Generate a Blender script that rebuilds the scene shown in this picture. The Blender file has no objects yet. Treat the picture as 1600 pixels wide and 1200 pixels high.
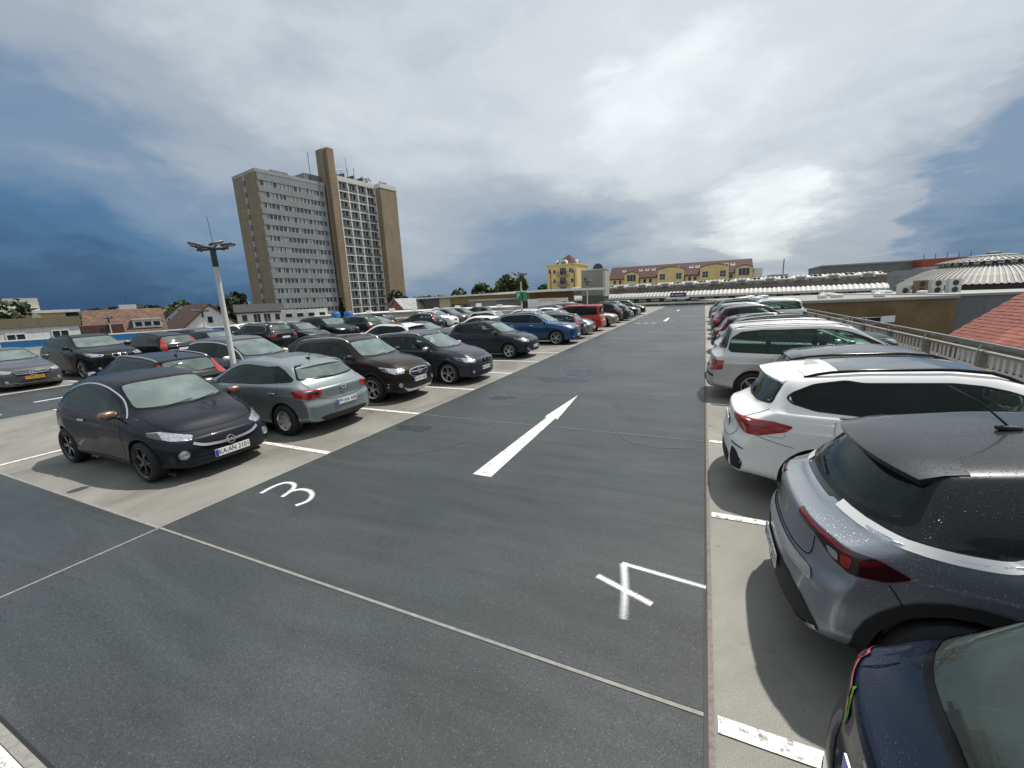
import bpy, bmesh, math, random
import numpy as np
from mathutils import Vector, Matrix
from mathutils.bvhtree import BVHTree
from mathutils.interpolate import poly_3d_calc
from mathutils.geometry import delaunay_2d_cdt
random.seed(7)
SC = bpy.context.scene
# ---------------------------------------------------------------- camera (x right, y down the parking lane, z up, deck at z = 0)
cam = bpy.data.cameras.new('camera'); cam_o = bpy.data.objects.new('camera', cam); SC.collection.objects.link(cam_o)
AX = ((0.90927563, 0.41402987, -0.04239225), (0.04710359, -0.20357615, -0.97792536), (-0.41352036, 0.88720686, -0.20460912))
M4 = Matrix.Identity(4)
for i in range(3):
    M4[i][0] = AX[0][i]; M4[i][1] = -AX[1][i]; M4[i][2] = -AX[2][i]
M4.translation = Vector((0, 0, 2.5)); cam_o.matrix_world = M4
cam.sensor_width = 36; cam.sensor_fit = 'HORIZONTAL'; cam.lens = 36 * 645 / 1600; cam.clip_start = .05; cam.clip_end = 4000
SC.camera = cam_o
# ---------------------------------------------------------------- sky and sun
SUN_AZ, SUN_EL = math.radians(30), math.radians(64)      # clockwise from the lane direction
sun = bpy.data.lights.new('sun', 'SUN'); sun_o = bpy.data.objects.new('sun', sun); SC.collection.objects.link(sun_o)
sun.energy = 4.3; sun.angle = math.radians(1.2); sun.color = (1, .955, .88)
sdir = Vector((math.sin(SUN_AZ) * math.cos(SUN_EL), math.cos(SUN_AZ) * math.cos(SUN_EL), math.sin(SUN_EL)))
sun_o.rotation_euler = sdir.to_track_quat('Z', 'Y').to_euler(); sun_o.location = (30, 30, 60)
W = bpy.data.worlds.new('World'); SC.world = W; W.use_nodes = True
def build_sky():
    nt = W.node_tree; N = nt.nodes; Lk = nt.links.new; bg = N['Background']
    sky = N.new('ShaderNodeTexSky'); sky.sky_type = 'NISHITA'; sky.sun_disc = False
    sky.sun_elevation = SUN_EL; sky.sun_rotation = SUN_AZ; sky.air_density = 1.2; sky.dust_density = 2
    tc = N.new('ShaderNodeTexCoord'); D = tc.outputs['Generated']
    def m(op, a, b=None, c=None, clamp=False):
        n = N.new('ShaderNodeMath'); n.operation = op; n.use_clamp = clamp
        for i, v in enumerate((a, b, c)):
            if v is None: continue
            if isinstance(v, (int, float)): n.inputs[i].default_value = v
            else: Lk(v, n.inputs[i])
        return n.outputs[0]
    def lobe(az, el, w):
        a, e = math.radians(az), math.radians(el)
        n = N.new('ShaderNodeVectorMath'); n.operation = 'DOT_PRODUCT'; Lk(D, n.inputs[0]); n.inputs[1].default_value = (math.sin(a) * math.cos(e), math.cos(a) * math.cos(e), math.sin(e))
        return m('EXPONENT', m('MULTIPLY', m('SUBTRACT', n.outputs['Value'], 1), 1 / (1 - math.cos(math.radians(w)))))
    sp = N.new('ShaderNodeSeparateXYZ'); Lk(D, sp.inputs[0]); X, Y, Z = sp.outputs
    zz = m('ADD', m('MAXIMUM', Z, 0), .28)
    cb = N.new('ShaderNodeCombineXYZ'); Lk(m('DIVIDE', X, zz), cb.inputs[0]); Lk(m('DIVIDE', Y, zz), cb.inputs[1]); Lk(m('MULTIPLY', Z, 2.0), cb.inputs[2])
    def noise(scale, det, rough, dist, off):
        mp = N.new('ShaderNodeMapping'); Lk(cb.outputs[0], mp.inputs[0]); mp.inputs['Location'].default_value = off
        n = N.new('ShaderNodeTexNoise'); n.inputs['Scale'].default_value = scale; n.inputs['Detail'].default_value = det; n.inputs['Roughness'].default_value = rough; n.inputs['Distortion'].default_value = dist
        Lk(mp.outputs[0], n.inputs[0]); return m('SUBTRACT', n.outputs['Fac'], .5)
    n1 = noise(1.1, 5, .52, .5, (3.1, 1.7, 0)); n2 = noise(4.5, 6, .58, .4, (0.4, 6.2, 0)); n3 = noise(2.2, 6, .6, .2, (8, 2, 1))
    # warp the big masses with the noise so that their edges billow
    wv = N.new('ShaderNodeVectorMath'); wv.operation = 'ADD'
    cbw = N.new('ShaderNodeCombineXYZ'); Lk(m('MULTIPLY', n3, .34), cbw.inputs[0]); Lk(m('MULTIPLY', n2, .16), cbw.inputs[1]); Lk(m('MULTIPLY', n1, .30), cbw.inputs[2])
    Lk(D, wv.inputs[0]); Lk(cbw.outputs[0], wv.inputs[1]); nv = N.new('ShaderNodeVectorMath'); nv.operation = 'NORMALIZE'; Lk(wv.outputs[0], nv.inputs[0]); D0 = D
    D = nv.outputs[0]
    t = m('ADD', .745, m('MULTIPLY', n1, .20)); t = m('ADD', t, m('MULTIPLY', n2, .16))
    for az, el, w, k in SKY_LOBES: t = m('ADD', t, m('MULTIPLY', lobe(az, el, w), k))
    t = m('SUBTRACT', t, m('MULTIPLY', m('EXPONENT', m('MULTIPLY', m('MAXIMUM', Z, 0), -6.5)), .17))      # the air near the horizon is thick with rain
    for az, el, w, k in SKY_BANKS:      # cloud banks with a crisp billowing edge
        t = m('ADD', t, m('MULTIPLY', m('MULTIPLY_ADD', m('SUBTRACT', lobe(az, el, w), .45), 3.2, .5, clamp=True), k))
    r = N.new('ShaderNodeValToRGB'); cr = r.color_ramp; cr.interpolation = 'EASE'
    cols = [(0, (.016, .070, .17)), (.22, (.055, .145, .275)), (.42, (.17, .255, .37)), (.60, (.35, .40, .465)), (.80, (.62, .66, .685)), (1.0, (.92, .945, .95))]
    cr.elements[0].position = 0; cr.elements[0].color = (*cols[0][1], 1); cr.elements[1].position = 1; cr.elements[1].color = (*cols[-1][1], 1)
    for p, c in cols[1:-1]: e = cr.elements.new(p); e.color = (*c, 1)
    Lk(m('ADD', t, 0, clamp=True), r.inputs[0])
    sc = N.new('ShaderNodeVectorMath'); sc.operation = 'SCALE'; Lk(r.outputs[0], sc.inputs[0]); sc.inputs['Scale'].default_value = 10
    mix = N.new('ShaderNodeMix'); mix.data_type = 'RGBA'; mix.inputs['Factor'].default_value = .90
    Lk(sky.outputs[0], mix.inputs['A']); Lk(sc.outputs[0], mix.inputs['B']); Lk(mix.outputs['Result'], bg.inputs['Color']); bg.inputs['Strength'].default_value = .10
# cloud masses: heading, elevation, angular size, brightness
SKY_LOBES = [(-76, -5, 20, -.58), (-78, 9, 19, -.16), (-52, 0, 12, -.28), (-22, 3, 14, -.26), (-8, 20, 13, .10), (-20, 15, 8, .08), (14, 30, 20, .03), (25, 4, 9, -.16), (7, 7, 5, .17), (-39, 7, 6, .10), (3, 0, 7, -.10)]
SKY_BANKS = [(25.5, 7, 7.5, -.17), (-14, 5, 9, -.06), (-4, 21, 10, .06), (6.5, 8, 5, .10)]
build_sky()
W.cycles.sampling_method = 'MANUAL'; W.cycles.sample_map_resolution = 256
SC.view_settings.view_transform = 'Standard'; SC.view_settings.look = 'None'; SC.view_settings.exposure = 0.18; SC.view_settings.gamma = 1.0
SC.cycles.max_bounces = 7; SC.cycles.transparent_max_bounces = 10; SC.cycles.caustics_reflective = False; SC.cycles.caustics_refractive = False
# ---------------------------------------------------------------- materials
MATS = {}
def nmat(name):
    m = bpy.data.materials.new(name); m.use_nodes = True
    nt = m.node_tree
    return m, nt, nt.nodes['Principled BSDF']
def simple(name, col, rough=0.5, metal=0.0, coat=0.0, spec=0.5, noise=0.0, nscale=8.0, bump=0.0, bscale=60.0, emit=None):
    if name in MATS: return MATS[name]
    m, nt, p = nmat(name)
    p.inputs['Base Color'].default_value = (*col, 1); p.inputs['Roughness'].default_value = rough
    p.inputs['Metallic'].default_value = metal; p.inputs['Coat Weight'].default_value = coat
    p.inputs['Coat Roughness'].default_value = 0.04
    p.inputs['Specular IOR Level'].default_value = spec
    if emit:
        p.inputs['Emission Color'].default_value = (*emit[:3], 1); p.inputs['Emission Strength'].default_value = emit[3]
    tc = None
    if noise > 0 or bump > 0:
        tc = nt.nodes.new('ShaderNodeTexCoord')
    if noise > 0:
        n = nt.nodes.new('ShaderNodeTexNoise'); n.inputs['Scale'].default_value = nscale; n.inputs['Detail'].default_value = 6
        nt.links.new(tc.outputs['Object'], n.inputs['Vector'])
        r = nt.nodes.new('ShaderNodeMapRange'); r.inputs['From Min'].default_value = 0.25; r.inputs['From Max'].default_value = 0.75
        r.inputs['To Min'].default_value = 1 - noise; r.inputs['To Max'].default_value = 1 + noise
        nt.links.new(n.outputs['Fac'], r.inputs['Value'])
        mx = nt.nodes.new('ShaderNodeVectorMath'); mx.operation = 'SCALE'; mx.inputs[0].default_value = col
        nt.links.new(r.outputs['Result'], mx.inputs['Scale']); nt.links.new(mx.outputs['Vector'], p.inputs['Base Color'])
    if bump > 0:
        n = nt.nodes.new('ShaderNodeTexNoise'); n.inputs['Scale'].default_value = bscale; n.inputs['Detail'].default_value = 4
        nt.links.new(tc.outputs['Object'], n.inputs['Vector'])
        b = nt.nodes.new('ShaderNodeBump'); b.inputs['Strength'].default_value = bump; b.inputs['Distance'].default_value = 0.02
        nt.links.new(n.outputs['Fac'], b.inputs['Height']); nt.links.new(b.outputs['Normal'], p.inputs['Normal'])
    MATS[name] = m
    return m

def paint(name, col, metal=0.35, rough=0.35, drops=0.0, coat=1.0):
    """car lacquer: base coat + clear coat, faint road dust, optional rain drops"""
    key = 'paint_' + name
    if key in MATS: return MATS[key]
    m, nt, p = nmat(key)
    p.inputs['Metallic'].default_value = metal; p.inputs['Roughness'].default_value = rough
    p.inputs['Specular IOR Level'].default_value = .15; p.inputs['Coat Weight'].default_value = coat if max(col) > .06 else .55; p.inputs['Coat Roughness'].default_value = 0.05; p.inputs['Coat IOR'].default_value = 1.36
    tc = nt.nodes.new('ShaderNodeTexCoord')
    n = nt.nodes.new('ShaderNodeTexNoise'); n.inputs['Scale'].default_value = 3.0; n.inputs['Detail'].default_value = 8
    nt.links.new(tc.outputs['Object'], n.inputs['Vector'])
    sep = nt.nodes.new('ShaderNodeSeparateXYZ'); nt.links.new(tc.outputs['Object'], sep.inputs[0])
    mr = nt.nodes.new('ShaderNodeMapRange'); mr.inputs['From Min'].default_value = 0.65; mr.inputs['From Max'].default_value = 0.15
    mr.inputs['To Min'].default_value = 0.004; mr.inputs['To Max'].default_value = 0.05
    nt.links.new(sep.outputs['Z'], mr.inputs['Value'])
    mu = nt.nodes.new('ShaderNodeMath'); mu.operation = 'MULTIPLY'
    nt.links.new(mr.outputs['Result'], mu.inputs[0]); nt.links.new(n.outputs['Fac'], mu.inputs[1])
    mix = nt.nodes.new('ShaderNodeMix'); mix.data_type = 'RGBA'
    mix.inputs['A'].default_value = (*col, 1); mix.inputs['B'].default_value = (0.16, 0.145, 0.125, 1)
    nt.links.new(mu.outputs[0], mix.inputs['Factor']); nt.links.new(mix.outputs['Result'], p.inputs['Base Color'])
    cr = nt.nodes.new('ShaderNodeMapRange'); cr.inputs['To Min'].default_value = 0.02; cr.inputs['To Max'].default_value = 0.08
    nt.links.new(n.outputs['Fac'], cr.inputs['Value']); nt.links.new(cr.outputs['Result'], p.inputs['Coat Roughness'])
    if drops > 0:
        b = drop_bump(nt, tc, drops)
        nt.links.new(b.outputs['Normal'], p.inputs['Coat Normal']); nt.links.new(b.outputs['Normal'], p.inputs['Normal'])
    MATS[key] = m
    return m

def drop_bump(nt, tc, strength, scale=105.0):
    v = nt.nodes.new('ShaderNodeTexVoronoi'); v.inputs['Scale'].default_value = scale; v.inputs['Randomness'].default_value = 1
    nt.links.new(tc.outputs['Object'], v.inputs['Vector'])
    c = nt.nodes.new('ShaderNodeSeparateColor'); nt.links.new(v.outputs['Color'], c.inputs[0])
    # random radius for each cell, many cells hold no drop
    r = nt.nodes.new('ShaderNodeMapRange'); r.inputs['From Min'].default_value = 0.30; r.inputs['To Max'].default_value = 0.42
    nt.links.new(c.outputs[0], r.inputs['Value'])
    s = nt.nodes.new('ShaderNodeMath'); s.operation = 'SUBTRACT'
    nt.links.new(r.outputs['Result'], s.inputs[0]); nt.links.new(v.outputs['Distance'], s.inputs[1])
    mx = nt.nodes.new('ShaderNodeMath'); mx.operation = 'MAXIMUM'; mx.inputs[1].default_value = 0
    nt.links.new(s.outputs[0], mx.inputs[0])
    b = nt.nodes.new('ShaderNodeBump'); b.inputs['Strength'].default_value = strength; b.inputs['Distance'].default_value = 0.012
    nt.links.new(mx.outputs[0], b.inputs['Height'])
    return b

def glass(name, tint, ior=1.55, drops=0.0, haze=0.0):
    """thin tinted pane: film paled to stand in for sky reflection, mixed with mirror by Fresnel"""
    if name in MATS: return MATS[name]
    m = bpy.data.materials.new(name); m.use_nodes = True; nt = m.node_tree
    for n in list(nt.nodes): nt.nodes.remove(n)
    out = nt.nodes.new('ShaderNodeOutputMaterial')
    tr = nt.nodes.new('ShaderNodeBsdfTransparent'); tr.inputs['Color'].default_value = (*tint, 1)
    gl = nt.nodes.new('ShaderNodeBsdfGlossy'); gl.inputs['Roughness'].default_value = 0.02; gl.inputs['Color'].default_value = (0.82, 0.95, 0.93, 1)
    df = nt.nodes.new('ShaderNodeBsdfDiffuse'); df.inputs['Color'].default_value = (0.52, 0.66, 0.625, 1)  # pale teal layer: rain scatter, and sky reflection put into the colour
    tc = nt.nodes.new('ShaderNodeTexCoord')
    fr = nt.nodes.new('ShaderNodeFresnel'); fr.inputs['IOR'].default_value = ior
    a = nt.nodes.new('ShaderNodeMixShader'); nt.links.new(fr.outputs[0], a.inputs[0])
    nz = nt.nodes.new('ShaderNodeTexNoise'); nz.inputs['Scale'].default_value = 2.2; nz.inputs['Detail'].default_value = 7
    nt.links.new(tc.outputs['Object'], nz.inputs['Vector'])
    dm = nt.nodes.new('ShaderNodeMath'); dm.operation = 'MULTIPLY'; dm.inputs[1].default_value = 0.03 + haze
    nt.links.new(nz.outputs['Fac'], dm.inputs[0])
    d = nt.nodes.new('ShaderNodeMixShader'); nt.links.new(dm.outputs[0], d.inputs[0])
    nt.links.new(tr.outputs[0], d.inputs[1]); nt.links.new(df.outputs[0], d.inputs[2])
    nt.links.new(d.outputs[0], a.inputs[1]); nt.links.new(gl.outputs[0], a.inputs[2])
    if drops > 0:
        b = drop_bump(nt, tc, drops)
        nt.links.new(b.outputs['Normal'], gl.inputs['Normal'])
    nt.links.new(a.outputs[0], out.inputs['Surface'])
    MATS[name] = m
    return m

# ---------------------------------------------------------------- objects
COL = bpy.context.scene.collection
def link(name, me, mats=None, parent=None, loc=None, smooth=None):
    o = bpy.data.objects.new(name, me); COL.objects.link(o)
    if mats is not None:
        for m in (mats if isinstance(mats, (list, tuple)) else [mats]): me.materials.append(m)
    if parent is not None: o.parent = parent
    if loc is not None: o.location = loc
    if smooth: me.shade_smooth()
    return o
def mesh(name, vs, fs, mi=None):
    me = bpy.data.meshes.new(name); me.from_pydata([tuple(map(float, v)) for v in vs], [], [tuple(map(int, f)) for f in fs])
    if mi is not None: me.polygons.foreach_set('material_index', mi)
    me.update()
    return me
def tag(o, label, cat, group=None, kind=None):
    if label: o['label'] = label
    if cat: o['category'] = cat
    if group: o['group'] = group
    if kind: o['kind'] = kind
    return o
def empty(name, loc=(0, 0, 0), rz=0, label=None, cat=None, group=None):
    o = bpy.data.objects.new(name, None); COL.objects.link(o)
    o.location = loc; o.rotation_euler = (0, 0, rz); o.empty_display_size = 0.2
    tag(o, label, cat, group)
    return o

class MB:
    """collects simple solids into one mesh"""
    def __init__(s): s.v = []; s.f = []; s.m = []
    def add(s, vs, fs, mi=0):
        b = len(s.v); s.v += [tuple(v) for v in vs]; s.f += [tuple(i + b for i in f) for f in fs]; s.m += [mi] * len(fs)
        return s
    def box(s, a, b, mi=0):
        (x0, y0, z0), (x1, y1, z1) = a, b
        s.add([(x0, y0, z0), (x1, y0, z0), (x1, y1, z0), (x0, y1, z0), (x0, y0, z1), (x1, y0, z1), (x1, y1, z1), (x0, y1, z1)],
              [(0, 3, 2, 1), (4, 5, 6, 7), (0, 1, 5, 4), (1, 2, 6, 5), (2, 3, 7, 6), (3, 0, 4, 7)], mi); return s
    def rbox(s, c, d, r=0.2, n=3, mi=0):
        """rounded box: a superellipsoid-like block"""
        N = 4 * n; M = 2 * n; e = 0.35 if r <= 0.2 else r
        def sp(v): return math.copysign(abs(v) ** e, v)
        vs = []
        for i in range(M + 1):
            ph = -math.pi / 2 + math.pi * i / M
            for j in range(N):
                th = 2 * math.pi * (j + .5) / N
                vs.append((c[0] + d[0] / 2 * sp(math.cos(ph)) * sp(math.cos(th)), c[1] + d[1] / 2 * sp(math.cos(ph)) * sp(math.sin(th)), c[2] + d[2] / 2 * sp(math.sin(ph))))
        fs = [(i * N + j, i * N + (j + 1) % N, (i + 1) * N + (j + 1) % N, (i + 1) * N + j) for i in range(M) for j in range(N)]
        s.add(vs, fs, mi); return s
    def tube(s, pts, r, n=8, mi=0, cap=True):
        pts = [Vector(p) for p in pts]; rings = []
        for i, p in enumerate(pts):
            t = (pts[min(i + 1, len(pts) - 1)] - pts[max(i - 1, 0)]).normalized()
            a = t.cross(Vector((0, 0, 1)))
            if a.length < 1e-3: a = t.cross(Vector((0, 1, 0)))
            a.normalize(); b = t.cross(a)
            rr = r[i] if isinstance(r, (list, tuple)) else r
            ra, rb = rr if isinstance(rr, (list, tuple)) else (rr, rr)
            rings.append([p + a * ra * math.cos(2 * math.pi * k / n) + b * rb * math.sin(2 * math.pi * k / n) for k in range(n)])
        vs = [v for R_ in rings for v in R_]
        fs = [(i * n + k, i * n + (k + 1) % n, (i + 1) * n + (k + 1) % n, (i + 1) * n + k) for i in range(len(pts) - 1) for k in range(n)]
        if cap: fs += [tuple(range(n - 1, -1, -1)), tuple((len(pts) - 1) * n + k for k in range(n))]
        s.add(vs, fs, mi); return s
    def lathe(s, prof, c=(0, 0, 0), axis='Y', n=24, mi=0):
        vs = []
        for (r, h) in prof:
            for k in range(n):
                a = 2 * math.pi * k / n
                if axis == 'Y': vs.append((c[0] + r * math.cos(a), c[1] + h, c[2] + r * math.sin(a)))
                elif axis == 'X': vs.append((c[0] + h, c[1] + r * math.cos(a), c[2] + r * math.sin(a)))
                else: vs.append((c[0] + r * math.cos(a), c[1] + r * math.sin(a), c[2] + h))
        fs = [(i * n + k, i * n + (k + 1) % n, (i + 1) * n + (k + 1) % n, (i + 1) * n + k) for i in range(len(prof) - 1) for k in range(n)]
        s.add(vs, fs, mi); return s
    def prism(s, poly, a, b, axis='Z', mi=0):
        """extrude a polygon between a and b along an axis; poly is in the other two coordinates"""
        n = len(poly)
        def P(p, h):
            return {'Z': (p[0], p[1], h), 'Y': (p[0], h, p[1]), 'X': (h, p[0], p[1])}[axis]
        vs = [P(p, a) for p in poly] + [P(p, b) for p in poly]
        fs = [(i, (i + 1) % n, (i + 1) % n + n, i + n) for i in range(n)] + [tuple(range(n - 1, -1, -1)), tuple(range(n, 2 * n))]
        s.add(vs, fs, mi); return s
    def quad(s, a, b, c, d, mi=0):
        s.add([a, b, c, d], [(0, 1, 2, 3)], mi); return s
    def mesh(s, name): return mesh(name, s.v, s.f, s.m)
    def build(s, name, mats, parent=None, loc=None, smooth=False):
        me = s.mesh(name)
        o = link(name, me, mats, parent, loc)
        if smooth == 'auto':
            me.shade_smooth(); me.set_sharp_from_angle(angle=math.radians(40))
        elif smooth: me.shade_smooth()
        return o

def text_mesh(body, size, bold=0.0, depth=0.0, align='CENTER', width=None):
    cu = bpy.data.curves.new('t', 'FONT'); cu.body = body; cu.size = size; cu.align_x = align; cu.align_y = 'CENTER'
    cu.offset = bold; cu.extrude = depth; cu.resolution_u = 3
    o = bpy.data.objects.new('t', cu); COL.objects.link(o)
    dg = bpy.context.evaluated_depsgraph_get(); dg.update()
    me = bpy.data.meshes.new_from_object(o.evaluated_get(dg))
    bpy.data.objects.remove(o); bpy.data.curves.remove(cu)
    if width:
        xs = [v.co.x for v in me.vertices]
        if xs:
            k = width / max(1e-6, max(xs) - min(xs))
            for v in me.vertices: v.co.x *= k
    me.materials.clear()
    return me
# ---------------------------------------------------------------- car body kit
# cars are built at the origin: +x is forward, y to the left, z up, wheels on z = 0
def curve(pts, sig=0.03):
    pts = sorted(pts); xs = np.array([p[0] for p in pts]); zs = np.array([p[1] for p in pts])
    g = np.arange(xs[0] - 0.3, xs[-1] + 0.3, 0.01); v = np.interp(g, xs, zs)
    if sig > 0:
        k = np.exp(-0.5 * (np.arange(-30, 31) * 0.01 / sig) ** 2); k /= k.sum()
        v = np.convolve(np.pad(v, 30, mode='edge'), k, mode='valid')
    return lambda x: np.interp(x, g, v)
def sstep(t): t = np.clip(t, 0, 1); return t * t * (3 - 2 * t)
def chaikin(P, it=2):
    for _ in range(it):
        Q = [P[0]]
        for a, b in zip(P[:-1], P[1:]): Q += [a * .75 + b * .25, a * .25 + b * .75]
        Q.append(P[-1]); P = np.array(Q)
    return P
def inside(poly, x, y):
    c = False; n = len(poly); j = n - 1
    for i in range(n):
        xi, yi = poly[i]; xj, yj = poly[j]
        if (yi > y) != (yj > y) and x < (xj - xi) * (y - yi) / (yj - yi) + xi: c = not c
        j = i
    return c
def nearest(poly, x, y):
    best = None; n = len(poly)
    for i in range(n):
        ax, ay = poly[i]; bx, by = poly[(i + 1) % n]; dx, dy = bx - ax, by - ay
        t = max(0, min(1, ((x - ax) * dx + (y - ay) * dy) / max(1e-12, dx * dx + dy * dy)))
        px, py = ax + t * dx, ay + t * dy; d = (px - x) ** 2 + (py - y) ** 2
        if best is None or d < best[0]: best = (d, px, py)
    return best
def rounded(poly, r=0.05, n=4):
    """round the corners of a polygon"""
    out = []; N = len(poly)
    for i in range(N):
        p = Vector(poly[i]); a = Vector(poly[i - 1]) - p; b = Vector(poly[(i + 1) % N]) - p
        k = min(r, a.length * .45, b.length * .45)
        A = p + a.normalized() * k; B = p + b.normalized() * k
        for j in range(n + 1):
            t = j / n; out.append(tuple(A * (1 - t) ** 2 + p * 2 * t * (1 - t) + B * t * t))
    return out
def grow(poly, d):
    """offset a polygon outwards by d"""
    N = len(poly); ar = sum(poly[i - 1][0] * poly[i][1] - poly[i][0] * poly[i - 1][1] for i in range(N)); s = 1 if ar > 0 else -1
    out = []
    for i in range(N):
        a, p, b = Vector(poly[i - 1]), Vector(poly[i]), Vector(poly[(i + 1) % N])
        e1 = (p - a); e2 = (b - p)
        if e1.length < 1e-9 or e2.length < 1e-9: out.append(tuple(p)); continue
        e1.normalize(); e2.normalize()
        n1 = Vector((e1.y, -e1.x)) * s; n2 = Vector((e2.y, -e2.x)) * s; m = n1 + n2
        if m.length < 1e-6: m = n1
        m.normalize(); out.append(tuple(p + m * d / max(0.4, m.dot(n1))))
    return out
def clip(poly, a, b):
    """keep the part of the polygon left of the line a->b"""
    out = []; N = len(poly)
    def side(p): return (b[0] - a[0]) * (p[1] - a[1]) - (b[1] - a[1]) * (p[0] - a[0])
    for i in range(N):
        p, q = poly[i], poly[(i + 1) % N]; sp, sq = side(p), side(q)
        if sp >= 0: out.append(p)
        if (sp >= 0) != (sq >= 0):
            t = sp / (sp - sq); out.append((p[0] + t * (q[0] - p[0]), p[1] + t * (q[1] - p[1])))
    return out
def dens(poly, sp):
    out = []; N = len(poly)
    for i in range(N):
        a, b = Vector(poly[i]), Vector(poly[(i + 1) % N]); k = max(1, int((b - a).length / sp))
        out += [tuple(a + (b - a) * (j / k)) for j in range(k)]
    return out

class Shell:
    """the skin of a car: a lofted surface that other parts are projected on"""
    def __init__(S, c):
        S.c = c; L, W, H = c['L'], c['W'] / 2, c['H']
        X = lambda s: L / 2 - s
        S.X = X
        top = curve([(X(s), z) for s, z in c['top']], c.get('sig', 0.03))
        belt = curve([(X(s), z) for s, z in c['belt']], 0.06)
        plan = curve([(X(s), f * W) for s, f in c.get('plan', [(0, .86), (.35, .95), (.9, .995), (1.5, 1), (L - 1.2, 1), (L - .5, .97), (L, .90)])], 0.06)
        bot = curve([(X(s), z) for s, z in c.get('bot', [(0, c['gc'] + .03), (.5, c['gc'] + .01), (1.0, c['gc']), (L - 1.0, c['gc'] + .01), (L - .5, c['gc'] + .05), (L, c['gc'] + .12)])], 0.05)
        S.top, S.belt, S.plan = top, belt, plan
        rw = c.get('roofw', .70) * W; hw = c.get('hoodw', .80); HC = H - c['belt'][len(c['belt']) // 2][1]
        # stations at equal arc length along the top line
        xx = np.linspace(-L / 2 + .02, L / 2 - .02, 800); zz = top(xx)
        al = np.concatenate([[0], np.cumsum(np.hypot(np.diff(xx), np.diff(zz)))])
        n = int(al[-1] / c.get('res', .05)); st = np.interp(np.linspace(0, al[-1], n), al, xx)
        rnd = c.get('rnd', .05)
        secs = []
        flare = c.get('flare', .012)
        def section(x):
            zt, zb, zl, w = float(top(x)), float(bot(x)), float(belt(x)), float(plan(x))
            zl = min(zl, zt - .015)
            hc = zt - zl; q = float(sstep(hc / (HC * .95)))
            ys = hw * w * (1 - q) + rw * q; dr = min(.075, .02 + hc * .2)
            q2 = float(sstep(hc / .12))
            f = min(1.0, max(.4, (zl - zb) / .72))
            P = [(0, zb), (w * .80, zb), (w * .94, zb + .03), (w * .985, zb + .095 * f), (w * .974, zb + .20 * f), (w * .992, zb + .52 * (zl - zb)), (w * 1.0, zl - .195 * f), (w * .993, zl - .178 * f), (w * .975, zl - .055), (w * (.955 - .015 * (1 - q2)), zl - .004)]
            y0, z0 = w * (.925 - .035 * (1 - q2)), zl + .012 * q2
            P.append((y0, z0))
            z9 = zt - dr
            P.append((y0 + (ys - y0) * .45 + .012 * q, z0 + (z9 - z0) * .5))
            P.append((ys, max(z9, z0 + .001)))
            P.append((ys - .07, zt - dr * .42)); P.append((ys * .55, zt - dr * .12)); P.append((0, zt))
            return chaikin(np.array(P), 2)
        for x in st: secs.append((x, section(x)))
        def ends(x, sg, sec):
            out = []; cy = 0; cz = (sec[:, 1].min() + sec[:, 1].max()) / 2; hy = sec[:, 0].max(); hz = (sec[:, 1].max() - sec[:, 1].min()) / 2
            for a in (25, 50, 72, 90):
                ins = rnd * (1 - math.cos(math.radians(a))); s2 = sec.copy()
                s2[:, 0] *= (hy - ins) / hy; s2[:, 1] = cz + (s2[:, 1] - cz) * (hz - ins) / hz
                out.append((x + sg * rnd * .6 * math.sin(math.radians(a)), s2))
            return out
        first = ends(st[0], -1, secs[0][1])[::-1]; last = ends(st[-1], 1, secs[-1][1])
        secs = first + secs + last
        M = secs[0][1].shape[0]
        K = 12
        def capgrid(sec):
            zb, zt = sec[0, 1], sec[-1, 1]; t = np.linspace(0, 1, M)
            ctr = np.stack([np.zeros(M), zb + (zt - zb) * sstep(t)], 1)
            return [ctr + (sec - ctr) * (k / K) for k in range(K - 1, -1, -1)]
        xs0 = secs[0][0]; xs1 = secs[-1][0]
        rows = [(xs0, g) for g in capgrid(secs[0][1])[::-1]] + secs + [(xs1, g) for g in capgrid(secs[-1][1])]
        bf, br = c.get('bow', (.24, .16)); xa = c.get('bowx', (0.1, -0.5))
        ff = curve([(z, d) for z, d in c.get('face', [(.1, -.06), (.3, 0), (.5, 0), (.7, -.04), (1.0, -.16)])], .03)
        fr = curve([(z, d) for z, d in c.get('tail', [(.1, .08), (.35, .0), (.6, 0), (.75, .04), (1.0, .10)])], .02)
        V = []
        for x, g in rows:
            w = float(plan(x))
            wf = float(sstep((x - xa[0]) / (L / 2 - xa[0]))) if x > xa[0] else 0
            wr_ = float(sstep((xa[1] - x) / (L / 2 + xa[1]))) if x < xa[1] else 0
            kf = float(sstep((x - (L / 2 - .45)) / .45)); kr = float(sstep((-L / 2 + .40 - x) / .40))
            t = np.clip(g[:, 0] / W, 0, 1.05)
            dx = -bf * wf * (.35 * t ** 2 + .65 * t ** 4) + br * wr_ * (.35 * t ** 2 + .65 * t ** 4)
            dx = dx + kf * ff(g[:, 1]) + kr * fr(g[:, 1])
            V.append(np.stack([x + dx, g[:, 0], g[:, 1]], 1))
        V = np.array(V); N = V.shape[0]
        # mirror: the columns run bottom centre .. top centre on the left, back down on the right
        full = np.concatenate([V, V[:, -2:0:-1] * np.array([1, -1, 1])], axis=1); C = full.shape[1]
        vs = full.reshape(-1, 3)
        fs = [(i * C + j, i * C + (j + 1) % C, (i + 1) * C + (j + 1) % C, (i + 1) * C + j) for i in range(N - 1) for j in range(C)]
        S.v, S.f = vs, fs
        me = mesh('body', vs, fs); bm = bmesh.new(); bm.from_mesh(me)
        bmesh.ops.remove_doubles(bm, verts=bm.verts, dist=1e-5); bmesh.ops.recalc_face_normals(bm, faces=bm.faces)
        bm.to_mesh(me); bm.free()
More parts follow.
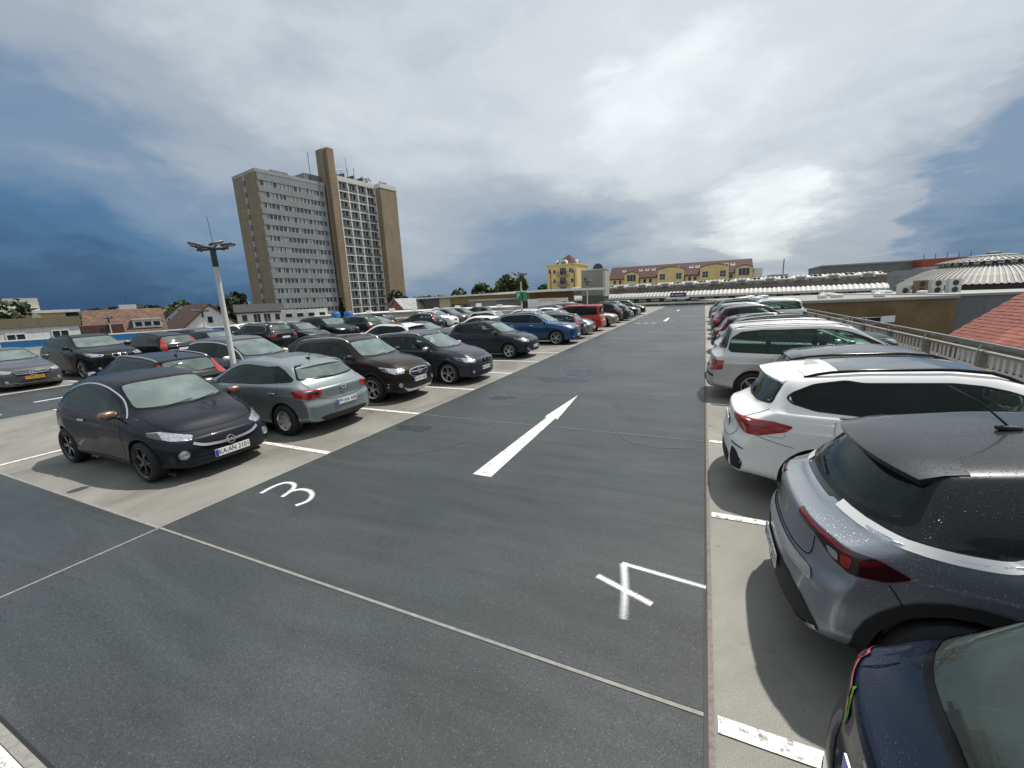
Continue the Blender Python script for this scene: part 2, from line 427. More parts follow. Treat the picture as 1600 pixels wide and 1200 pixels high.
        for p in me.polygons: p.use_smooth = True
        me.update()
        S.me = me
        S.vco = [v.co.copy() for v in me.vertices]; S.vn = [v.normal.copy() for v in me.vertices]
        S.poly = [tuple(p.vertices) for p in me.polygons]
        S.bv = BVHTree.FromPolygons(S.vco, S.poly)
        S.cuts = []
        fo = c['fo']; S.ax = (X(fo), X(fo + c['wb'])); S.RA = c['R'] + c.get('arch', .055)
    def at(S, p, d):
        """point and smooth normal of the skin seen from direction d through p"""
        d = Vector(d); p = Vector(p); o = p - d * p.dot(d) + d * 6
        loc, no, idx, _ = S.bv.ray_cast(o, -d)
        if loc is None: loc, no, idx, _ = S.bv.find_nearest(p)
        pv = S.poly[idx]; w = poly_3d_calc([S.vco[i] for i in pv], loc)
        nn = Vector((0, 0, 0))
        for i, k in zip(pv, w): nn += S.vn[i] * k
        return loc, nn.normalized()
    def patch(S, name, poly, d, mat, parent, off=.003, sp=.06, holes=(), back=0.0, drop_arch=0):
        """a piece of skin cut out by a polygon: poly holds points (u, v) in the view from direction d"""
        d = Vector(d).normalized()
        if abs(d.z) > .9: u = Vector((1, 0, 0)); v = Vector((0, 1, 0))
        else: u = Vector((0, 0, 1)).cross(d).normalized(); v = Vector((0, 0, 1))
        poly = dens(poly, sp)
        pts = list(poly); edges = [(i, (i + 1) % len(poly)) for i in range(len(poly))]
        for h in holes:
            h = dens(h, sp); b = len(pts); pts += h; edges += [(b + i, b + (i + 1) % len(h)) for i in range(len(h))]
        x0 = min(p[0] for p in poly); x1 = max(p[0] for p in poly); y0 = min(p[1] for p in poly); y1 = max(p[1] for p in poly)
        gx = x0 + sp * .5
        while gx < x1:
            gy = y0 + sp * .5
            while gy < y1:
                if inside(poly, gx, gy) and nearest(poly, gx, gy)[0] > (sp * .35) ** 2:
                    if not any(nearest(h, gx, gy)[0] < (sp * .35) ** 2 or inside(h, gx, gy) for h in holes): pts.append((gx, gy))
                gy += sp
            gx += sp
        V2, _, F2, *_ = delaunay_2d_cdt([Vector(p) for p in pts], edges, [], 0, 1e-5)
        vs = []; ns = []
        for p in V2:
            loc, nn = S.at(u * p.x + v * p.y, d); vs.append(loc + nn * off); ns.append(nn)
        fs = []
        for f in F2:
            cx = sum(V2[i].x for i in f) / len(f); cy = sum(V2[i].y for i in f) / len(f)
            if inside(poly, cx, cy) and not any(inside(h, cx, cy) for h in holes):
                a, b, c_ = vs[f[0]], vs[f[1]], vs[f[2]]
                fs.append(tuple(f) if (b - a).cross(c_ - a).dot(ns[f[0]]) > 0 else tuple(reversed(f)))
        me = mesh(name, vs, fs); me.shade_smooth()
        if len(me.vertices): me.normals_split_custom_set_from_vertices([tuple(n) for n in ns])
        return link(name, me, mat, parent)
    def ribbon(S, name, lines, d, width, mat, parent, off=.0015, sp=.05):
        """thin lines laid on the skin (panel gaps, trim strips); lines hold (u, v) points"""
        d = Vector(d).normalized()
        if abs(d.z) > .9: u = Vector((1, 0, 0)); v = Vector((0, 1, 0))
        else: u = Vector((0, 0, 1)).cross(d).normalized(); v = Vector((0, 0, 1))
        mb = MB()
        for ln in lines:
            if len(ln) > 2: ln = [tuple(p) for p in chaikin(np.array(ln, float), 2)]
            P = []
            for a, b in zip(ln[:-1], ln[1:]):
                a, b = Vector(a), Vector(b); k = max(1, int((b - a).length / sp)); P += [a + (b - a) * (j / k) for j in range(k)]
            P.append(Vector(ln[-1])); vs = []
            H_ = [S.at(u * p.x + v * p.y, d) for p in P]
            for i, (loc, nn) in enumerate(H_):
                t = H_[min(i + 1, len(H_) - 1)][0] - H_[max(i - 1, 0)][0]
                if t.length < 1e-6: t = Vector((1, 0, 0))
                sd = t.normalized().cross(nn).normalized() * width / 2
                vs += [loc + nn * off + sd, loc + nn * off - sd]
            mb.add(vs, [(2 * i, 2 * i + 2, 2 * i + 3, 2 * i + 1) for i in range(len(P) - 1)])
        return mb.build(name, mat, parent, smooth=True)
    def cut(S, poly, d, tst):
        S.cuts.append((poly, Vector(d).normalized(), tst))
    def finish(S, mat, parent, name='body'):
        """apply window and wheel arch cuts and link the painted body"""
        me = S.me; bm = bmesh.new(); bm.from_mesh(me); bm.verts.ensure_lookup_table()
        dead = set(); R2 = S.RA
        for axx in S.ax:
            zc = S.c['R']
            ins = {v: math.hypot(v.co.x - axx, v.co.z - zc) < R2 and abs(v.co.y) > S.c['W'] / 2 * .55 for v in bm.verts}
            kill = [f for f in bm.faces if all(ins[v] for v in f.verts)]
            kk = set(kill)
            for v in bm.verts:
                if ins[v] and any(f not in kk for f in v.link_faces):
                    q = Vector((v.co.x - axx, 0, v.co.z - zc)); q = q.normalized() * R2 if q.length > 1e-6 else Vector((0, 0, R2))
                    v.co.x = axx + q.x; v.co.z = zc + q.z
            bmesh.ops.delete(bm, geom=kill, context='FACES')
        for poly, d, tst in S.cuts:
            u = Vector((0, 0, 1)).cross(d).normalized()
            bb = (min(p[0] for p in poly), max(p[0] for p in poly), min(p[1] for p in poly), max(p[1] for p in poly))
            ins = {}
            for v in bm.verts:
                a, b = v.co.dot(u), v.co.z
                ins[v] = bb[0] < a < bb[1] and bb[2] < b < bb[3] and tst(v.co) and inside(poly, a, b)
            kill = [f for f in bm.faces if all(ins[v] for v in f.verts)]; kk = set(kill)
            for v in list(bm.verts):
                if ins[v] and any(f not in kk for f in v.link_faces):
                    _, a, b = nearest(poly, v.co.dot(u), v.co.z)
                    old = v.co.copy(); v.co = v.co + u * (a - v.co.dot(u)) + Vector((0, 0, b - v.co.z))
                    loc, _ = S.at(u * a + Vector((0, 0, b)), d)
                    if (loc - old).length < .15: v.co = loc
            bmesh.ops.delete(bm, geom=kill, context='FACES')
        bmesh.ops.delete(bm, geom=[v for v in bm.verts if not v.link_faces], context='VERTS')
        bm.to_mesh(me); bm.free(); me.update()
        return link(name, me, mat, parent)

# ---------------------------------------------------------------- wheels
WHEELS = {}
def wheel_meshes(style, R, wd=.215, spokes=5):
    key = (style, round(R, 3), spokes)
    if key in WHEELS: return WHEELS[key]
    rr = R * {'low': .74, 'mid': .68, 'cap': .62}.get(style[1], .68); h = wd / 2
    ty = MB().lathe([(rr - .012, -h * .8), (rr + .004, -h * .96), (rr + (R - rr) * .45, -h * 1.04), (R - .022, -h * .93), (R - .004, -h * .74), (R, -h * .4), (R, h * .4), (R - .004, h * .74), (R - .022, h * .93), (rr + (R - rr) * .45, h * 1.04), (rr + .004, h * .96), (rr - .012, h * .8), (rr - .05, h * .3)], n=36)
    m = MB(); m.lathe([(rr - .02, -h * .7), (rr - .03, 0), (rr - .018, h * .72), (rr + .004, h * .93), (rr - .004, h * .97), (rr - .022, h * .80)], n=36)
    hub = .062; f = h * .74
    kind = style[0]
    m.lathe([(0, f + .012), (.028, f + .012), (.032, f + .004), (hub, f), (hub + .01, f - .03)], n=20)
    for i in range(spokes):
        a0 = 2 * math.pi * i / spokes + math.pi / 2
        def bar(a_in, a_out, w0, w1, dz=0):
            ca, sa = math.cos, math.sin
            p = []
            for rad, an, w, y in ((hub * .8, a_in, w0, f), ((hub + rr) / 2, (a_in + a_out) / 2, (w0 + w1) / 2, f + .006 + dz), (rr - .012, a_out, w1, f + .004)):
                tx, tz = -sa(an), ca(an); cx, cz = rad * ca(an), rad * sa(an)
                p += [(cx + tx * w, y - .045, cz + tz * w), (cx + tx * w * .8, y, cz + tz * w * .8), (cx - tx * w * .8, y, cz - tz * w * .8), (cx - tx * w, y - .045, cz - tz * w)]
            m.add(p, [(4 * s + k, 4 * s + 4 + k, 4 * s + 4 + (k + 1) % 4, 4 * s + (k + 1) % 4) for s in (0, 1) for k in range(4)])
        if kind == 'five': bar(a0, a0, .036, .030)
        elif kind == 'twin':
            bar(a0 - .10, a0 - .20, .015, .014); bar(a0 + .10, a0 + .20, .015, .014)
        elif kind == 'y':
            bar(a0, a0 - .24, .018, .013); bar(a0, a0 + .24, .018, .013)
        elif kind == 'cap':
            bar(a0, a0, .045, .075)
        else: bar(a0, a0, .02, .016)
    dk = MB().lathe([(0, -h * .2), (rr * .62, -h * .2), (rr * .62, h * .1), (.05, h * .1)], n=24)
    t, r_, d = ty.mesh('tyre'), m.mesh('rim'), dk.mesh('brake_disc')
    for q in (t, r_, d): q.shade_smooth(); q.set_sharp_from_angle(angle=math.radians(35))
    t.materials.append(simple('tyre_rubber', (.012, .012, .013), .75, bump=.15, bscale=90))
    d.materials.append(simple('brake_steel', (.12, .115, .11), .5, 0.8))
    WHEELS[key] = (t, r_, d)
    return WHEELS[key]
RIMCOL = {}
def add_wheels(c, root, S, detail=True):
    R = c['R']; st = c.get('wheel', ('y', 'mid')); nsp = c.get('spokes', 5)
    t, r_, d = wheel_meshes(st, R, c.get('tw', .215), nsp)
    rm = {'silver': simple('rim_silver', (.55, .56, .57), .28, .85), 'dark': simple('rim_black', (.03, .03, .033), .3, .5, coat=.5), 'grey': simple('rim_grey', (.2, .205, .21), .3, .8)}[c.get('rim', 'silver')]
    for axx in S.ax:
        for sy in (1, -1):
            yo = sy * (c['W'] / 2 - .125 - c.get('inset', 0))
            w = bpy.data.objects.new('wheel', d); COL.objects.link(w); w.parent = root; w.location = (axx, yo, R)
            w.rotation_euler = (0, random.uniform(0, 6.28), 0 if sy > 0 else math.pi)
            for me, nm in ((t, 'tyre'), (r_, 'rim')):
                o = bpy.data.objects.new(nm, me); COL.objects.link(o); o.parent = w
                if nm == 'rim':
                    if not len(me.materials): me.materials.append(rm)
                    o.material_slots[0].link = 'OBJECT'; o.material_slots[0].material = rm
BLACK = simple('black_plastic', (.010, .010, .011), .6, bump=.1, bscale=300)
GLOSS = simple('black_gloss', (.004, .004, .005), .15, spec=.28)
SEAM = simple('panel_gap_shadow', (.004, .004, .004), .9, spec=.1)
CHROME = simple('chrome', (.75, .76, .78), .13, 1.0)
SATIN = simple('satin_aluminium', (.62, .63, .64), .32, .9)
UPH = simple('seat_fabric', (.055, .055, .058), .85, noise=.25, nscale=60)
DASH = simple('dashboard_plastic', (.085, .085, .085), .6)
LENS_R = simple('tail_lens_red', (.32, .008, .008), .14, coat=1)
LENS_D = simple('tail_lens_dark', (.030, .004, .005), .1, coat=1)
LENS_W = simple('clear_lens', (.50, .52, .54), .12, .75, coat=1, noise=.5, nscale=30, bump=.5, bscale=28)
LENS_S = simple('smoked_lens', (.05, .052, .056), .06, .2, coat=1)
LENS_O = simple('indicator_orange', (.5, .16, .02), .15, coat=1)
REFL = simple('lamp_reflector', (.85, .87, .9), .08, 1.0)
PLATE = simple('plate_white', (.78, .78, .76), .35)
PLATE_Y = simple('plate_yellow', (.75, .36, .04), .35)
PBLUE = simple('plate_blue', (.01, .05, .42), .35)
INK = simple('plate_ink', (.01, .01, .01), .5)
G_WS = glass('windscreen_glass', (.60, .74, .70), 1.95, haze=.40)
G_WSD = glass('windscreen_glass_wet', (.60, .74, .70), 1.95, drops=.25, haze=.42)
G_SIDE = glass('side_glass', (.55, .70, .64), 1.38)
G_DARK = glass('privacy_glass', (.05, .06, .06), 1.3)
G_RW = glass('rear_glass', (.42, .56, .52), 1.75, haze=.30)
G_RWD = glass('rear_glass_wet', (.30, .44, .40), 1.6, drops=.35, haze=.30)
G_RWN = glass('rear_glass_navy', (.16, .26, .23), 1.42, drops=.5, haze=.09)
G_DARKD = glass('privacy_glass_wet', (.04, .045, .05), 1.36, drops=.35, haze=.015)
G_MIR = simple('mirror_glass', (.8, .82, .84), .03, 1.0)

def sidep(poly, sy): return [(-x * sy, z) for x, z in poly]
def place_patch_frame(S, u, z, d):
    """position and orientation of something flat on the skin"""
    d = Vector(d); uu = Vector((0, 0, 1)).cross(d).normalized()
    loc, nn = S.at(uu * u + Vector((0, 0, z)), d)
    return loc, nn
def orient(o, loc, nn, off=.0, flat=True):
    n = Vector((nn.x, nn.y, 0)).normalized() if flat else nn
    q = n.to_track_quat('Z', 'Y'); e = Matrix((Vector((0, 0, 1)).cross(n).normalized(), n.cross(Vector((0, 0, 1)).cross(n)).normalized(), n)).transposed()
    o.matrix_basis = Matrix.Translation(loc + nn * off) @ e.to_4x4()

def number_plate(root, S, u, z, d, text, yellow=False, w=.52, tilt=0):
    mb = MB().box((-w / 2, -.055, 0), (w / 2, .055, .008))
    p = mb.build('number_plate', PLATE_Y if yellow else PLATE, root)
    loc, nn = place_patch_frame(S, u, z, d); orient(p, loc, Vector((d[0], 0, 0)), .012)
    e = MB().box((-w / 2 + .003, -.052, .008), (-w / 2 + .045, .052, .010)).build('country_band', PBLUE, p)
    if text:
        me = text_mesh(text, .105, width=w - .075)
        t = link('plate_lettering', me, INK, p, (.022, 0, .0105))
    return p
def badge_ring(root, S, u, z, d, r=.055, bolt=True, star=False, name='emblem'):
    mb = MB(); pts = [(r * math.cos(a), r * math.sin(a), .012) for a in np.linspace(0, 2 * math.pi, 25)]
    mb.tube(pts, .0085, n=6, cap=False)
    if bolt: mb.prism([(-r * 1.15, -.008), (r * .15, -.008), (r * .05, -.016), (r * 1.15, .012), (-r * .15, .012), (-r * .05, .020)][::1], .006, .016)
    if star:
        for k in range(3):
            a = math.pi / 2 + k * 2 * math.pi / 3; b = a + math.pi / 3
            mb.add([(r * math.cos(a), r * math.sin(a), .01), (.013 * math.cos(a + 1.05), .013 * math.sin(a + 1.05), .01), (0, 0, .018), (.013 * math.cos(a - 1.05), .013 * math.sin(a - 1.05), .01)], [(0, 1, 2), (0, 2, 3)])
    o = mb.build(name, CHROME, root, smooth='auto'); loc, nn = place_patch_frame(S, u, z, d); orient(o, loc, nn, .006, flat=False)
    return o

def build_car(c, root, col, det=2):
    """det 2: near car with every fitting, 1: middle distance, 0: far"""
    L, W, H = c['L'], c['W'], c['H']; c.setdefault('gc', .19)
    c['res'] = {2: .04, 1: .06, 0: .08}[det]; sp = {2: .05, 1: .08, 0: .12}[det]
    S = Shell(c); X = S.X; hw = W / 2
    # ---- windscreen and rear window outlines, seen from the front and from behind
    rwid = c.get('roofw', .70) * hw
    def scr(k):
        z0, hb, z1, ht = c[k]
        return [(-hb, z0 + .035), (-hb * .62, z0 + .008), (0, z0), (hb * .62, z0 + .008), (hb, z0 + .035), (ht, z1 - .022), (ht * .6, z1 - .004), (0, z1), (-ht * .6, z1 - .004), (-ht, z1 - .022)]
    fitems = []
    for k, d, nm, gm in (('ws', (1, 0, 0), 'windscreen', c.get('gws', G_WS)), ('rw', (-1, 0, 0), 'rear_window', c.get('grw', G_RW))):
        if k not in c: continue
        po = rounded(scr(k), .05, 3); pi = rounded(grow(scr(k), -.028), .05, 3)
        g = S.patch(nm, pi, d, gm, root, off=-.001, sp=sp)
        S.patch('black_border', po, d, GLOSS, g, off=.002, sp=sp, holes=[pi])
        S.cut(pi, d, (lambda co: co.x > .0) if k == 'ws' else (lambda co: co.x < -.2))
    # ---- side windows
    dlo = [(X(s), z) for s, z in c['dlo']]
    panes = [dlo]
    for sb, stp, wd in c.get('pillars', []):
        zb = min(z for _, z in dlo) - .1; zt = max(z for _, z in dlo) + .1
        new = []
        for P in panes:
            a = clip(P, (X(sb) + wd / 2, zb), (X(stp) + wd / 2, zt)); b = clip(P, (X(stp) - wd / 2, zt), (X(sb) - wd / 2, zb))
            new += [q for q in (a, b) if len(q) > 2]
        panes = new
    tints = c.get('tints', [])
    panes.sort(key=lambda P: -sum(p[0] for p in P) / len(P))
    fr = c.get('frame', .022)
    inner = [rounded(grow(P, -fr if not c.get('pillars') else -fr * .8), .04, 3) for P in panes]
    for sy in (1, -1):
        d = (0, sy, 0)
        fo_ = S.patch('window_frame', sidep(rounded(dlo, .045, 3), sy), d, c.get('frame_mat', GLOSS), root, off=.003, sp=sp, holes=[sidep(p, sy) for p in inner])
        for i, p in enumerate(inner):
            gm = tints[i] if i < len(tints) else G_SIDE
            S.patch('side_window', sidep(p, sy), d, gm, root, off=-.001, sp=sp * 1.5)
        S.cut(sidep(rounded(grow(dlo, -.011), .045, 3), sy), d, (lambda co, s=sy: co.y * s > .2))
        if c.get('strip'):   # bright strip along the window line
            S.ribbon('window_trim', [sidep([(X(s), z) for s, z in c['strip'][0]], sy)], d, c['strip'][1], c.get('strip_mat', CHROME), root, off=.007, sp=.04)
    body = None
    # ---- doors: thin panels standing 2 mm proud with the gap showing round them
    doors = c.get('doors', [])
    pm = col
    for sy in (1, -1):
        d = (0, sy, 0)
        for i, poly in enumerate(doors):
            P = dens(rounded([(X(s), z) for s, z in poly], .06, 3), .05); Q = []
            for x, z in P:
                for axx in S.ax:
                    q = Vector((x - axx, z - c['R'])); lim = S.RA + c.get('doorgap', .035)
                    if q.length < lim: q = q.normalized() * lim; x, z = axx + q.x, c['R'] + q.y
                Q.append((x, z))
            if det >= 1:
                S.patch('door_gap', sidep(grow(Q, .005), sy), d, SEAM, root, off=.0008, sp=sp * 1.4, holes=[sidep(grow(Q, -.012), sy)])
            dr = S.patch('door', sidep(Q, sy), d, pm, root, off=.0025, sp=sp)
            if det >= 1:
                hx, hz = X(poly[0][0] if False else max(s for s, z in poly) - .17), c.get('hz', float(S.belt(0)) - .14)
                loc, nn = S.at((hx, 0, hz), d)
                h = MB().rbox((0, 0, 0), (.19, .028, .032), n=3).build('door_handle', c.get('handle', pm), dr, smooth=True)
                h.location = loc + nn * .024
    if c.get('flap') and det >= 1:
        s, z, sy = c['flap']; q = rounded([(X(s) - .085, z - .075), (X(s) + .085, z - .075), (X(s) + .085, z + .075), (X(s) - .085, z + .075)], .035, 3)
        S.patch('fuel_flap_gap', sidep(grow(q, .0045), sy), (0, sy, 0), SEAM, root, off=.0008, sp=.05, holes=[sidep(grow(q, -.01), sy)])
        S.patch('fuel_flap', sidep(q, sy), (0, sy, 0), pm, root, off=.0022, sp=.05)
    if det >= 1:
        for nm, d, lines, wd in c.get('seams', []):
            if d[1] != 0:
                for sy in (1, -1): S.ribbon(nm, [sidep([(X(s), z) for s, z in ln], sy) for ln in lines], (0, sy, 0), wd, SEAM, root)
            elif d[2] != 0: S.ribbon(nm, [[(X(s), y) for s, y in ln] for ln in lines], d, wd, SEAM, root)
            else: S.ribbon(nm, lines, d, wd, SEAM, root)
    # ---- wheel arch cladding and liners
    def arc(R0, R1, axx, a0, a1, n=16):
        A = [math.radians(a0 + (a1 - a0) * i / n) for i in range(n + 1)]
        return [(axx + R1 * math.cos(a), c['R'] + R1 * math.sin(a)) for a in A] + [(axx + R0 * math.cos(a), c['R'] + R0 * math.sin(a)) for a in reversed(A)]
    if c.get('clad'):
        k = c['clad']
        for sy in (1, -1):
            for axx in S.ax:
                S.patch('arch_cladding', sidep(arc(S.RA - .004, S.RA + k, axx, -12, 192), sy), (0, sy, 0), BLACK, root, off=.008, sp=.05)
            x0, x1 = S.ax[1] + S.RA + k * .5, S.ax[0] - S.RA - k * .5
            S.patch('sill_cladding', sidep([(x0, c['gc'] + .02), (x1, c['gc'] + .02), (x1, c['gc'] + .14), (x0, c['gc'] + .14)], sy), (0, sy, 0), BLACK, root, off=.006, sp=.1)
    for axx in S.ax:
        for sy in (1, -1):
            mb = MB(); n = 16; A = [math.radians(-25 + 230 * i / n) for i in range(n + 1)]; y1 = sy * (hw - .02); y0 = sy * (hw - .36); RL = S.RA + .004
            vs = [(axx + RL * math.cos(a), y, c['R'] + RL * math.sin(a)) for a in A for y in (y1, y0)] + [(axx, y0, c['R'])]
            mb.add(vs, [(2 * i, 2 * i + 1, 2 * i + 3, 2 * i + 2) for i in range(n)] + [(2 * i + 1, 2 * n + 2, 2 * i + 3) for i in range(n)])
            # keep the liner inside the skin
            for i in range(0, 2 * n + 2, 2):
                x, y, z = mb.v[i]; loc, _ = S.at((x, 0, z), (0, sy, 0)); mb.v[i] = (x, sy * min(abs(y), max(.3, abs(loc.y) - .006)), z)
            mb.build('wheel_arch_liner', BLACK, root, smooth=True)
    # ---- lamps
    def lamp(nm, pts, ang, mat, off, sub=()):
        for sy in (1, -1):
            a = math.radians(ang); d = Vector((math.cos(a), sy * math.sin(a), 0)); u = Vector((0, 0, 1)).cross(d).normalized()
            po = [(Vector((X(s), y * sy, z)).dot(u), z) for s, y, z in pts]
            o = S.patch(nm, rounded(po, .02, 2), d, mat, root, off=off, sp=sp * .8)
            for snm, spts, sm, so in sub:
                S.patch(snm, rounded([(Vector((X(s), y * sy, z)).dot(u), z) for s, y, z in spts], .02, 2), d, sm, o, off=so, sp=sp * .8)
    for it in c.get('lamps', []): lamp(*it)
    # ---- front and rear fittings
    for nm, mat, poly, off, front in c.get('faces', []):
        S.patch(nm, rounded(poly, .025, 2), (1 if front else -1, 0, 0), pm if mat is None else mat, root, off=off, sp=sp)
    for nm, mat, lines, wd, front in c.get('bars', []):
        S.ribbon(nm, lines, (1 if front else -1, 0, 0), wd, mat, root, off=.012, sp=.04)
    for (y, z, r, front, nm, mat) in c.get('rounds', []):
        for sy in (1, -1):
            dd = (1 if front else -1, 0, 0); loc, nn = place_patch_frame(S, y * sy, z, dd)
            o = MB().lathe([(0, .010), (r * .6, .008), (r, .0), (r * 1.02, .012), (r * 1.18, .012), (r * 1.2, -.02)], axis='Z', n=20).build(nm, mat, root, smooth='auto')
            orient(o, loc, nn, .004, flat=False)
    for it in c.get('emblems', []): badge_ring(root, S, *it)
    for it in c.get('plates', []):
        if det >= 1: number_plate(root, S, *it)
        else: number_plate(root, S, it[0], it[1], it[2], None)
    # ---- mirrors
    if 'mirror' in c:
        s, z, k = c['mirror'][:3]; mm = c['mirror'][3] if len(c['mirror']) > 3 else pm
        for sy in (1, -1):
            loc, nn = S.at((X(s), 0, z - .05), (0, sy, 0))
            y = loc.y + sy * .13
            o = MB().rbox((0, 0, 0), (.15 * k, .215 * k, .13 * k), r=.72, n=5).build('door_mirror', mm, root, smooth=True); o.location = (X(s), y, z); o.rotation_euler = (0, 0, -sy * .12)
            MB().rbox((-.062 * k, 0, -.002), (.03, .165 * k, .09 * k), r=.6, n=3).build('mirror_glass', G_MIR, o, smooth=True)
            MB().tube([(.01, -sy * .07, -.05), (.02, -sy * .16, -.075)], (.02, .016), n=8).build('mirror_arm', BLACK, o, smooth=True)
    # ---- roof fittings
    if c.get('rails'):
        s0, s1, rm = c['rails'][:3]; yk = c['rails'][3] if len(c['rails']) > 3 else .97
        for sy in (1, -1):
            pts = []
            for i in range(15):
                t = i / 14; x = X(s0 + (s1 - s0) * t); loc, nn = S.at((x, sy * rwid * yk * .93, 0), (0, 0, 1))
                lift = .035 * min(1, math.sin(math.pi * t) * 3.0) if t not in (0, 1) else -.004
                pts.append(loc + Vector((0, 0, lift)))
            MB().tube(pts, (.017), n=8).build('roof_rail', rm, root, smooth=True)
    if c.get('aerial'):
        kd, s = c['aerial'][:2]; loc, nn = S.at((X(s), 0, 0), (0, 0, 1)); loc = Vector(loc)
        if kd == 'fin':
            mb = MB(); P = [(.12, 0), (.02, .05), (-.055, .062), (-.07, 0)]
            mb.add([(x, y * .026 * (1 - z / .075), z) for y in (-1, 1) for x, z in P] , [(0, 1, 2, 3), (7, 6, 5, 4), (0, 4, 5, 1), (1, 5, 6, 2), (2, 6, 7, 3)])
            mb.build('roof_aerial', c.get('fin_mat', pm), root, loc - Vector((0, 0, .004)), smooth='auto')
        else:
            ln = c['aerial'][2] if len(c['aerial']) > 2 else .35
            mb = MB().rbox((0, 0, .012), (.13, .045, .035), r=.6, n=3); mb.tube([(.0, 0, .02), (-ln * .35, 0, .02 + ln * .35), (-ln * .78, 0, .02 + ln * .62)], (.007, .005, .003), n=6)
            mb.build('roof_aerial', BLACK, root, loc, smooth=True)
    if c.get('spoiler'):
        s0, s1, hwid, zlift, thick = c['spoiler'][:5]; mb = MB(); n = 12; rows = []
        for i in range(n + 1):
            t = -1 + 2 * i / n; y = t * hwid; bow = (1 - abs(t) ** 3)
            a, _ = S.at((X(s0), y * .98, 0), (0, 0, 1)); x1 = X(s1) + (1 - bow) * (s1 - s0) * .45
            za = a.z; zb = float(S.top(X(s0))) + zlift - (1 - bow) * .05
            zb = min(zb, za + .02)
            rows.append([(X(s0), y, za + .003), ((X(s0) + x1) / 2, y, (za + zb) / 2 + .012), (x1, y, zb), (x1 + .012, y, zb - thick), (X(s0) - .02, y, za - .02)])
        for i in range(n):
            for k in range(4): mb.add([rows[i][k], rows[i + 1][k], rows[i + 1][k + 1], rows[i][k + 1]], [(0, 1, 2, 3)])
        for r in (rows[0], rows[-1]): mb.add(r, [tuple(range(5))])
        me = mb.mesh('roof_spoiler'); bm = bmesh.new(); bm.from_mesh(me); bmesh.ops.remove_doubles(bm, verts=bm.verts, dist=1e-4); bmesh.ops.recalc_face_normals(bm, faces=bm.faces); bm.to_mesh(me); bm.free()
        me.shade_smooth(); me.set_sharp_from_angle(angle=math.radians(35))
        link('roof_spoiler', me, c['spoiler'][5] if len(c['spoiler']) > 5 else pm, root)
    if det >= 1:   # wipers
        if 'ws' in c:
            z0, hb, z1, ht = c['ws']
            for a, b in (((-.55 * hb, z0 + .012), (.15 * hb, z0 + .05)), ((.05 * hb, z0 + .008), (.72 * hb, z0 + .055))):
                S.ribbon('wiper', [[a, b]], (1, 0, 0), .016, BLACK, root, off=.012, sp=.1)
        if 'rw' in c and c.get('rwiper', True):
            z0, hb, z1, ht = c['rw']
            S.ribbon('rear_wiper', [[(0.02, z0 + .03), (-.42 * hb, z0 + .06)]], (-1, 0, 0), .018, BLACK, root, off=.014, sp=.1)
    for nm, fn in c.get('extra', []): fn(S, root, nm)
    # ---- cabin
    if det >= 1:
        xc = X(c['cowl']); zf = c['gc'] + .12; zbelt = float(S.belt(0)); yw = hw * .86
        xr = X(c.get('cabin_end', L - .5))
        MB().box((xr, -yw, zf - .05), (xc - .05, yw, zf + .02)).box((xr, -yw, zf), (xr + .75, yw, zbelt - .14)).build('cabin_floor', UPH, root)
        MB().prism([(xc + .05, zbelt - .30), (xc + .04, zbelt - .045), (xc - .25, zbelt - .035), (xc - .42, zbelt - .12), (xc - .40, zbelt - .38)], -yw * .98, yw * .98, axis='Y').build('dashboard', DASH, root)
        xs = X(c.get('seat', c['cowl'] + 1.15)); zs = zf + .16; zh = H - .28
        for sy in (1, -1):
            mb = MB().rbox((xs + .22, sy * hw * .42, zs + .06), (.52, .48, .18), n=3)
            m2 = MB().rbox((0, 0, .28), (.15, .46, .60), n=3)
            st = mb.build('seat', UPH, root, smooth=True)
            bk = m2.build('seat_back', UPH, st, (xs - .02, sy * hw * .42, zs + .05), smooth=True); bk.rotation_euler = (0, -.28, 0)
            hd = MB().rbox((0, 0, 0), (.11, .26, .18), r=.5, n=3).build('head_rest', UPH, st, (xs - .24, sy * hw * .42, min(zh, zs + .78)), smooth=True)
        rs = X(c.get('rseat', c.get('seat', c['cowl'] + 1.15) + .88))
        b = MB().rbox((rs + .2, 0, zs + .08), (.5, yw * 1.8, .18), n=3).build('rear_bench', UPH, root, smooth=True)
        bb = MB().rbox((0, 0, .26), (.16, yw * 1.8, .6), n=3).build('bench_back', UPH, b, (rs - .06, 0, zs + .06), smooth=True); bb.rotation_euler = (0, -.3, 0)
        for yy in (-.4, .4): MB().rbox((0, 0, 0), (.1, .24, .15), r=.5, n=3).build('head_rest', UPH, b, (rs - .27, yy * hw * 1.1, min(zh - .02, zs + .72)), smooth=True)
        sw = MB(); sw.tube([(0, .185 * math.cos(a), .185 * math.sin(a)) for a in np.linspace(0, 2 * math.pi, 25)], .016, n=6, cap=False)
        for a in (.15, math.pi - .15, -math.pi / 2): sw.tube([(0, 0, 0), (0, .18 * math.cos(a), .18 * math.sin(a))], .014, n=6)
        sw.rbox((.01, 0, 0), (.05, .12, .1), r=.5, n=3)
        o = sw.build('steering_wheel', DASH, root, (xc - .48, hw * .42, zbelt - .06), smooth=True); o.rotation_euler = (0, .42, 0)
        if 'ws' in c:
            z1 = c['ws'][2]; loc, nn = S.at((0, 0, z1 - .09), (1, 0, 0))
            MB().rbox((0, 0, 0), (.03, .22, .065), r=.5, n=3).build('rear_view_mirror', DASH, root, (loc.x - .09, 0, loc.z - .02), smooth=True)
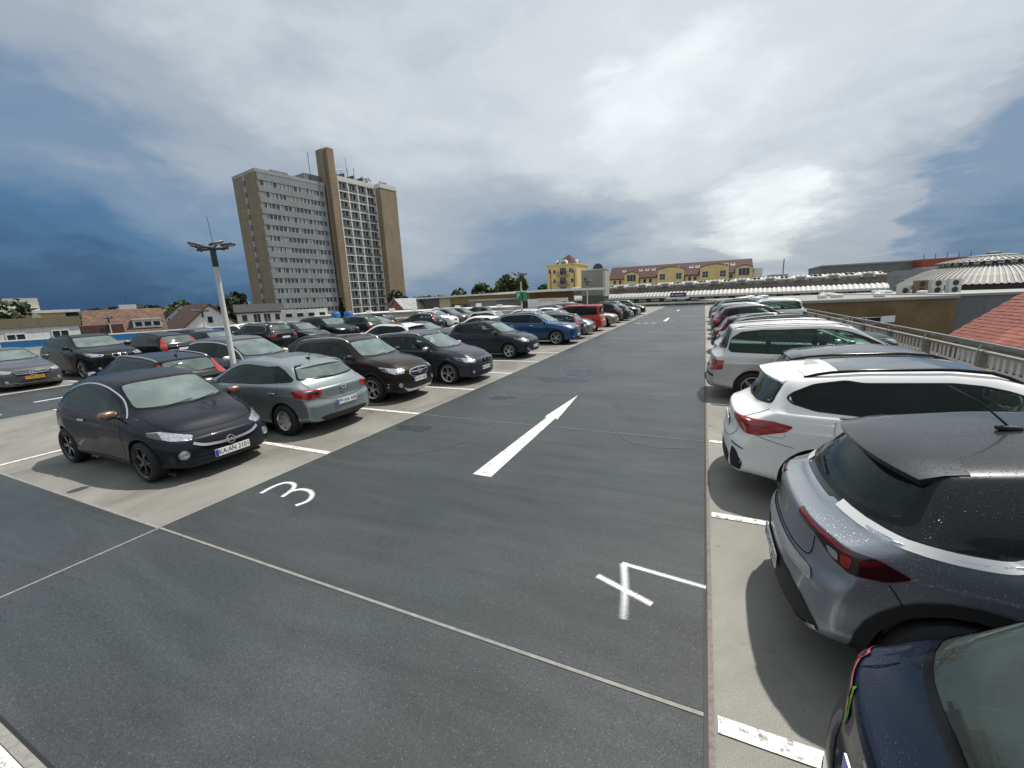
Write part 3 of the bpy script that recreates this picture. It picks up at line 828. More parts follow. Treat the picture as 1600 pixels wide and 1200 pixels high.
    if c.get('twotone'):   # a body zone in another colour, painted as its own skin
        for nm, mat, poly, d, off in c['twotone']:
            dd = Vector(d)
            if abs(dd.y) > .5:
                for sy in (1, -1): S.patch(nm, sidep([(X(s), z) for s, z in poly], sy), (0, sy, 0), mat, root, off=off, sp=sp)
            elif abs(dd.z) > .5: S.patch(nm, [(X(s), y) for s, y in poly], d, mat, root, off=off, sp=sp)
            else: S.patch(nm, poly, d, mat, root, off=off, sp=sp)
    body = S.finish(pm, root)
    if c.get('tone'):       # second colour above a line, its edge hidden under the bright strip
        zl, tm, xmin = c['tone']; body.data.materials.append(tm)
        for v in body.data.vertices:
            z = float(np.interp(L / 2 - v.co.x, [q[0] for q in zl], [q[1] for q in zl]))
            if abs(v.co.z - z) < .024 and L / 2 - v.co.x > xmin: v.co.z = z
        for p in body.data.polygons:
            ctr = p.center; sx = L / 2 - ctr.x
            if sx > xmin and ctr.z > float(np.interp(sx, [q[0] for q in zl], [q[1] for q in zl])): p.material_index = 1
    add_wheels(c, root, S, det >= 1)
    # painted parts take their lacquer from the object, so that copies can have another colour
    for ch in [o for o in COL.objects if o.parent is not None and (o.parent == root or o.parent.parent == root)]:
        if ch.type == 'MESH' and ch.material_slots and ch.material_slots[0].material == pm:
            ch['lacquer'] = 1
            ch.material_slots[0].link = 'OBJECT'; ch.material_slots[0].material = pm
    return S

KIDS = {}
def learn_kids():
    KIDS.clear()
    for o in bpy.data.objects:
        if o.parent is not None: KIDS.setdefault(o.parent.name, []).append(o)
def copy_tree(o, parent=None, col=None):
    n = o.copy(); COL.objects.link(n)
    if parent is not None: n.parent = parent
    if col is not None and n.type == 'MESH' and n.get('lacquer'):
        n.material_slots[0].link = 'OBJECT'; n.material_slots[0].material = col
    for ch in KIDS.get(o.name, []): copy_tree(ch, n, col)
    return n
# ---------------------------------------------------------------- car designs (s is metres behind the nose)
def mirror_poly(half):
    return list(half) + [(-y, z) for y, z in reversed(half) if y > 1e-6]
COPPER = simple('copper_paint', (.23, .13, .085), .3, .6, coat=.6)
def gen(L, W, H, wb, fo, R, zn, cowl, zc, hdr, zh, peak, end, ze, gb, zg, zt, b0, b1, rear, pillars, gc=.18, **kw):
    """a car from its main points: nose height zn, cowl, windscreen header, roof peak, roof end, rear glass foot, belt line b0 to b1;
    rear lists the points of the side window outline behind the roof end, top to bottom"""
    hw = W / 2; rwf = kw.get('roofw', .71); rw_ = rwf * hw; hoodw = kw.get('hoodw', .82)
    top = [(0, zn - .09), (.045, zn), (.22, zn + (zc - zn) * .42), (cowl * .6, zn + (zc - zn) * .78), (cowl, zc), (hdr, zh), (hdr + .22, zh + (H - zh) * .72), (peak, H), ((peak + end) / 2, H - (H - ze) * .3), (end, ze), (gb, zg), (gb + (L - gb) * .6, zg - .07), (L, zt)]
    topf = curve(top, .03); zb = lambda s: float(np.interp(s, [cowl, gb], [b0, b1]))
    fs = kw.pop('fs', cowl + .30)
    dlo = [(fs, zb(fs) + .025)]; n = 5
    s1 = hdr + .32
    for i in range(1, n + 1):
        s = fs + (s1 - fs) * i / n
        z0 = zb(fs) + .025; z1 = float(topf(s1)) - .125; t = i / n
        dlo.append((s, z0 + (z1 - z0) * (1 - (1 - t) ** 1.45)))
    for s in (peak, (peak + end) / 2): 
        if s > s1 + .1: dlo.append((s, float(topf(s)) - .122))
    dlo += rear
    sb = rear[-1][0]
    for k in (.66, .33): dlo.append((fs + (sb - fs) * k, zb(fs + (sb - fs) * k) + .022))
    dB = pillars[0][0] if pillars else fs + 1.1
    lo = gc + .13; ax1 = fo + wb
    doors = [[(cowl + .24, lo), (cowl + .20, (lo + b0) / 2), (cowl + .24, zb(cowl) - .005), (dB, zb(dB) - .005), (dB, lo)]]
    if len(pillars) > 1 and not kw.get('two_door'):
        dC = min(pillars[1][0] + .06, ax1 + .12); doors.append([(dB + .012, lo), (dB + .012, zb(dB) - .005), (dC + .08, zb(dC) - .005), (dC, (lo + b1) / 2 + .05), (ax1 - .45, lo)])
    c = dict(L=L, W=W, H=H, wb=wb, fo=fo, R=R, gc=gc, top=top, cowl=cowl, roofw=rwf, hoodw=hoodw,
        belt=[(0, zn - .10), (.3, zn - .02), (cowl * .7, b0 - .045), (cowl, b0 - .012), ((cowl + gb) / 2, zb((cowl + gb) / 2)), (gb, b1 - .01), (L, zt - .03)],
        ws=(zc + .004, hoodw * hw * .965, zh + .0, rw_ - .055), rw=(zg + .012, .74 * hw, ze - .02, rw_ - .085),
        dlo=dlo, pillars=pillars, doors=doors, hz=(b0 + b1) / 2 - .13, mirror=(cowl + .36, b0 + .085, 1.0),
        seams=[('bonnet_gap', (0, 0, 1), [[(cowl - .10, hw * .775), (cowl * .5, hw * .76), (.28, hw * .66), (.16, hw * .34), (.15, 0), (.16, -hw * .34), (.28, -hw * .66), (cowl * .5, -hw * .76), (cowl - .10, -hw * .775)]], .008)],
        face=[(.1, -.06), (gc + .1, 0), (zn - .2, 0), (zn - .05, -.03), (zn + .2, -.12)],
        tail=[(.1, .09), (gc + .12, .0), (zt - .32, 0), (zt - .22, .05), (zt - .02, .06), (zt + .2, .10)],
        cabin_end=L - .45)
    c.update(kw)
    return c
def std_front(c, zn, hw, kind='a', plate='', emblem=None, yellow=False):
    """grille, intake, lamps and plate for an ordinary nose"""
    f = c.setdefault('faces', []); g = c['gc']
    if kind == 'a':      # shield grille
        f.append(('grille', GLOSS, mirror_poly([(0, zn - .03), (.30, zn - .045), (.36, zn - .09), (.28, zn - .20), (0, zn - .225)]), .004, True))
        c.setdefault('bars', []).append(('grille_bar', CHROME, [[(-.31, zn - .10), (0, zn - .125), (.31, zn - .10)]], .022, True))
    elif kind == 'k':    # two kidneys
        for s in (1, -1): f.append(('kidney_grille', GLOSS, [(s * .03, zn - .04), (s * .22, zn - .055), (s * .25, zn - .12), (s * .20, zn - .20), (s * .05, zn - .205), (s * .02, zn - .13)], .006, True))
        for s in (1, -1): c.setdefault('bars', []).append(('kidney_frame', CHROME, [[(s * .03, zn - .04), (s * .22, zn - .055), (s * .25, zn - .12), (s * .20, zn - .20), (s * .05, zn - .205), (s * .02, zn - .13), (s * .03, zn - .04)]], .014, True))
    elif kind == 'w':    # wide slot
        f.append(('grille', GLOSS, mirror_poly([(0, zn - .06), (.42, zn - .05), (.40, zn - .13), (0, zn - .16)]), .004, True))
        c.setdefault('bars', []).append(('grille_bar', SATIN, [[(-.4, zn - .09), (0, zn - .11), (.4, zn - .09)]], .016, True))
    f.append(('lower_intake', BLACK, mirror_poly([(0, g + .20), (.38, g + .19), (.52, g + .10), (.40, g + .05), (0, g + .04)]), .004, True))
    c.setdefault('lamps', []).append(('headlight', [(.13, .44, zn - .05), (.12, .46, zn - .13), (.26, hw * .80, zn - .12), (.50, hw * .93, zn - .035), (.60, hw * .93, zn + .04), (.34, hw * .78, zn + .015)], 40, LENS_W, .006,
        [('lamp_bezel', [(.32, hw * .84, zn - .095), (.50, hw * .93, zn - .03), (.58, hw * .93, zn + .03), (.40, hw * .84, zn + .01)], LENS_S, .009)]))
    c.setdefault('plates', []).append((0, g + .27 if kind != 'a' else zn - .30, (1, 0, 0), plate, yellow))
    if emblem: c.setdefault('emblems', []).append((0, zn - .115, (1, 0, 0)) + emblem)
    c.setdefault('rounds', []).append((hw * .70, g + .20, .045, True, 'fog_light', LENS_W))
    return c
def std_rear(c, zt, hw, L, plate='', z=None, kind='h', mat=None):
    """tail lamps, plate and bumper trim for an ordinary tail"""
    mat = mat or LENS_R; z = z or zt - .06
    if kind == 'h':
        pts = [(L - .04, hw * .58, z + .03), (L - .02, hw * .60, z - .07), (L - .10, hw * .82, z - .13), (L - .30, hw * .96, z - .06), (L - .42, hw * .97, z + .03), (L - .14, hw * .84, z + .05)]
    elif kind == 'v':   # tall lamps up the rear pillar
        pts = [(L - .05, hw * .74, z + .02), (L - .03, hw * .72, z - .16), (L - .08, hw * .88, z - .18), (L - .16, hw * .97, z - .12), (L - .22, hw * .93, z + .06), (c['L'] - .42, hw * .80, z + .36), (c['L'] - .38, hw * .74, z + .36)]
    else:               # big square lamps
        pts = [(L - .04, hw * .72, z + .06), (L - .03, hw * .72, z - .16), (L - .08, hw * .88, z - .17), (L - .22, hw * .98, z - .15), (L - .24, hw * .98, z + .05), (L - .1, hw * .86, z + .07)]
    c.setdefault('lamps', []).append(('tail_light', pts, 142, mat, .007))
    c.setdefault('plates', []).append((0, z - .13, (-1, 0, 0), plate))
    c.setdefault('faces', []).append(('bumper_valance', BLACK, mirror_poly([(0, c['gc'] + .20), (.5, c['gc'] + .20), (.66, c['gc'] + .17), (.60, c['gc'] + .11), (0, c['gc'] + .11)]), .004, False))
    c.setdefault('seams', []).append(('tailgate_gap', (-1, 0, 0), [[(-hw * .68, zt + .05), (-hw * .62, z - .22), (0, z - .26), (hw * .62, z - .22), (hw * .68, zt + .05)]], .008))
    return c

def city_car():
    return dict(L=3.72, W=1.72, H=1.48, wb=2.33, fo=.73, R=.308, gc=.17, arch=.045, wheel=('y', 'low'), rim='dark', spokes=5, tw=.215, sig=.035,
        top=[(0, .60), (.05, .68), (.22, .785), (.5, .88), (.92, .985), (1.62, 1.385), (1.85, 1.445), (2.2, 1.48), (2.6, 1.465), (3.0, 1.395), (3.14, 1.35), (3.5, 1.02), (3.62, .93), (3.72, .84)],
        belt=[(0, .60), (.3, .72), (.9, .90), (1.3, .945), (2.3, .965), (3.0, 1.02), (3.3, 1.0), (3.72, .86)],
        plan=[(0, .80), (.25, .93), (.6, .99), (1.0, .985), (1.9, .965), (2.6, .985), (3.05, 1.0), (3.4, .95), (3.72, .84)],
        face=[(.1, -.05), (.28, .0), (.48, .0), (.62, -.05), (.8, -.16)], bow=(.30, .22), roofw=.70, hoodw=.80,
        ws=(.985, .655, 1.395, .545), rw=(1.02, .56, 1.345, .46), cowl=.92, gws=G_WSD,
        dlo=[(1.17, .985), (1.42, 1.155), (1.66, 1.275), (1.95, 1.34), (2.3, 1.355), (2.62, 1.305), (2.90, 1.215), (3.10, 1.085), (3.08, 1.05), (2.55, 1.0), (1.9, .975)],
        pillars=[(2.38, 2.30, .06)], tints=[G_SIDE, G_SIDE],
        strip=([(1.05, .93), (1.28, 1.11), (1.5, 1.235), (1.72, 1.32), (2.0, 1.37), (2.3, 1.38), (2.64, 1.335), (2.94, 1.24), (3.15, 1.105), (3.15, 1.03)], .022),
        doors=[[(1.18, .30), (1.15, .62), (1.17, .94), (2.40, .965), (2.46, .62), (2.36, .30)]], hz=.83, handle=CHROME,
        lamps=[('headlight', [(.16, .40, .655), (.13, .44, .60), (.24, .66, .625), (.50, .80, .70), (.56, .80, .755), (.40, .70, .755)], 38, LENS_W, .006,
                [('lamp_bezel', [(.36, .69, .645), (.52, .80, .70), (.56, .80, .75), (.42, .72, .745)], LENS_S, .009)]),
               ('tail_light', [(3.55, .62, .90), (3.62, .60, .72), (3.45, .80, .68), (3.28, .85, .74), (3.3, .85, .88)], 145, LENS_R, .006)],
        faces=[('upper_grille', GLOSS, [(.44, .565), (.46, .515), (.33, .43), (.0, .405), (-.33, .43), (-.46, .515), (-.44, .565), (-.3, .535), (0, .525), (.3, .535)], .004, True),
               ('lower_bumper', BLACK, [(.62, .225), (.5, .265), (0, .275), (-.5, .265), (-.62, .225), (-.55, .19), (0, .185), (.55, .19)], .006, True)],
        bars=[('grille_bar', SATIN, [[(-.47, .560), (-.36, .500), (-.15, .478), (0, .476), (.15, .478), (.36, .500), (.47, .560)]], .040, True)],
        rounds=[(.60, .42, .055, True, 'fog_light', LENS_W)], emblems=[(0, .482, (1, 0, 0), .058)],
        plates=[(0, .335, (1, 0, 0), 'KA:AN 2101')], mirror=(1.22, 1.0, 1.0, COPPER),
        seams=[('bonnet_gap', (0, 0, 1), [[(.80, .67), (.55, .66), (.30, .56), (.20, .3), (.17, 0), (.20, -.3), (.30, -.56), (.55, -.66), (.80, -.67)]], .008)],
        spoiler=(2.95, 3.2, .50, -.085, .03))

def silver_hatch():
    c = gen(4.40, 1.81, 1.51, 2.685, .93, .315, .72, 1.12, 1.02, 1.98, 1.435, 2.55, 3.72, 1.385, 4.12, 1.04, .93, .95, 1.02,
        [(3.38, 1.365), (3.62, 1.28), (3.86, 1.115), (3.84, 1.075)], [(2.36, 2.30, .07), (3.42, 3.28, .05)], gc=.17,
        wheel=('cap', 'cap'), rim='silver', spokes=7, tints=[G_SIDE, G_SIDE, G_DARK], grw=G_RWD, mirror=(1.48, 1.04, 1.0), aerial=('rod', 3.45, .30), bow=(.26, .24))
    std_front(c, .72, .905)
    c['lamps'] += [('tail_light', [(4.30, .50, .915), (4.32, .50, .80), (4.20, .74, .74), (4.02, .88, .79), (3.94, .90, .90), (4.10, .84, .935)], 142, LENS_R, .007,
        [('lamp_inner', [(4.30, .54, .90), (4.29, .56, .84), (4.22, .68, .84), (4.18, .72, .89)], LENS_D, .010)])]
    c['plates'] += [(0, .60, (-1, 0, 0), 'PF:AA 408')]
    c['emblems'] = [(0, .90, (-1, 0, 0), .062)]
    c['faces'] += [('plate_recess', None, mirror_poly([(0, .67), (.30, .67), (.34, .62), (.29, .54), (0, .535)]), .003, False),
                   ('bumper_valance', BLACK, mirror_poly([(0, .40), (.45, .40), (.62, .37), (.55, .30), (0, .295)]), .004, False)]
    c['seams'] += [('tailgate_gap', (-1, 0, 0), [[(-.66, 1.04), (-.60, .78), (-.44, .69), (0, .675), (.44, .69), (.60, .78), (.66, 1.04)]], .008),
                   ('bumper_gap', (0, 1, 0), [[(4.2, .72), (3.95, .70)]], .006)]
    c['spoiler'] = (3.60, 3.84, .60, -.075, .035); c['rw'] = (1.06, .70, 1.375, .555)
    return c

def brown_crossover():
    c = gen(4.28, 1.78, 1.65, 2.555, .87, .345, .88, 1.08, 1.13, 1.78, 1.56, 2.35, 3.72, 1.555, 4.02, 1.18, .98, 1.07, 1.15,
        [(3.36, 1.50), (3.52, 1.44), (3.66, 1.24), (3.62, 1.19)], [(2.22, 2.20, .08), (3.14, 3.10, .05)], gc=.20, clad=.05,
        wheel=('twin', 'mid'), rim='silver', tints=[G_SIDE, G_SIDE, G_DARK], mirror=(1.46, 1.17, 1.0, BLACK), rails=(1.75, 3.7, SATIN), gws=G_WSD, bow=(.26, .2))
    c['faces'] = [('grille', GLOSS, mirror_poly([(0, .82), (.34, .80), (.385, .73), (.30, .63), (0, .605)]), .004, True),
                  ('lower_intake', BLACK, mirror_poly([(0, .47), (.46, .455), (.52, .40), (.42, .34), (0, .335)]), .004, True),
                  ('fog_recess', BLACK, [(.52, .52), (.76, .56), (.80, .48), (.66, .36), (.56, .38)], .004, True), ('fog_recess', BLACK, [(-.52, .52), (-.76, .56), (-.80, .48), (-.66, .36), (-.56, .38)], .004, True),
                  ('skid_plate', SATIN, mirror_poly([(0, .315), (.42, .325), (.56, .38), (.60, .37), (.46, .265), (0, .255)]), .010, True)]
    c['bars'] = [('grille_frame', CHROME, [mirror_poly([(0, .825), (.345, .805), (.395, .73), (.305, .625), (0, .60)])+[(0,.825)]], .026, True), ('grille_bar', CHROME, [[(-.37, .755), (0, .725), (.37, .755)]], .030, True),
                 ('grille_slat', SATIN, [[(-.34, .69), (0, .67), (.34, .69)]], .008, True)]
    c['lamps'] = [('headlight', [(.13, .45, .84), (.13, .46, .74), (.26, .70, .745), (.50, .83, .83), (.60, .835, .92), (.34, .70, .885)], 40, LENS_W, .006, [('lamp_bezel', [(.36, .76, .80), (.52, .83, .84), (.58, .83, .90), (.42, .78, .885)], LENS_S, .009)]),
                  ('tail_light', [(4.22, .60, 1.02), (4.22, .62, .86), (4.1, .84, .84), (3.98, .87, .9), (3.95, .87, 1.05)], 142, LENS_R, .007)]
    c['rounds'] = [(.66, .455, .05, True, 'fog_light', LENS_W)]; c['emblems'] = [(0, .735, (1, 0, 0), .06)]
    c['plates'] = [(0, .535, (1, 0, 0), 'WO:P 3482'), (0, .82, (-1, 0, 0), '')]
    return c

def compact_mpv():
    c = gen(4.34, 1.80, 1.555, 2.67, .83, .325, .78, 1.00, 1.06, 1.92, 1.475, 2.55, 3.82, 1.455, 4.14, 1.10, .95, .985, 1.06,
        [(3.42, 1.41), (3.66, 1.34), (3.88, 1.15), (3.84, 1.11)], [(1.50, 1.72, .05), (2.28, 2.24, .08), (3.26, 3.20, .05)], gc=.17,
        wheel=('y', 'low'), rim='silver', spokes=5, tints=[G_SIDE, G_SIDE, G_SIDE, G_DARK], mirror=(1.55, 1.08, 1.0, None), rails=(1.95, 3.85, CHROME), frame_mat=GLOSS, fs=1.18)
    c['mirror'] = (1.52, 1.08, 1.0, SATIN)
    dB = 2.28; lo = .31
    c['doors'] = [[(1.20, lo), (1.16, .62), (1.20, .985), (dB, 1.01), (dB, lo)], [(dB + .012, lo), (dB + .012, 1.01), (3.36, 1.04), (3.28, .68), (3.05, lo)]]
    std_front(c, .78, .90, 'k', 'RA:GM 38'); std_rear(c, .95, .90, 4.34)
    return c

def stepway():
    c = gen(4.10, 1.80, 1.55, 2.60, .84, .325, .82, 1.04, 1.06, 1.82, 1.475, 2.4, 3.58, 1.45, 3.90, 1.10, .95, .99, 1.07,
        [(3.22, 1.42), (3.40, 1.36), (3.50, 1.17), (3.46, 1.13)], [(2.26, 2.24, .08), (3.12, 3.08, .05)], gc=.21, clad=.06,
        wheel=('y', 'mid'), rim='silver', tints=[G_SIDE, G_SIDE, G_DARK], mirror=(1.44, 1.09, 1.0), rails=(1.95, 3.4, BLACK), bow=(.26, .2))
    std_front(c, .82, .90, 'w', 'MA:X 520'); std_rear(c, .95, .90, 4.10)
    c['faces'].append(('skid_plate', SATIN, mirror_poly([(0, .30), (.42, .31), (.58, .40), (.62, .39), (.46, .255), (0, .245)]), .010, True))
    return c

def blue_suv():
    c = gen(4.75, 1.90, 1.70, 2.81, .93, .365, .95, 1.18, 1.15, 2.0, 1.60, 2.6, 4.22, 1.59, 4.50, 1.22, 1.05, 1.11, 1.17,
        [(3.7, 1.545), (4.08, 1.46), (4.22, 1.30), (4.14, 1.24)], [(2.44, 2.40, .08), (3.42, 3.36, .06)], gc=.20, clad=.05,
        wheel=('y', 'low'), rim='silver', tints=[G_SIDE, G_DARK, G_DARK], mirror=(1.56, 1.20, 1.05), rails=(2.0, 4.1, SATIN), bow=(.26, .18),
        handle=CHROME)
    std_front(c, .95, .95, 'w', 'DÜ:W 71'); std_rear(c, 1.05, .95, 4.75)
    d = [p for p in c['dlo']]
    c['strip'] = ([(1.42, 1.10)] + [(s, z + .018) for s, z in d[1:]][: len(d) - 3], .016)
    return c

def white_crossover():
    c = gen(4.45, 1.82, 1.61, 2.67, .86, .345, .86, 1.10, 1.10, 1.95, 1.515, 2.5, 3.92, 1.50, 4.20, 1.12, 1.00, 1.03, 1.11,
        [(3.35, 1.475), (3.64, 1.425), (3.84, 1.33), (3.90, 1.26), (3.85, 1.205), (3.62, 1.14)], [(2.30, 2.26, .09), (3.20, 3.10, .05), (3.42, 3.20, .035)], gc=.19,
        wheel=('y', 'low'), rim='silver', tints=[G_SIDE, G_DARK, G_DARK, G_DARK], grw=G_DARKD, mirror=(1.48, 1.13, 1.0), rails=(1.95, 3.72, GLOSS), bow=(.24, .25),
        aerial=('fin', 3.55), flap=(3.98, .90, -1), roofw=.72)
    zb = 1.06; lo = .33
    c['doors'] = [[(1.36, lo), (1.30, .65), (1.34, 1.02), (2.30, 1.05), (2.30, lo)], [(2.312, lo), (2.312, 1.05), (3.44, 1.10), (3.46, .92), (3.34, .72), (3.08, lo)]]
    std_front(c, .86, .91, 'k', '')
    c['lamps'] += [('tail_light', [(4.36, .42, .985), (4.37, .46, .93), (4.24, .70, .825), (4.12, .80, .82), (3.92, .90, .90), (3.86, .90, .965), (4.05, .86, 1.005)], 138, LENS_R, .008,
        [('lamp_inner', [(4.34, .50, .945), (4.24, .68, .925), (4.10, .80, .925), (3.96, .88, .94), (4.10, .80, .915), (4.24, .68, .912)], LENS_D, .0105)])]
    c['rw'] = (1.14, .70, 1.485, .575); c['spoiler'] = (3.74, 4.08, .60, -.05, .03)
    c['plates'] += [(0, .80, (-1, 0, 0), '')]
    c['faces'] += [('bumper_valance', BLACK, mirror_poly([(0, .50), (.42, .50), (.52, .46), (.50, .30), (0, .30)]), .004, False),
        ('bumper_corner_vent', BLACK, [(.60, .60), (.70, .58), (.80, .46), (.78, .36), (.60, .34), (.56, .46)], .005, False), ('bumper_corner_vent', BLACK, [(-.60, .60), (-.70, .58), (-.80, .46), (-.78, .36), (-.60, .34), (-.56, .46)], .005, False),
        ('rear_reflector', LENS_D, [(.58, .66), (.80, .64), (.80, .625), (.58, .64)], .006, False), ('rear_reflector', LENS_D, [(-.58, .66), (-.80, .64), (-.80, .625), (-.58, .64)], .006, False)]
    c['seams'] += [('tailgate_gap', (-1, 0, 0), [[(-.72, 1.12), (-.63, .98), (-.58, .74), (-.4, .66), (0, .65), (.4, .66), (.58, .74), (.63, .98), (.72, 1.12)]], .008),
        ('bumper_gap', (0, 1, 0), [[(4.20, .83), (4.00, .76), (3.80, .72)]], .006), ('roof_gap', (0, 0, 1), [[(3.70, -.60), (3.78, 0), (3.70, .60)]], .008)]
    c['twotone'] = [('glass_roof', simple('roof_glass', (.01, .011, .013), .06, coat=1), [(2.1, -.52), (3.38, -.52), (3.38, .52), (2.1, .52)], (0, 0, 1), .004)]
    return c

def silver_crossover():
    """two-tone crossover with dark roof and bright strip kinking up at the rear pillar"""
    LOAD = simple('load_sill', (.80, .81, .82), .25, .85)
    ROOF = paint('dark_roof', (.024, .026, .030), .5, .34, drops=1.0)
    c = gen(4.22, 1.78, 1.60, 2.60, .85, .345, .86, 1.10, 1.10, 1.88, 1.50, 2.4, 3.62, 1.48, 4.02, 1.10, 1.00, 1.03, 1.09,
        [(3.2, 1.47), (3.40, 1.42), (3.52, 1.33), (3.30, 1.12)], [(2.24, 2.20, .08), (3.10, 3.02, .05)], gc=.20, clad=.075, arch=.06,
        wheel=('five', 'low'), rim='silver', tints=[G_SIDE, G_DARK, G_DARK], grw=G_DARKD, mirror=(1.46, 1.13, 1.0), bow=(.24, .30), aerial=('rod', 3.05, .40), roofw=.73)
    c['dlo'] = [p for p in c['dlo'] if p[0] < 2.0][:6] + [(2.25, 1.452), (2.55, 1.405), (2.90, 1.255), (3.14, 1.12), (3.10, 1.088), (2.5, 1.072), (1.9, 1.058)]; c['pillars'] = [(2.24, 2.20, .08), (3.0, 2.84, .04)]
    c['rw'] = (1.115, .74, 1.465, .60)
    std_front(c, .86, .89, 'a', '')
    c['lamps'] += [('tail_light', [(4.16, .34, 1.005), (4.17, .36, .965), (4.10, .56, .945), (4.00, .68, .87), (3.92, .75, .835), (3.82, .82, .845), (3.74, .86, .90), (3.86, .81, .96), (4.04, .62, .99)], 140, LENS_D, .008,
        [('lamp_light_guide', [(4.16, .36, .994), (4.16, .37, .984), (4.05, .58, .968), (3.93, .72, .945), (3.92, .74, .955), (4.02, .62, .979)], LENS_R, .011),
         ('lamp_block', [(4.02, .62, .935), (4.00, .65, .89), (3.965, .70, .875), (3.97, .69, .93)], SATIN, .012),
         ('lamp_inner', [(3.965, .70, .935), (3.96, .71, .87), (3.925, .74, .86), (3.925, .745, .935)], LENS_R, .0125)])]
    c['faces'] += [('load_sill_plate', LOAD, mirror_poly([(0, .735), (.50, .735), (.62, .725), (.66, .66), (.5, .665), (0, .665)]), .010, False),
        ('lower_bumper', BLACK, mirror_poly([(0, .56), (.42, .56), (.60, .50), (.72, .40), (.74, .28), (0, .26)]), .006, False)]
    c['bars'] = c.get('bars', []) + [('skid_trim', SATIN, [[(-.72, .38), (-.6, .315), (0, .30), (.6, .315), (.72, .38)]], .03, False)]
    c['plates'] += [(0, .50, (-1, 0, 0), 'HD:M 263')]
    c['seams'] += [('tailgate_gap', (-1, 0, 0), [[(-.56, .92), (-.56, .80), (-.52, .757), (0, .755), (.52, .757), (.56, .80), (.56, .92)]], .008),
        ('bumper_gap', (0, 1, 0), [[(3.80, .835), (3.74, .74), (3.70, .66)]], .006)]
    c['tone'] = ([(1.0, 1.3), (1.28, 1.13), (1.6, 1.315), (1.9, 1.45), (2.2, 1.49), (2.6, 1.44), (2.9, 1.295), (3.28, 1.085), (3.42, 1.06), (3.62, 1.064), (3.95, 1.10), (4.3, 1.10)], ROOF, 1.20)
    c['strip'] = ([(1.9, 1.45), (2.2, 1.492), (2.6, 1.445), (2.9, 1.295), (3.26, 1.092), (3.33, 1.066), (3.42, 1.058), (3.62, 1.062), (3.95, 1.102)], .060); c['strip_mat'] = simple('bright_strip', (.80, .80, .78), .3, .35)
    c['spoiler'] = (3.46, 3.84, .61, -.055, .035, ROOF)
    return c

def blue_hatch():
    c = gen(4.05, 1.74, 1.46, 2.50, .82, .305, .72, 1.00, .99, 1.80, 1.385, 2.3, 3.45, 1.36, 3.86, .99, .90, .93, .98,
        [(3.10, 1.34), (3.34, 1.26), (3.50, 1.09), (3.46, 1.04)], [(2.10, 2.06, .07), (3.08, 3.0, .05)], gc=.17,
        wheel=('five', 'mid'), tints=[G_SIDE, G_SIDE, G_DARK], grw=G_RWN, mirror=(1.36, 1.0, 1.0), bow=(.26, .26))
    std_front(c, .72, .87, 'w', ''); std_rear(c, .90, .87, 4.05, 'KA:DS 610')
    c['rw'] = (1.0, .74, 1.35, .60); c['spoiler'] = (3.36, 3.54, .56, -.06, .03)
    c['faces'] += [('bumper_sticker', simple('sticker_green', (.12, .30, .02), .4), [(-.46, .90), (-.405, .80), (-.46, .68), (-.515, .80)], .006, False), ('sticker_mark', simple('sticker_yellow', (.5, .42, .03), .4), [(-.46, .84), (-.435, .80), (-.46, .75), (-.485, .80)], .008, False)]
    return c

def big_mpv():
    c = gen(4.64, 1.81, 1.73, 2.84, .90, .33, .80, 1.00, 1.08, 1.98, 1.64, 2.6, 4.22, 1.66, 4.46, 1.14, 1.02, 1.02, 1.06,
        [(3.6, 1.59), (4.02, 1.545), (4.20, 1.42), (4.26, 1.16), (4.20, 1.10)], [(1.52, 1.86, .06), (2.36, 2.34, .10), (3.42, 3.40, .08)], gc=.17,
        wheel=('five', 'mid'), tints=[G_SIDE, G_SIDE, G_SIDE, G_SIDE], grw=G_DARK, mirror=(1.60, 1.12, 1.0), rails=(2.1, 4.15, SATIN), roofw=.78, fs=1.14, bow=(.28, .16), seat=2.2)
    c['doors'] = [[(1.36, .30), (1.30, .62), (1.34, 1.005), (2.36, 1.02), (2.36, .30)], [(2.372, .30), (2.372, 1.02), (3.42, 1.035), (3.40, .72), (3.20, .30)]]
    std_front(c, .80, .905, 'w', ''); std_rear(c, 1.02, .905, 4.64, '', z=.86, kind='q')
    c['faces'] += [('bumper_strip', BLACK, mirror_poly([(0, .60), (.6, .60), (.80, .59), (.80, .545), (0, .555)]), .006, False)]
    c['rw'] = (1.15, .72, 1.63, .62)
    return c

def saloon():
    c = gen(4.90, 1.85, 1.46, 2.94, .85, .335, .76, 1.35, 1.0, 2.25, 1.385, 2.7, 3.55, 1.36, 4.22, 1.075, .98, .95, .99,
        [(3.3, 1.315), (3.62, 1.24), (3.86, 1.07), (3.80, 1.03)], [(2.72, 2.68, .06), (3.60, 3.56, .03)], gc=.15,
        wheel=('five', 'low'), tints=[G_SIDE, G_SIDE, G_DARK], mirror=(1.78, 1.03, 1.0), bow=(.30, .20), frame_mat=GLOSS, fs=1.72)
    c['top'][-2:] = [(4.55, 1.06), (4.86, 1.02), (4.90, .95)]
    c['rw'] = (1.09, .66, 1.345, .55); c['rwiper'] = False
    std_front(c, .76, .925, 'n', 'T:953-GV', yellow=True); std_rear(c, .98, .925, 4.9)
    c['faces'] += [('grille', GLOSS, mirror_poly([(0, .70), (.40, .69), (.47, .64), (.42, .54), (0, .52)]), .004, True)]
    c['bars'] = [('grille_bar', CHROME, [[(-.44, .655), (0, .64), (.44, .655)]], .018, True), ('grille_bar', CHROME, [[(-.42, .60), (0, .585), (.42, .60)]], .018, True), ('bumper_trim', CHROME, [[(-.62, .30), (0, .26), (.62, .30)]], .022, True)]
    c['emblems'] = [(0, .615, (1, 0, 0), .085, False, True)]
    c['plates'][0] = (0, .455, (1, 0, 0), 'T:953-GV', True)
    return c

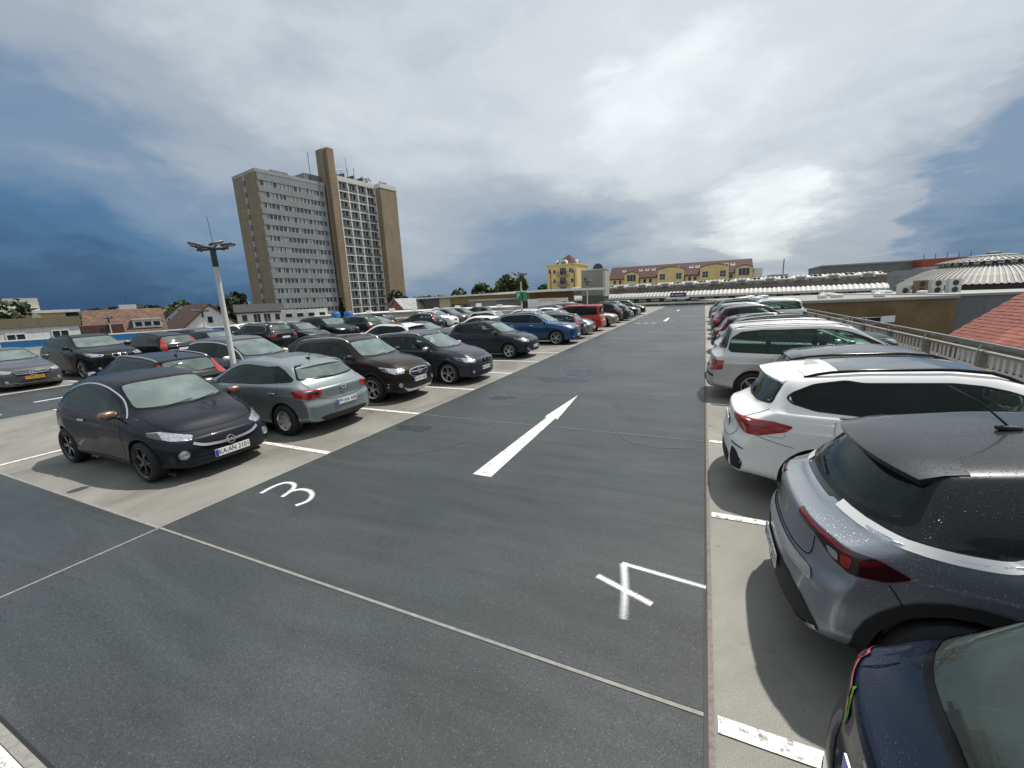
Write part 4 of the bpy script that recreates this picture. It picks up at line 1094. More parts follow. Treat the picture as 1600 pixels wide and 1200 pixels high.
def dark_suv():
    c = gen(4.88, 1.96, 1.745, 2.94, .88, .38, 1.0, 1.25, 1.20, 2.05, 1.65, 2.6, 4.2, 1.625, 4.58, 1.24, 1.08, 1.14, 1.22,
        [(3.6, 1.585), (4.0, 1.52), (4.26, 1.36), (4.16, 1.28)], [(2.50, 2.46, .08), (3.50, 3.42, .06)], gc=.21,
        wheel=('twin', 'low'), tints=[G_SIDE, G_DARK, G_DARK], mirror=(1.66, 1.24, 1.1), rails=(2.1, 4.1, GLOSS), bow=(.24, .2))
    std_front(c, 1.0, .98, 'k', ''); std_rear(c, 1.08, .98, 4.88)
    return c

def wagon():
    c = gen(4.62, 1.79, 1.47, 2.66, .92, .32, .74, 1.22, 1.0, 2.05, 1.395, 2.6, 4.10, 1.365, 4.42, .99, .92, .94, 1.00,
        [(3.4, 1.335), (3.94, 1.27), (4.12, 1.10), (4.06, 1.06)], [(2.46, 2.42, .07), (3.36, 3.30, .05)], gc=.17,
        wheel=('five', 'mid'), tints=[G_SIDE, G_SIDE, G_SIDE], mirror=(1.58, 1.02, 1.0), rails=(2.1, 4.0, SATIN), bow=(.28, .18), aerial=('rod', 3.7, .3))
    std_front(c, .74, .895, 'w', ''); std_rear(c, .92, .895, 4.62, '', z=.90, kind='v')
    c['bars'] = c.get('bars', []) + [('tailgate_strip', CHROME, [[(-.45, .80), (0, .80), (.45, .80)]], .02, False)]
    return c

def people_carrier():
    c = gen(4.58, 1.83, 1.66, 2.73, .92, .33, .78, .95, 1.06, 2.05, 1.56, 2.7, 4.05, 1.57, 4.38, 1.10, .98, .98, 1.06,
        [(3.5, 1.51), (3.92, 1.45), (4.14, 1.24), (4.10, 1.14)], [(1.56, 1.92, .05), (2.42, 2.38, .08), (3.42, 3.36, .06)], gc=.17, fs=1.20,
        wheel=('twin', 'mid'), tints=[G_SIDE, G_SIDE, G_DARK, G_DARK], mirror=(1.62, 1.06, 1.0, PLATE), bow=(.30, .2), seat=2.2)
    c['doors'] = [[(1.30, .30), (1.24, .62), (1.28, .97), (2.42, 1.01), (2.42, .30)], [(2.432, .30), (2.432, 1.01), (3.45, 1.03), (3.42, .70), (3.20, .30)]]
    std_front(c, .78, .915, 'w', ''); std_rear(c, .98, .915, 4.58)
    c['strip'] = ([(1.10, .99), (1.5, 1.235), (1.9, 1.40), (2.3, 1.49), (2.9, 1.52), (3.6, 1.50), (4.0, 1.42)], .035); c['strip_mat'] = SATIN
    return c

def leisure_van():
    c = gen(4.42, 1.80, 1.82, 2.68, .88, .325, .92, .92, 1.10, 1.60, 1.70, 2.2, 4.28, 1.80, 4.37, 1.10, 1.0, 1.05, 1.09,
        [(3.4, 1.64), (4.04, 1.63), (4.10, 1.20), (4.04, 1.14)], [(1.42, 1.60, .05), (2.06, 2.04, .10), (3.06, 3.04, .12)], gc=.17, fs=1.10,
        wheel=('five', 'mid'), tints=[G_SIDE, G_SIDE, G_DARK, G_DARK], grw=G_DARK, mirror=(1.38, 1.17, 1.05), roofw=.86, bow=(.22, .06), seat=1.95)
    std_front(c, .92, .90, 'w', ''); std_rear(c, 1.0, .90, 4.42, '', z=.92, kind='q')
    c['rw'] = (1.13, .70, 1.68, .66); c['dlo'] = c['dlo']
    return c

def raised_wagon():
    c = gen(4.82, 1.87, 1.60, 2.81, .95, .355, .86, 1.28, 1.08, 2.12, 1.495, 2.6, 4.2, 1.48, 4.56, 1.08, 1.0, 1.03, 1.09,
        [(3.5, 1.43), (4.04, 1.37), (4.24, 1.20), (4.18, 1.14)], [(2.52, 2.48, .08), (3.48, 3.42, .05)], gc=.20, clad=.06,
        wheel=('five', 'mid'), tints=[G_SIDE, G_SIDE, G_DARK], mirror=(1.68, 1.12, 1.0), rails=(2.2, 4.1, BLACK), bow=(.28, .18))
    std_front(c, .86, .935, 'a', ''); std_rear(c, 1.0, .935, 4.82, '', z=.98, kind='v')
    return c

def small_hatch():
    c = gen(4.02, 1.74, 1.48, 2.51, .82, .31, .74, 1.02, 1.0, 1.80, 1.40, 2.35, 3.52, 1.375, 3.84, 1.02, .92, .94, 1.01,
        [(3.12, 1.35), (3.34, 1.28), (3.48, 1.12), (3.44, 1.07)], [(2.12, 2.08, .07), (3.06, 3.0, .05)], gc=.17,
        wheel=('five', 'mid'), tints=[G_SIDE, G_SIDE, G_DARK], mirror=(1.38, 1.02, 1.0), bow=(.26, .22), spoiler=(3.44, 3.62, .56, -.06, .03))
    std_front(c, .74, .87, 'w', ''); std_rear(c, .92, .87, 4.02)
    return c
# ---------------------------------------------------------------- ground, deck and painted marks
def node_mat(name): return nmat(name)
def asphalt_mat():
    m, nt, p = nmat('coated_asphalt'); N = nt.nodes; Lk = nt.links.new
    tc = N.new('ShaderNodeTexCoord')
    def noise(sc, det, rough, scale3=(1, 1, 1), dist=0):
        mp = N.new('ShaderNodeMapping'); mp.inputs['Scale'].default_value = scale3; Lk(tc.outputs['Object'], mp.inputs[0])
        n = N.new('ShaderNodeTexNoise'); n.inputs['Scale'].default_value = sc; n.inputs['Detail'].default_value = det; n.inputs['Roughness'].default_value = rough; n.inputs['Distortion'].default_value = dist
        Lk(mp.outputs[0], n.inputs[0]); return n.outputs['Fac']
    def ramp(v, a, b, ca, cb):
        r = N.new('ShaderNodeMapRange'); r.inputs['From Min'].default_value = a; r.inputs['From Max'].default_value = b; r.inputs['To Min'].default_value = ca; r.inputs['To Max'].default_value = cb
        Lk(v, r.inputs['Value']); return r.outputs['Result']
    def mul(a, b):
        n = N.new('ShaderNodeMath'); n.operation = 'MULTIPLY'
        for i, v in enumerate((a, b)):
            if isinstance(v, (int, float)): n.inputs[i].default_value = v
            else: Lk(v, n.inputs[i])
        return n.outputs[0]
    big = noise(.35, 6, .6, dist=.5); streak = noise(.9, 7, .65, (.35, 2.2, 1), 1.2); fine = noise(55, 3, .6); grit = noise(120, 2, .7)
    v = mul(ramp(big, .3, .7, .76, 1.2), ramp(streak, .3, .7, .74, 1.22)); v = mul(v, ramp(fine, .3, .7, .82, 1.18)); v = mul(v, ramp(grit, .3, .7, .66, 1.36))
    wet = ramp(noise(.42, 5, .55, (1, .8, 1), .8), .70, .74, 0, 1)        # damp patches
    v = mul(v, ramp(wet, 0, 1, 1, .52))
    vo = N.new('ShaderNodeTexVoronoi'); vo.inputs['Scale'].default_value = 75; Lk(tc.outputs['Object'], vo.inputs[0])       # pale grit grains and wet sparkle, both put into the colour
    vc = N.new('ShaderNodeSeparateColor'); Lk(vo.outputs['Color'], vc.inputs[0])
    spk = mul(ramp(vc.outputs[0], .86, .90, 0, 1), ramp(vo.outputs['Distance'], .16, .30, 1, 0))
    ad = N.new('ShaderNodeMath'); ad.operation = 'ADD'; Lk(v, ad.inputs[0]); Lk(mul(spk, 2.2), ad.inputs[1]); v = ad.outputs[0]
    sc = N.new('ShaderNodeVectorMath'); sc.operation = 'SCALE'; sc.inputs[0].default_value = (.044, .0495, .0525); Lk(v, sc.inputs['Scale'])
    tint = N.new('ShaderNodeMix'); tint.data_type = 'RGBA'; tint.blend_type = 'MULTIPLY'; tint.inputs['Factor'].default_value = 1
    tint.inputs['B'].default_value = (1, 1, 1, 1); Lk(sc.outputs[0], tint.inputs['A'])
    hue = N.new('ShaderNodeValToRGB'); hue.color_ramp.elements[0].position = .35; hue.color_ramp.elements[0].color = (.94, 1.02, .985, 1); hue.color_ramp.elements[1].position = .65; hue.color_ramp.elements[1].color = (1.05, .99, 1.0, 1)
    Lk(noise(.6, 3, .5), hue.inputs[0]); Lk(hue.outputs[0], tint.inputs['B']); Lk(tint.outputs['Result'], p.inputs['Base Color'])
    Lk(mul(ramp(big, .3, .7, .46, .34), ramp(wet, 0, 1, 1, .45)), p.inputs['Roughness'])
    p.inputs['Specular IOR Level'].default_value = .32
    b = N.new('ShaderNodeBump'); b.inputs['Strength'].default_value = .6; b.inputs['Distance'].default_value = .006; Lk(noise(170, 3, .7), b.inputs['Height']); Lk(b.outputs[0], p.inputs['Normal'])
    return m
def concrete_mat(name, col, stain=.55, joints=False):
    m, nt, p = nmat(name); N = nt.nodes; Lk = nt.links.new
    tc = N.new('ShaderNodeTexCoord')
    def noise(sc, det, rough, scale3=(1, 1, 1), dist=0):
        mp = N.new('ShaderNodeMapping'); mp.inputs['Scale'].default_value = scale3; Lk(tc.outputs['Object'], mp.inputs[0])
        n = N.new('ShaderNodeTexNoise'); n.inputs['Scale'].default_value = sc; n.inputs['Detail'].default_value = det; n.inputs['Roughness'].default_value = rough; n.inputs['Distortion'].default_value = dist
        Lk(mp.outputs[0], n.inputs[0]); return n.outputs['Fac']
    a = N.new('ShaderNodeValToRGB'); e = a.color_ramp.elements
    e[0].position = .33; e[0].color = (col[0] * stain, col[1] * stain * .99, col[2] * stain * .95, 1); e[1].position = .62; e[1].color = (*col, 1)
    Lk(noise(.55, 9, .62, (1, .7, 1), .6), a.inputs[0])
    g = N.new('ShaderNodeMapRange'); g.inputs['From Min'].default_value = .3; g.inputs['From Max'].default_value = .7; g.inputs['To Min'].default_value = .62; g.inputs['To Max'].default_value = 1.36
    Lk(noise(130, 3, .7), g.inputs['Value'])
    oil = N.new('ShaderNodeMapRange'); oil.inputs['From Min'].default_value = .64; oil.inputs['From Max'].default_value = .72; oil.inputs['To Min'].default_value = 1; oil.inputs['To Max'].default_value = .5; Lk(noise(1.9, 5, .6), oil.inputs['Value'])
    om = N.new('ShaderNodeMath'); om.operation = 'MULTIPLY'; Lk(g.outputs[0], om.inputs[0]); Lk(oil.outputs[0], om.inputs[1])
    s = N.new('ShaderNodeVectorMath'); s.operation = 'SCALE'; Lk(a.outputs[0], s.inputs[0]); Lk(om.outputs[0], s.inputs['Scale']); Lk(s.outputs[0], p.inputs['Base Color'])
    p.inputs['Roughness'].default_value = .6
    b = N.new('ShaderNodeBump'); b.inputs['Strength'].default_value = .5; b.inputs['Distance'].default_value = .006; Lk(noise(120, 3, .7), b.inputs['Height']); Lk(b.outputs[0], p.inputs['Normal'])
    return m
def paint_mark_mat(name, col, wear):
    """road paint worn through in small flakes"""
    m, nt, p = nmat(name); N = nt.nodes; Lk = nt.links.new
    tc = N.new('ShaderNodeTexCoord'); n = N.new('ShaderNodeTexNoise'); n.inputs['Scale'].default_value = 22; n.inputs['Detail'].default_value = 8; n.inputs['Roughness'].default_value = .7; Lk(tc.outputs['Object'], n.inputs[0])
    r = N.new('ShaderNodeValToRGB'); e = r.color_ramp.elements; e[0].position = wear; e[0].color = (.12, .12, .115, 1); e[1].position = wear + .09; e[1].color = (*col, 1)
    Lk(n.outputs['Fac'], r.inputs[0]); Lk(r.outputs[0], p.inputs['Base Color']); p.inputs['Roughness'].default_value = .6
    return m
def spray_mat():
    m = bpy.data.materials.new('spray_paint'); m.use_nodes = True; nt = m.node_tree; N = nt.nodes; Lk = nt.links.new; p = N['Principled BSDF']
    p.inputs['Base Color'].default_value = (.85, .87, .88, 1); p.inputs['Roughness'].default_value = .5
    uv = N.new('ShaderNodeUVMap'); sp = N.new('ShaderNodeSeparateXYZ'); Lk(uv.outputs[0], sp.inputs[0])
    tc = N.new('ShaderNodeTexCoord'); n = N.new('ShaderNodeTexNoise'); n.inputs['Scale'].default_value = 160; n.inputs['Detail'].default_value = 3; Lk(tc.outputs['Object'], n.inputs[0])
    def mm(op, a, b):
        q = N.new('ShaderNodeMath'); q.operation = op
        for i, v in enumerate((a, b)):
            if isinstance(v, (int, float)): q.inputs[i].default_value = v
            else: Lk(v, q.inputs[i])
        return q.outputs[0]
    d = mm('ABSOLUTE', mm('SUBTRACT', sp.outputs['Y'], .5), 0)       # 0 in the middle, .5 at the edge
    a = mm('SUBTRACT', 1.02, mm('MULTIPLY', d, 2.9)); a = mm('ADD', a, mm('MULTIPLY', mm('SUBTRACT', n.outputs['Fac'], .5), 1.6))
    a = mm('MULTIPLY', a, sp.outputs['X'])
    c = N.new('ShaderNodeClamp'); Lk(a, c.inputs[0]); Lk(c.outputs[0], p.inputs['Alpha'])
    return m

ASPH = asphalt_mat(); CONC = concrete_mat('deck_concrete', (.245, .238, .213), .52)
WMARK = paint_mark_mat('white_road_paint', (.66, .66, .63), .385)
JOINT = simple('joint_sealant', (.21, .205, .19), .7, noise=.25, nscale=20)
RUST = simple('rusty_joint_strip', (.15, .125, .11), .7, noise=.4, nscale=30)
BITU = simple('bitumen_joint', (.012, .012, .012), .6)
def sheet(name, poly, z, mat, parent=None, kind='structure', label=None):
    me = mesh(name, [(x, y, z) for x, y in poly], [tuple(range(len(poly)))])
    o = link(name, me, mat, parent)
    if kind and parent is None: o['kind'] = kind
    return o
def rect(x0, y0, x1, y1): return [(x0, y0), (x1, y0), (x1, y1), (x0, y1)]
# the town lies about a storey and a half below the deck
gm = concrete_mat('town_ground', (.16, .16, .13), .5)
sheet('ground', rect(-3000, -3000, 3000, 3000), -8.0, gm)
# deck slab
DECK = [(-46, -14), (5.9, -14), (5.9, 74.5), (-12, 74.5), (-20.5, 61), (-32.2, 36), (-40, 13)]
d = MB().prism(DECK, -1.0, 0).build('parking_deck', CONC); d['kind'] = 'structure'; deck = d
L0, L1 = -5.75, .16
J = 2.27
sheet('driving_lane', rect(L0, J + .02, L1 - .02, 73.6), .004, ASPH)
sheet('crossing_lane', rect(-21.4, .56, L1 - .02, J - .02), .004, ASPH)
sheet('near_lane', rect(-21.4, -14, L1 - .02, .50), .004, ASPH)
sheet('far_aisle', rect(-21.4, J + .02, -16.3, 62), .004, ASPH)
for nm, pl, mt in (('joint', rect(L0 - .0, J - .014, L1, J + .014), JOINT), ('joint', rect(-21.4, J - .02, L0, J + .02), JOINT), ('joint', rect(-21.4, .49, L1, .542), JOINT), ('joint', rect(-21.4, .542, L1, .562), BITU)):
    sheet(nm, pl, .006, mt, deck)
sheet('joint', rect(L0 - .015, .56, L0 + .015, J - .02), .0062, JOINT, deck)
sheet('joint', rect(L1 - .045, -14, L1 - .02, 73.6), .0085, BITU, deck); sheet('joint', rect(L1 - .02, -14, L1 + .012, 73.6), .010, RUST, deck)
sheet('joint', rect(L0 - .02, J, L0 + .004, 73.6), .0085, JOINT, deck)
for yy, x0, x1 in ((7.30, L0 + .05, L1 - .05), (19.8, L0 + .05, L1 - .05), (32.6, L0 + .05, L1 - .05), (45.2, L0 + .05, L1 - .05)):
    sheet('joint', rect(x0, yy - .009, x1, yy + .009), .0064, simple('pale_joint', (.16, .165, .165), .7, noise=.4, nscale=9), deck)
def mark(name, poly, z=.0078): return sheet(name, poly, z, WMARK, deck)
P0, PW = 2.24, 2.54
for k in range(0, 22):
    y = P0 + PW * k
    if k > 0: mark('bay_line', rect(-10.98, y - .055, L0 - .03, y + .055))
    mark('bay_line', rect(L1 + .03, y - .055, 5.1, y + .055))
    if k > 0: mark('bay_line', rect(-16.25, y - .055, -11.2, y + .055))
    mark('bay_line', rect(-26.4, y - .055, -21.45, y + .055))
for k in (-1, -2): mark('bay_line', rect(L1 + .03, P0 + PW * k - .055, 5.1, P0 + PW * k + .055))
mark('bay_line', rect(-11.14, 2.30, -11.04, 58)); mark('bay_line', rect(-21.5, 2.3, -21.4, 55)); mark('kerb_line', rect(-21, .35, -3.2, .485))
def arrow(x, y, s=1.0, dr=1):
    P = [(-.15, 0), (.15, 0), (.10, 3.05), (.22, 3.02), (.08, 5.05), (-.20, 3.04), (-.08, 3.05)]
    P = [(-.15, 0), (.15, 0), (.10, 3.0), (.165, 2.97), (.0, 5.1), (-.15, 3.05), (-.095, 3.03)]
    mark('lane_arrow', [(x + a * s, y + b * s * dr) for a, b in (P if dr > 0 else P[::-1])])
arrow(-2.80, 4.84); arrow(-2.95, 37.4); arrow(-2.95, 55.9, .8)
for y in (5.0, 8.2, 11.4, 14.6, 17.8, 21, 24.2): mark('lane_dash', rect(-18.45, y, -18.3, y + 1.6))
arrow(-17.1, 4.0, .8, -1)
for x in (-5.0, -4.4, -3.8): mark('lane_dash', rect(x, 35.2, x + .35, 35.5))
def damp(cx, cy, rx, ry, seed):
    r = random.Random(seed); ph = [r.uniform(0, 6.28) for _ in range(6)]; P = []
    for i in range(64):
        a = 2 * math.pi * i / 64; k = 1 + sum(.22 / (j + 1) ** .6 * math.sin((j + 2) * a + ph[j]) for j in range(6)); P.append((cx + rx * k * math.cos(a), cy + ry * k * math.sin(a)))
    return sheet('damp_patch', P, .0068, DAMP, deck)
DAMP = simple('damp_asphalt', (.024, .030, .036), .24, noise=.25, nscale=5, bump=.25, bscale=150)
for a_ in ((-3.3, 13.1, .55, .95, 3), (-3.95, 11.8, .6, .4, 4), (-5.2, 6.4, .35, .18, 14), (-4.6, 9.2, .3, .2, 15), (-2.5, 18.6, .9, .25, 5), (-4.4, 22.5, .8, .2, 6), (-1.6, 24.5, 1.0, .22, 7), (-3.0, 29.5, 1.2, .3, 8), (-4.2, 34, .9, .25, 9), (-1.4, 38, .8, .3, 10), (-4.0, 46, 1.1, .5, 12)): damp(*a_)
SCUFF = simple('tyre_scuff', (.035, .039, .042), .5, noise=.5, nscale=14); PATCH = simple('repair_patch', (.036, .041, .041), .5, noise=.3, nscale=9, bump=.2, bscale=120)
def scuff(pts, w):
    vs = []; P = chaikin(np.array(pts, float), 3); n = len(P)
    for i, q in enumerate(P):
        t = P[min(i + 1, n - 1)] - P[max(i - 1, 0)]; t = t / np.linalg.norm(t); k = w / 2 * math.sin(math.pi * (i + .5) / n) ** .5; vs += [(q[0] - t[1] * k, q[1] + t[0] * k, .0066), (q[0] + t[1] * k, q[1] - t[0] * k, .0066)]
    return link('tyre_scuff', mesh('tyre_scuff', vs, [(2 * i, 2 * i + 1, 2 * i + 3, 2 * i + 2) for i in range(n - 1)]), SCUFF, deck)
for q in ([(-5.6, 5.2), (-4.6, 5.0), (-3.9, 5.6), (-3.6, 6.9)], [(-5.5, 8.3), (-4.4, 8.1), (-3.7, 8.9), (-3.5, 10.4)], [(.05, 6.9), (-.9, 6.7), (-1.5, 7.5), (-1.8, 9.0)], [(-5.6, 15.2), (-4.5, 15.0), (-3.8, 16), (-3.6, 17.5)]): scuff(q, .07)
SPRAY = spray_mat()
def spray(lines, name, z=.0095):
    vs = []; fs = []; uv = []
    for li, (ln, w, fade) in enumerate(lines):
        P = chaikin(np.array(ln, float), 3) if len(ln) > 2 else np.linspace(ln[0], ln[1], 12); b = len(vs); n = len(P)
        for i, p in enumerate(P):
            t = P[min(i + 1, n - 1)] - P[max(i - 1, 0)]; t = t / (np.linalg.norm(t) + 1e-9); nn = np.array([-t[1], t[0]]) * w / 2
            vs += [(p[0] + nn[0], p[1] + nn[1], z + li * .0006), (p[0] - nn[0], p[1] - nn[1], z + li * .0006)]; f = fade[0] + (fade[1] - fade[0]) * i / (n - 1); uv += [(f, 0), (f, 1)]
        fs += [(b + 2 * i, b + 2 * i + 1, b + 2 * i + 3, b + 2 * i + 2) for i in range(n - 1)]
    me = mesh(name, vs, fs); u = me.uv_layers.new(name='UVMap')
    for lp in me.loops: u.data[lp.index].uv = uv[lp.vertex_index]
    o = link(name, me, SPRAY, deck); o['label'] = 'white sprayed number on the grey lane'; return o
spray([([(-5.43, 3.31), (-5.47, 3.48), (-5.44, 3.66), (-5.33, 3.70), (-5.19, 3.66), (-5.09, 3.53), (-5.04, 3.34)], .115, (1, 1)), ([(-5.10, 3.47), (-5.01, 3.60), (-4.84, 3.61), (-4.68, 3.53), (-4.58, 3.38), (-4.64, 3.23)], .115, (1, .95))], 'sprayed_number')
spray([([(-.76, 3.28), (-.27, 3.09)], .11, (1.1, 1)), ([(-.585, 3.535), (.13, 3.46)], .09, (1.2, .8)), ([(-.57, 3.53), (-.50, 3.21), (-.455, 2.84)], .12, (1, .35))], 'sprayed_number')
# ---------------------------------------------------------------- walls and rails of the deck
WHITEW = simple('white_render', (.72, .72, .70), .7, noise=.12, nscale=3, bump=.15, bscale=30)
BLUEB = simple('blue_band_paint', (.02, .20, .46), .5, noise=.12, nscale=5)
GALV = simple('galvanised_steel', (.34, .35, .355), .45, .6, noise=.2, nscale=12)
POSTW = simple('pale_lamp_paint', (.52, .53, .51), .45, noise=.12, nscale=8)
DARKM = simple('dark_metal', (.05, .052, .055), .45, .3)
WINDK = simple('dark_window_glass', (.02, .026, .03), .08, spec=.8)
WINLT = simple('blind_window', (.42, .44, .43), .35)
FRAMEW = simple('white_window_frame', (.7, .7, .69), .5)
def wallseg(name, a, b, z0, z1, th, mat, parent=None):
    a = Vector((a[0], a[1], 0)); b = Vector((b[0], b[1], 0)); d = (b - a).normalized(); n = Vector((-d.y, d.x, 0)) * th / 2
    P = [a - n, b - n, b + n, a + n]
    return MB().prism([(p.x, p.y) for p in P], z0, z1).build(name, mat, parent)
p = empty('parapet_wall', (-36, 25, 0), 0, 'white parapet wall with a broad blue band behind the far cars', 'wall')
def rel(o, q): return (q[0] - o.location.x, q[1] - o.location.y)
pa, pb = (-41.2, 10.5), (-32.2, 35.2)
wallseg('wall', rel(p, pa), rel(p, pb), 0, 1.08, .22, WHITEW, p)
wallseg('blue_band', rel(p, pa), rel(p, pb), .64, 1.085, .26, BLUEB, p)
wallseg('coping', rel(p, pa), rel(p, pb), 1.08, 1.16, .32, WHITEW, p)
p = empty('low_parapet', (-25, 50, 0), 0, 'low pale concrete parapet at the far left edge of the deck', 'wall')
PARC = concrete_mat('parapet_concrete', (.42, .40, .35), .6)
for a, b in (((-32.1, 35.6), (-20.6, 60.8)), ((-20.5, 61.1), (-12.2, 74.2))):
    wallseg('wall', rel(p, a), rel(p, b), 0, .72, .25, PARC, p); wallseg('coping', rel(p, a), rel(p, b), .72, .80, .40, WHITEW, p)
# slatted fence along the right edge
fx = 5.62
fence = empty('slatted_fence', (fx, 30, 0), 0, 'weathered fence of upright pale slats with twin top rails along the deck edge', 'fence')
SLAT = simple('weathered_slat', (.62, .61, .57), .65, noise=.22, nscale=7)
FPOST = simple('concrete_post', (.20, .195, .18), .8, noise=.2, nscale=6, bump=.3, bscale=30)
y0, y1 = 1.0, 74.0
sl = MB().box((-.008, -.042, .06), (.008, .042, .86)).mesh('slat'); sl.materials.append(SLAT)
pm_ = MB().box((-.07, -.07, 0), (.07, .07, .92)).mesh('post'); pm_.materials.append(FPOST)
n = 0; y = y0; far = MB()
while y < y1:
    if n < 296:
        if (y - 2.3) % 2.54 > .26:
            o = bpy.data.objects.new('slat', sl); COL.objects.link(o); o.parent = fence; o.location = (.05 + random.uniform(-.008, .008), y - 30, random.uniform(-.012, .012)); n += 1
    y += .22
for k in range(0, 29):
    yy = 2.3 + 2.54 * k
    if yy < y1: o = bpy.data.objects.new('post', pm_); COL.objects.link(o); o.parent = fence; o.location = (0, yy - 30, 0)
MB().box((-.03, y0 - 30, .88), (.09, y1 - 30, .92)).build('rail', FPOST, fence)
for zz, xx in ((1.10, -.04), (1.02, .16)): MB().tube([(xx, y0 - 30, zz), (xx, y1 - 30, zz)], .030, n=8).build('top_rail', simple('dull_rail', (.24, .24, .235), .6, .2, noise=.2), fence, smooth=True)
for k in range(0, 29):
    yy = 2.3 + 2.54 * k - 30
    if yy < y1 - 30: MB().tube([(-.1, yy, .90), (-.04, yy, 1.08), (.16, yy, 1.0)], .018, n=6).build('rail_bracket', GALV, fence)
MB().box((-.10, y0 - 30, 0), (.10, y1 - 30, .05)).build('kerb', FPOST, fence)
# kerb and crash barrier at the far end
b = empty('crash_barrier', (-4, 74, 0), 0, 'pale crash barrier on short posts across the end of the lane', 'barrier')
MB().box((-8, .0, .42), (9.5, .06, .70)).build('beam', simple('pale_beam', (.55, .54, .50), .6, noise=.15), b)
for k in range(8): MB().box((-7.6 + 2.35 * k, .06, 0), (-7.48 + 2.35 * k, .18, .78)).build('post', GALV, b)
MB().box((-8, -.35, 0), (9.5, -.08, .12)).build('kerb', PARC, b)
s = empty('exit_sign', (-4.0, 76, 0), 0, 'dark blue exit sign with white lettering above the end barrier', 'sign')
SB = simple('sign_blue', (.012, .02, .11), .4)
MB().box((-1.25, -.03, 1.45), (1.25, .03, 2.15)).build('panel', SB, s)
MB().box((-1.9, .02, 1.10), (1.7, .07, 1.52)).build('white_board', FRAMEW, s)
for x in (-1.1, 1.1): MB().box((x - .04, .031, -.9), (x + .04, .09, 1.6)).build('post', GALV, s)
t = link('lettering', text_mesh('Ausfahrt', .42), simple('white_vinyl', (.8, .8, .8), .5), s, (.22, -.036, 1.80)); t.rotation_euler = (math.pi / 2, 0, 0)
MB().prism([(-1.1, 1.80), (-.86, 1.92), (-.86, 1.84), (-.6, 1.84), (-.6, 1.76), (-.86, 1.76), (-.86, 1.68)], -.045, -.036, axis='Y').build('arrow', simple('white_vinyl', (.8, .8, .8), .5), s)
# ---------------------------------------------------------------- lamps
def lamp_post(loc, rz, label, h=4.0, mast=False):
    o = empty('lamp_post', loc, rz, label, 'street lamp', 'parking deck lamp posts')
    MB().lathe([(.10, 0), (.10, .25), (.072, .3), (.055, h - .42)], axis='Z', n=14).build('pole', POSTW, o, smooth='auto')
    MB().lathe([(.062, h - .44), (.066, h - .43), (.066, h - .02), (.0, h)], axis='Z', n=14).build('collar', DARKM, o, smooth='auto')
    MB().tube([(-.42, 0, h - .02), (.42, 0, h - .02)], .03, n=8).tube([(0, -.36, h + .01), (0, .36, h + .01)], .026, n=8).build('cross_arm', DARKM, o)
    LH = simple('lamp_housing', (.12, .122, .125), .45, .3)
    for a, dx, dy, tl in ((0, -.46, .06, .34), (1, .30, .16, -.14), (2, -.22, -.24, .18), (3, .30, -.20, -.30)):
        f = MB().rbox((0, 0, 0), (.32, .20, .06), n=3).build('floodlight', LH, o, (dx, dy, h + .085), smooth=True); f.rotation_euler = (tl * .4, tl, .4 * a)
        MB().box((-.12, -.08, -.042), (.12, .08, -.028)).build('lamp_glass', simple('flood_glass', (.5, .52, .52), .15), f)
        MB().tube([(0, 0, -.04), (-dx * .3, -dy * .3, -.10)], .016, n=6).build('bracket', DARKM, f)
    if mast: MB().tube([(.05, 0, h), (.0, 0, h + .75)], .006, n=6).build('aerial_rod', DARKM, o)
    return o
lamp_post((-11.06, 6.64, 0), .3, 'lamp post with floodlights standing beside the silver hatchback', 4.0, True)
lp = lamp_post((-11.06, 25.8, 0), .9, 'lamp post carrying the green parking sign', 3.95)
lamp_post((-11.06, 43.2, 0), .4, 'lamp post in front of the grey metal-clad box', 3.8)
lamp_post((-31.6, 17.5, 0), 1.2, 'small far lamp post standing by the blue-banded parapet', 2.5)
lamp_post((-52.5, 20.6, -4), .2, 'far lamp post left of the brown tiled house', 6.2)
ps = empty('parking_sign', (-11.06, 25.8, 2.28), math.radians(-10), 'green box sign with a white letter P on the lamp post', 'sign')
GRN = simple('sign_green', (.01, .20, .09), .45)
MB().box((-.26, -.24, 0), (.20, -.12, .56)).build('panel', GRN, ps); MB().box((.205, -.20, .0), (.30, .20, .56)).build('side_panel', GRN, ps)
t = link('lettering', text_mesh('P', .46), simple('white_vinyl', (.8, .8, .8), .5), ps, (-.08, -.246, .30)); t.rotation_euler = (math.pi / 2, 0, 0)
MB().box((.235, -.208, .16), (.27, -.202, .40)).build('figure', simple('dark_figure', (.01, .04, .02), .5), ps)

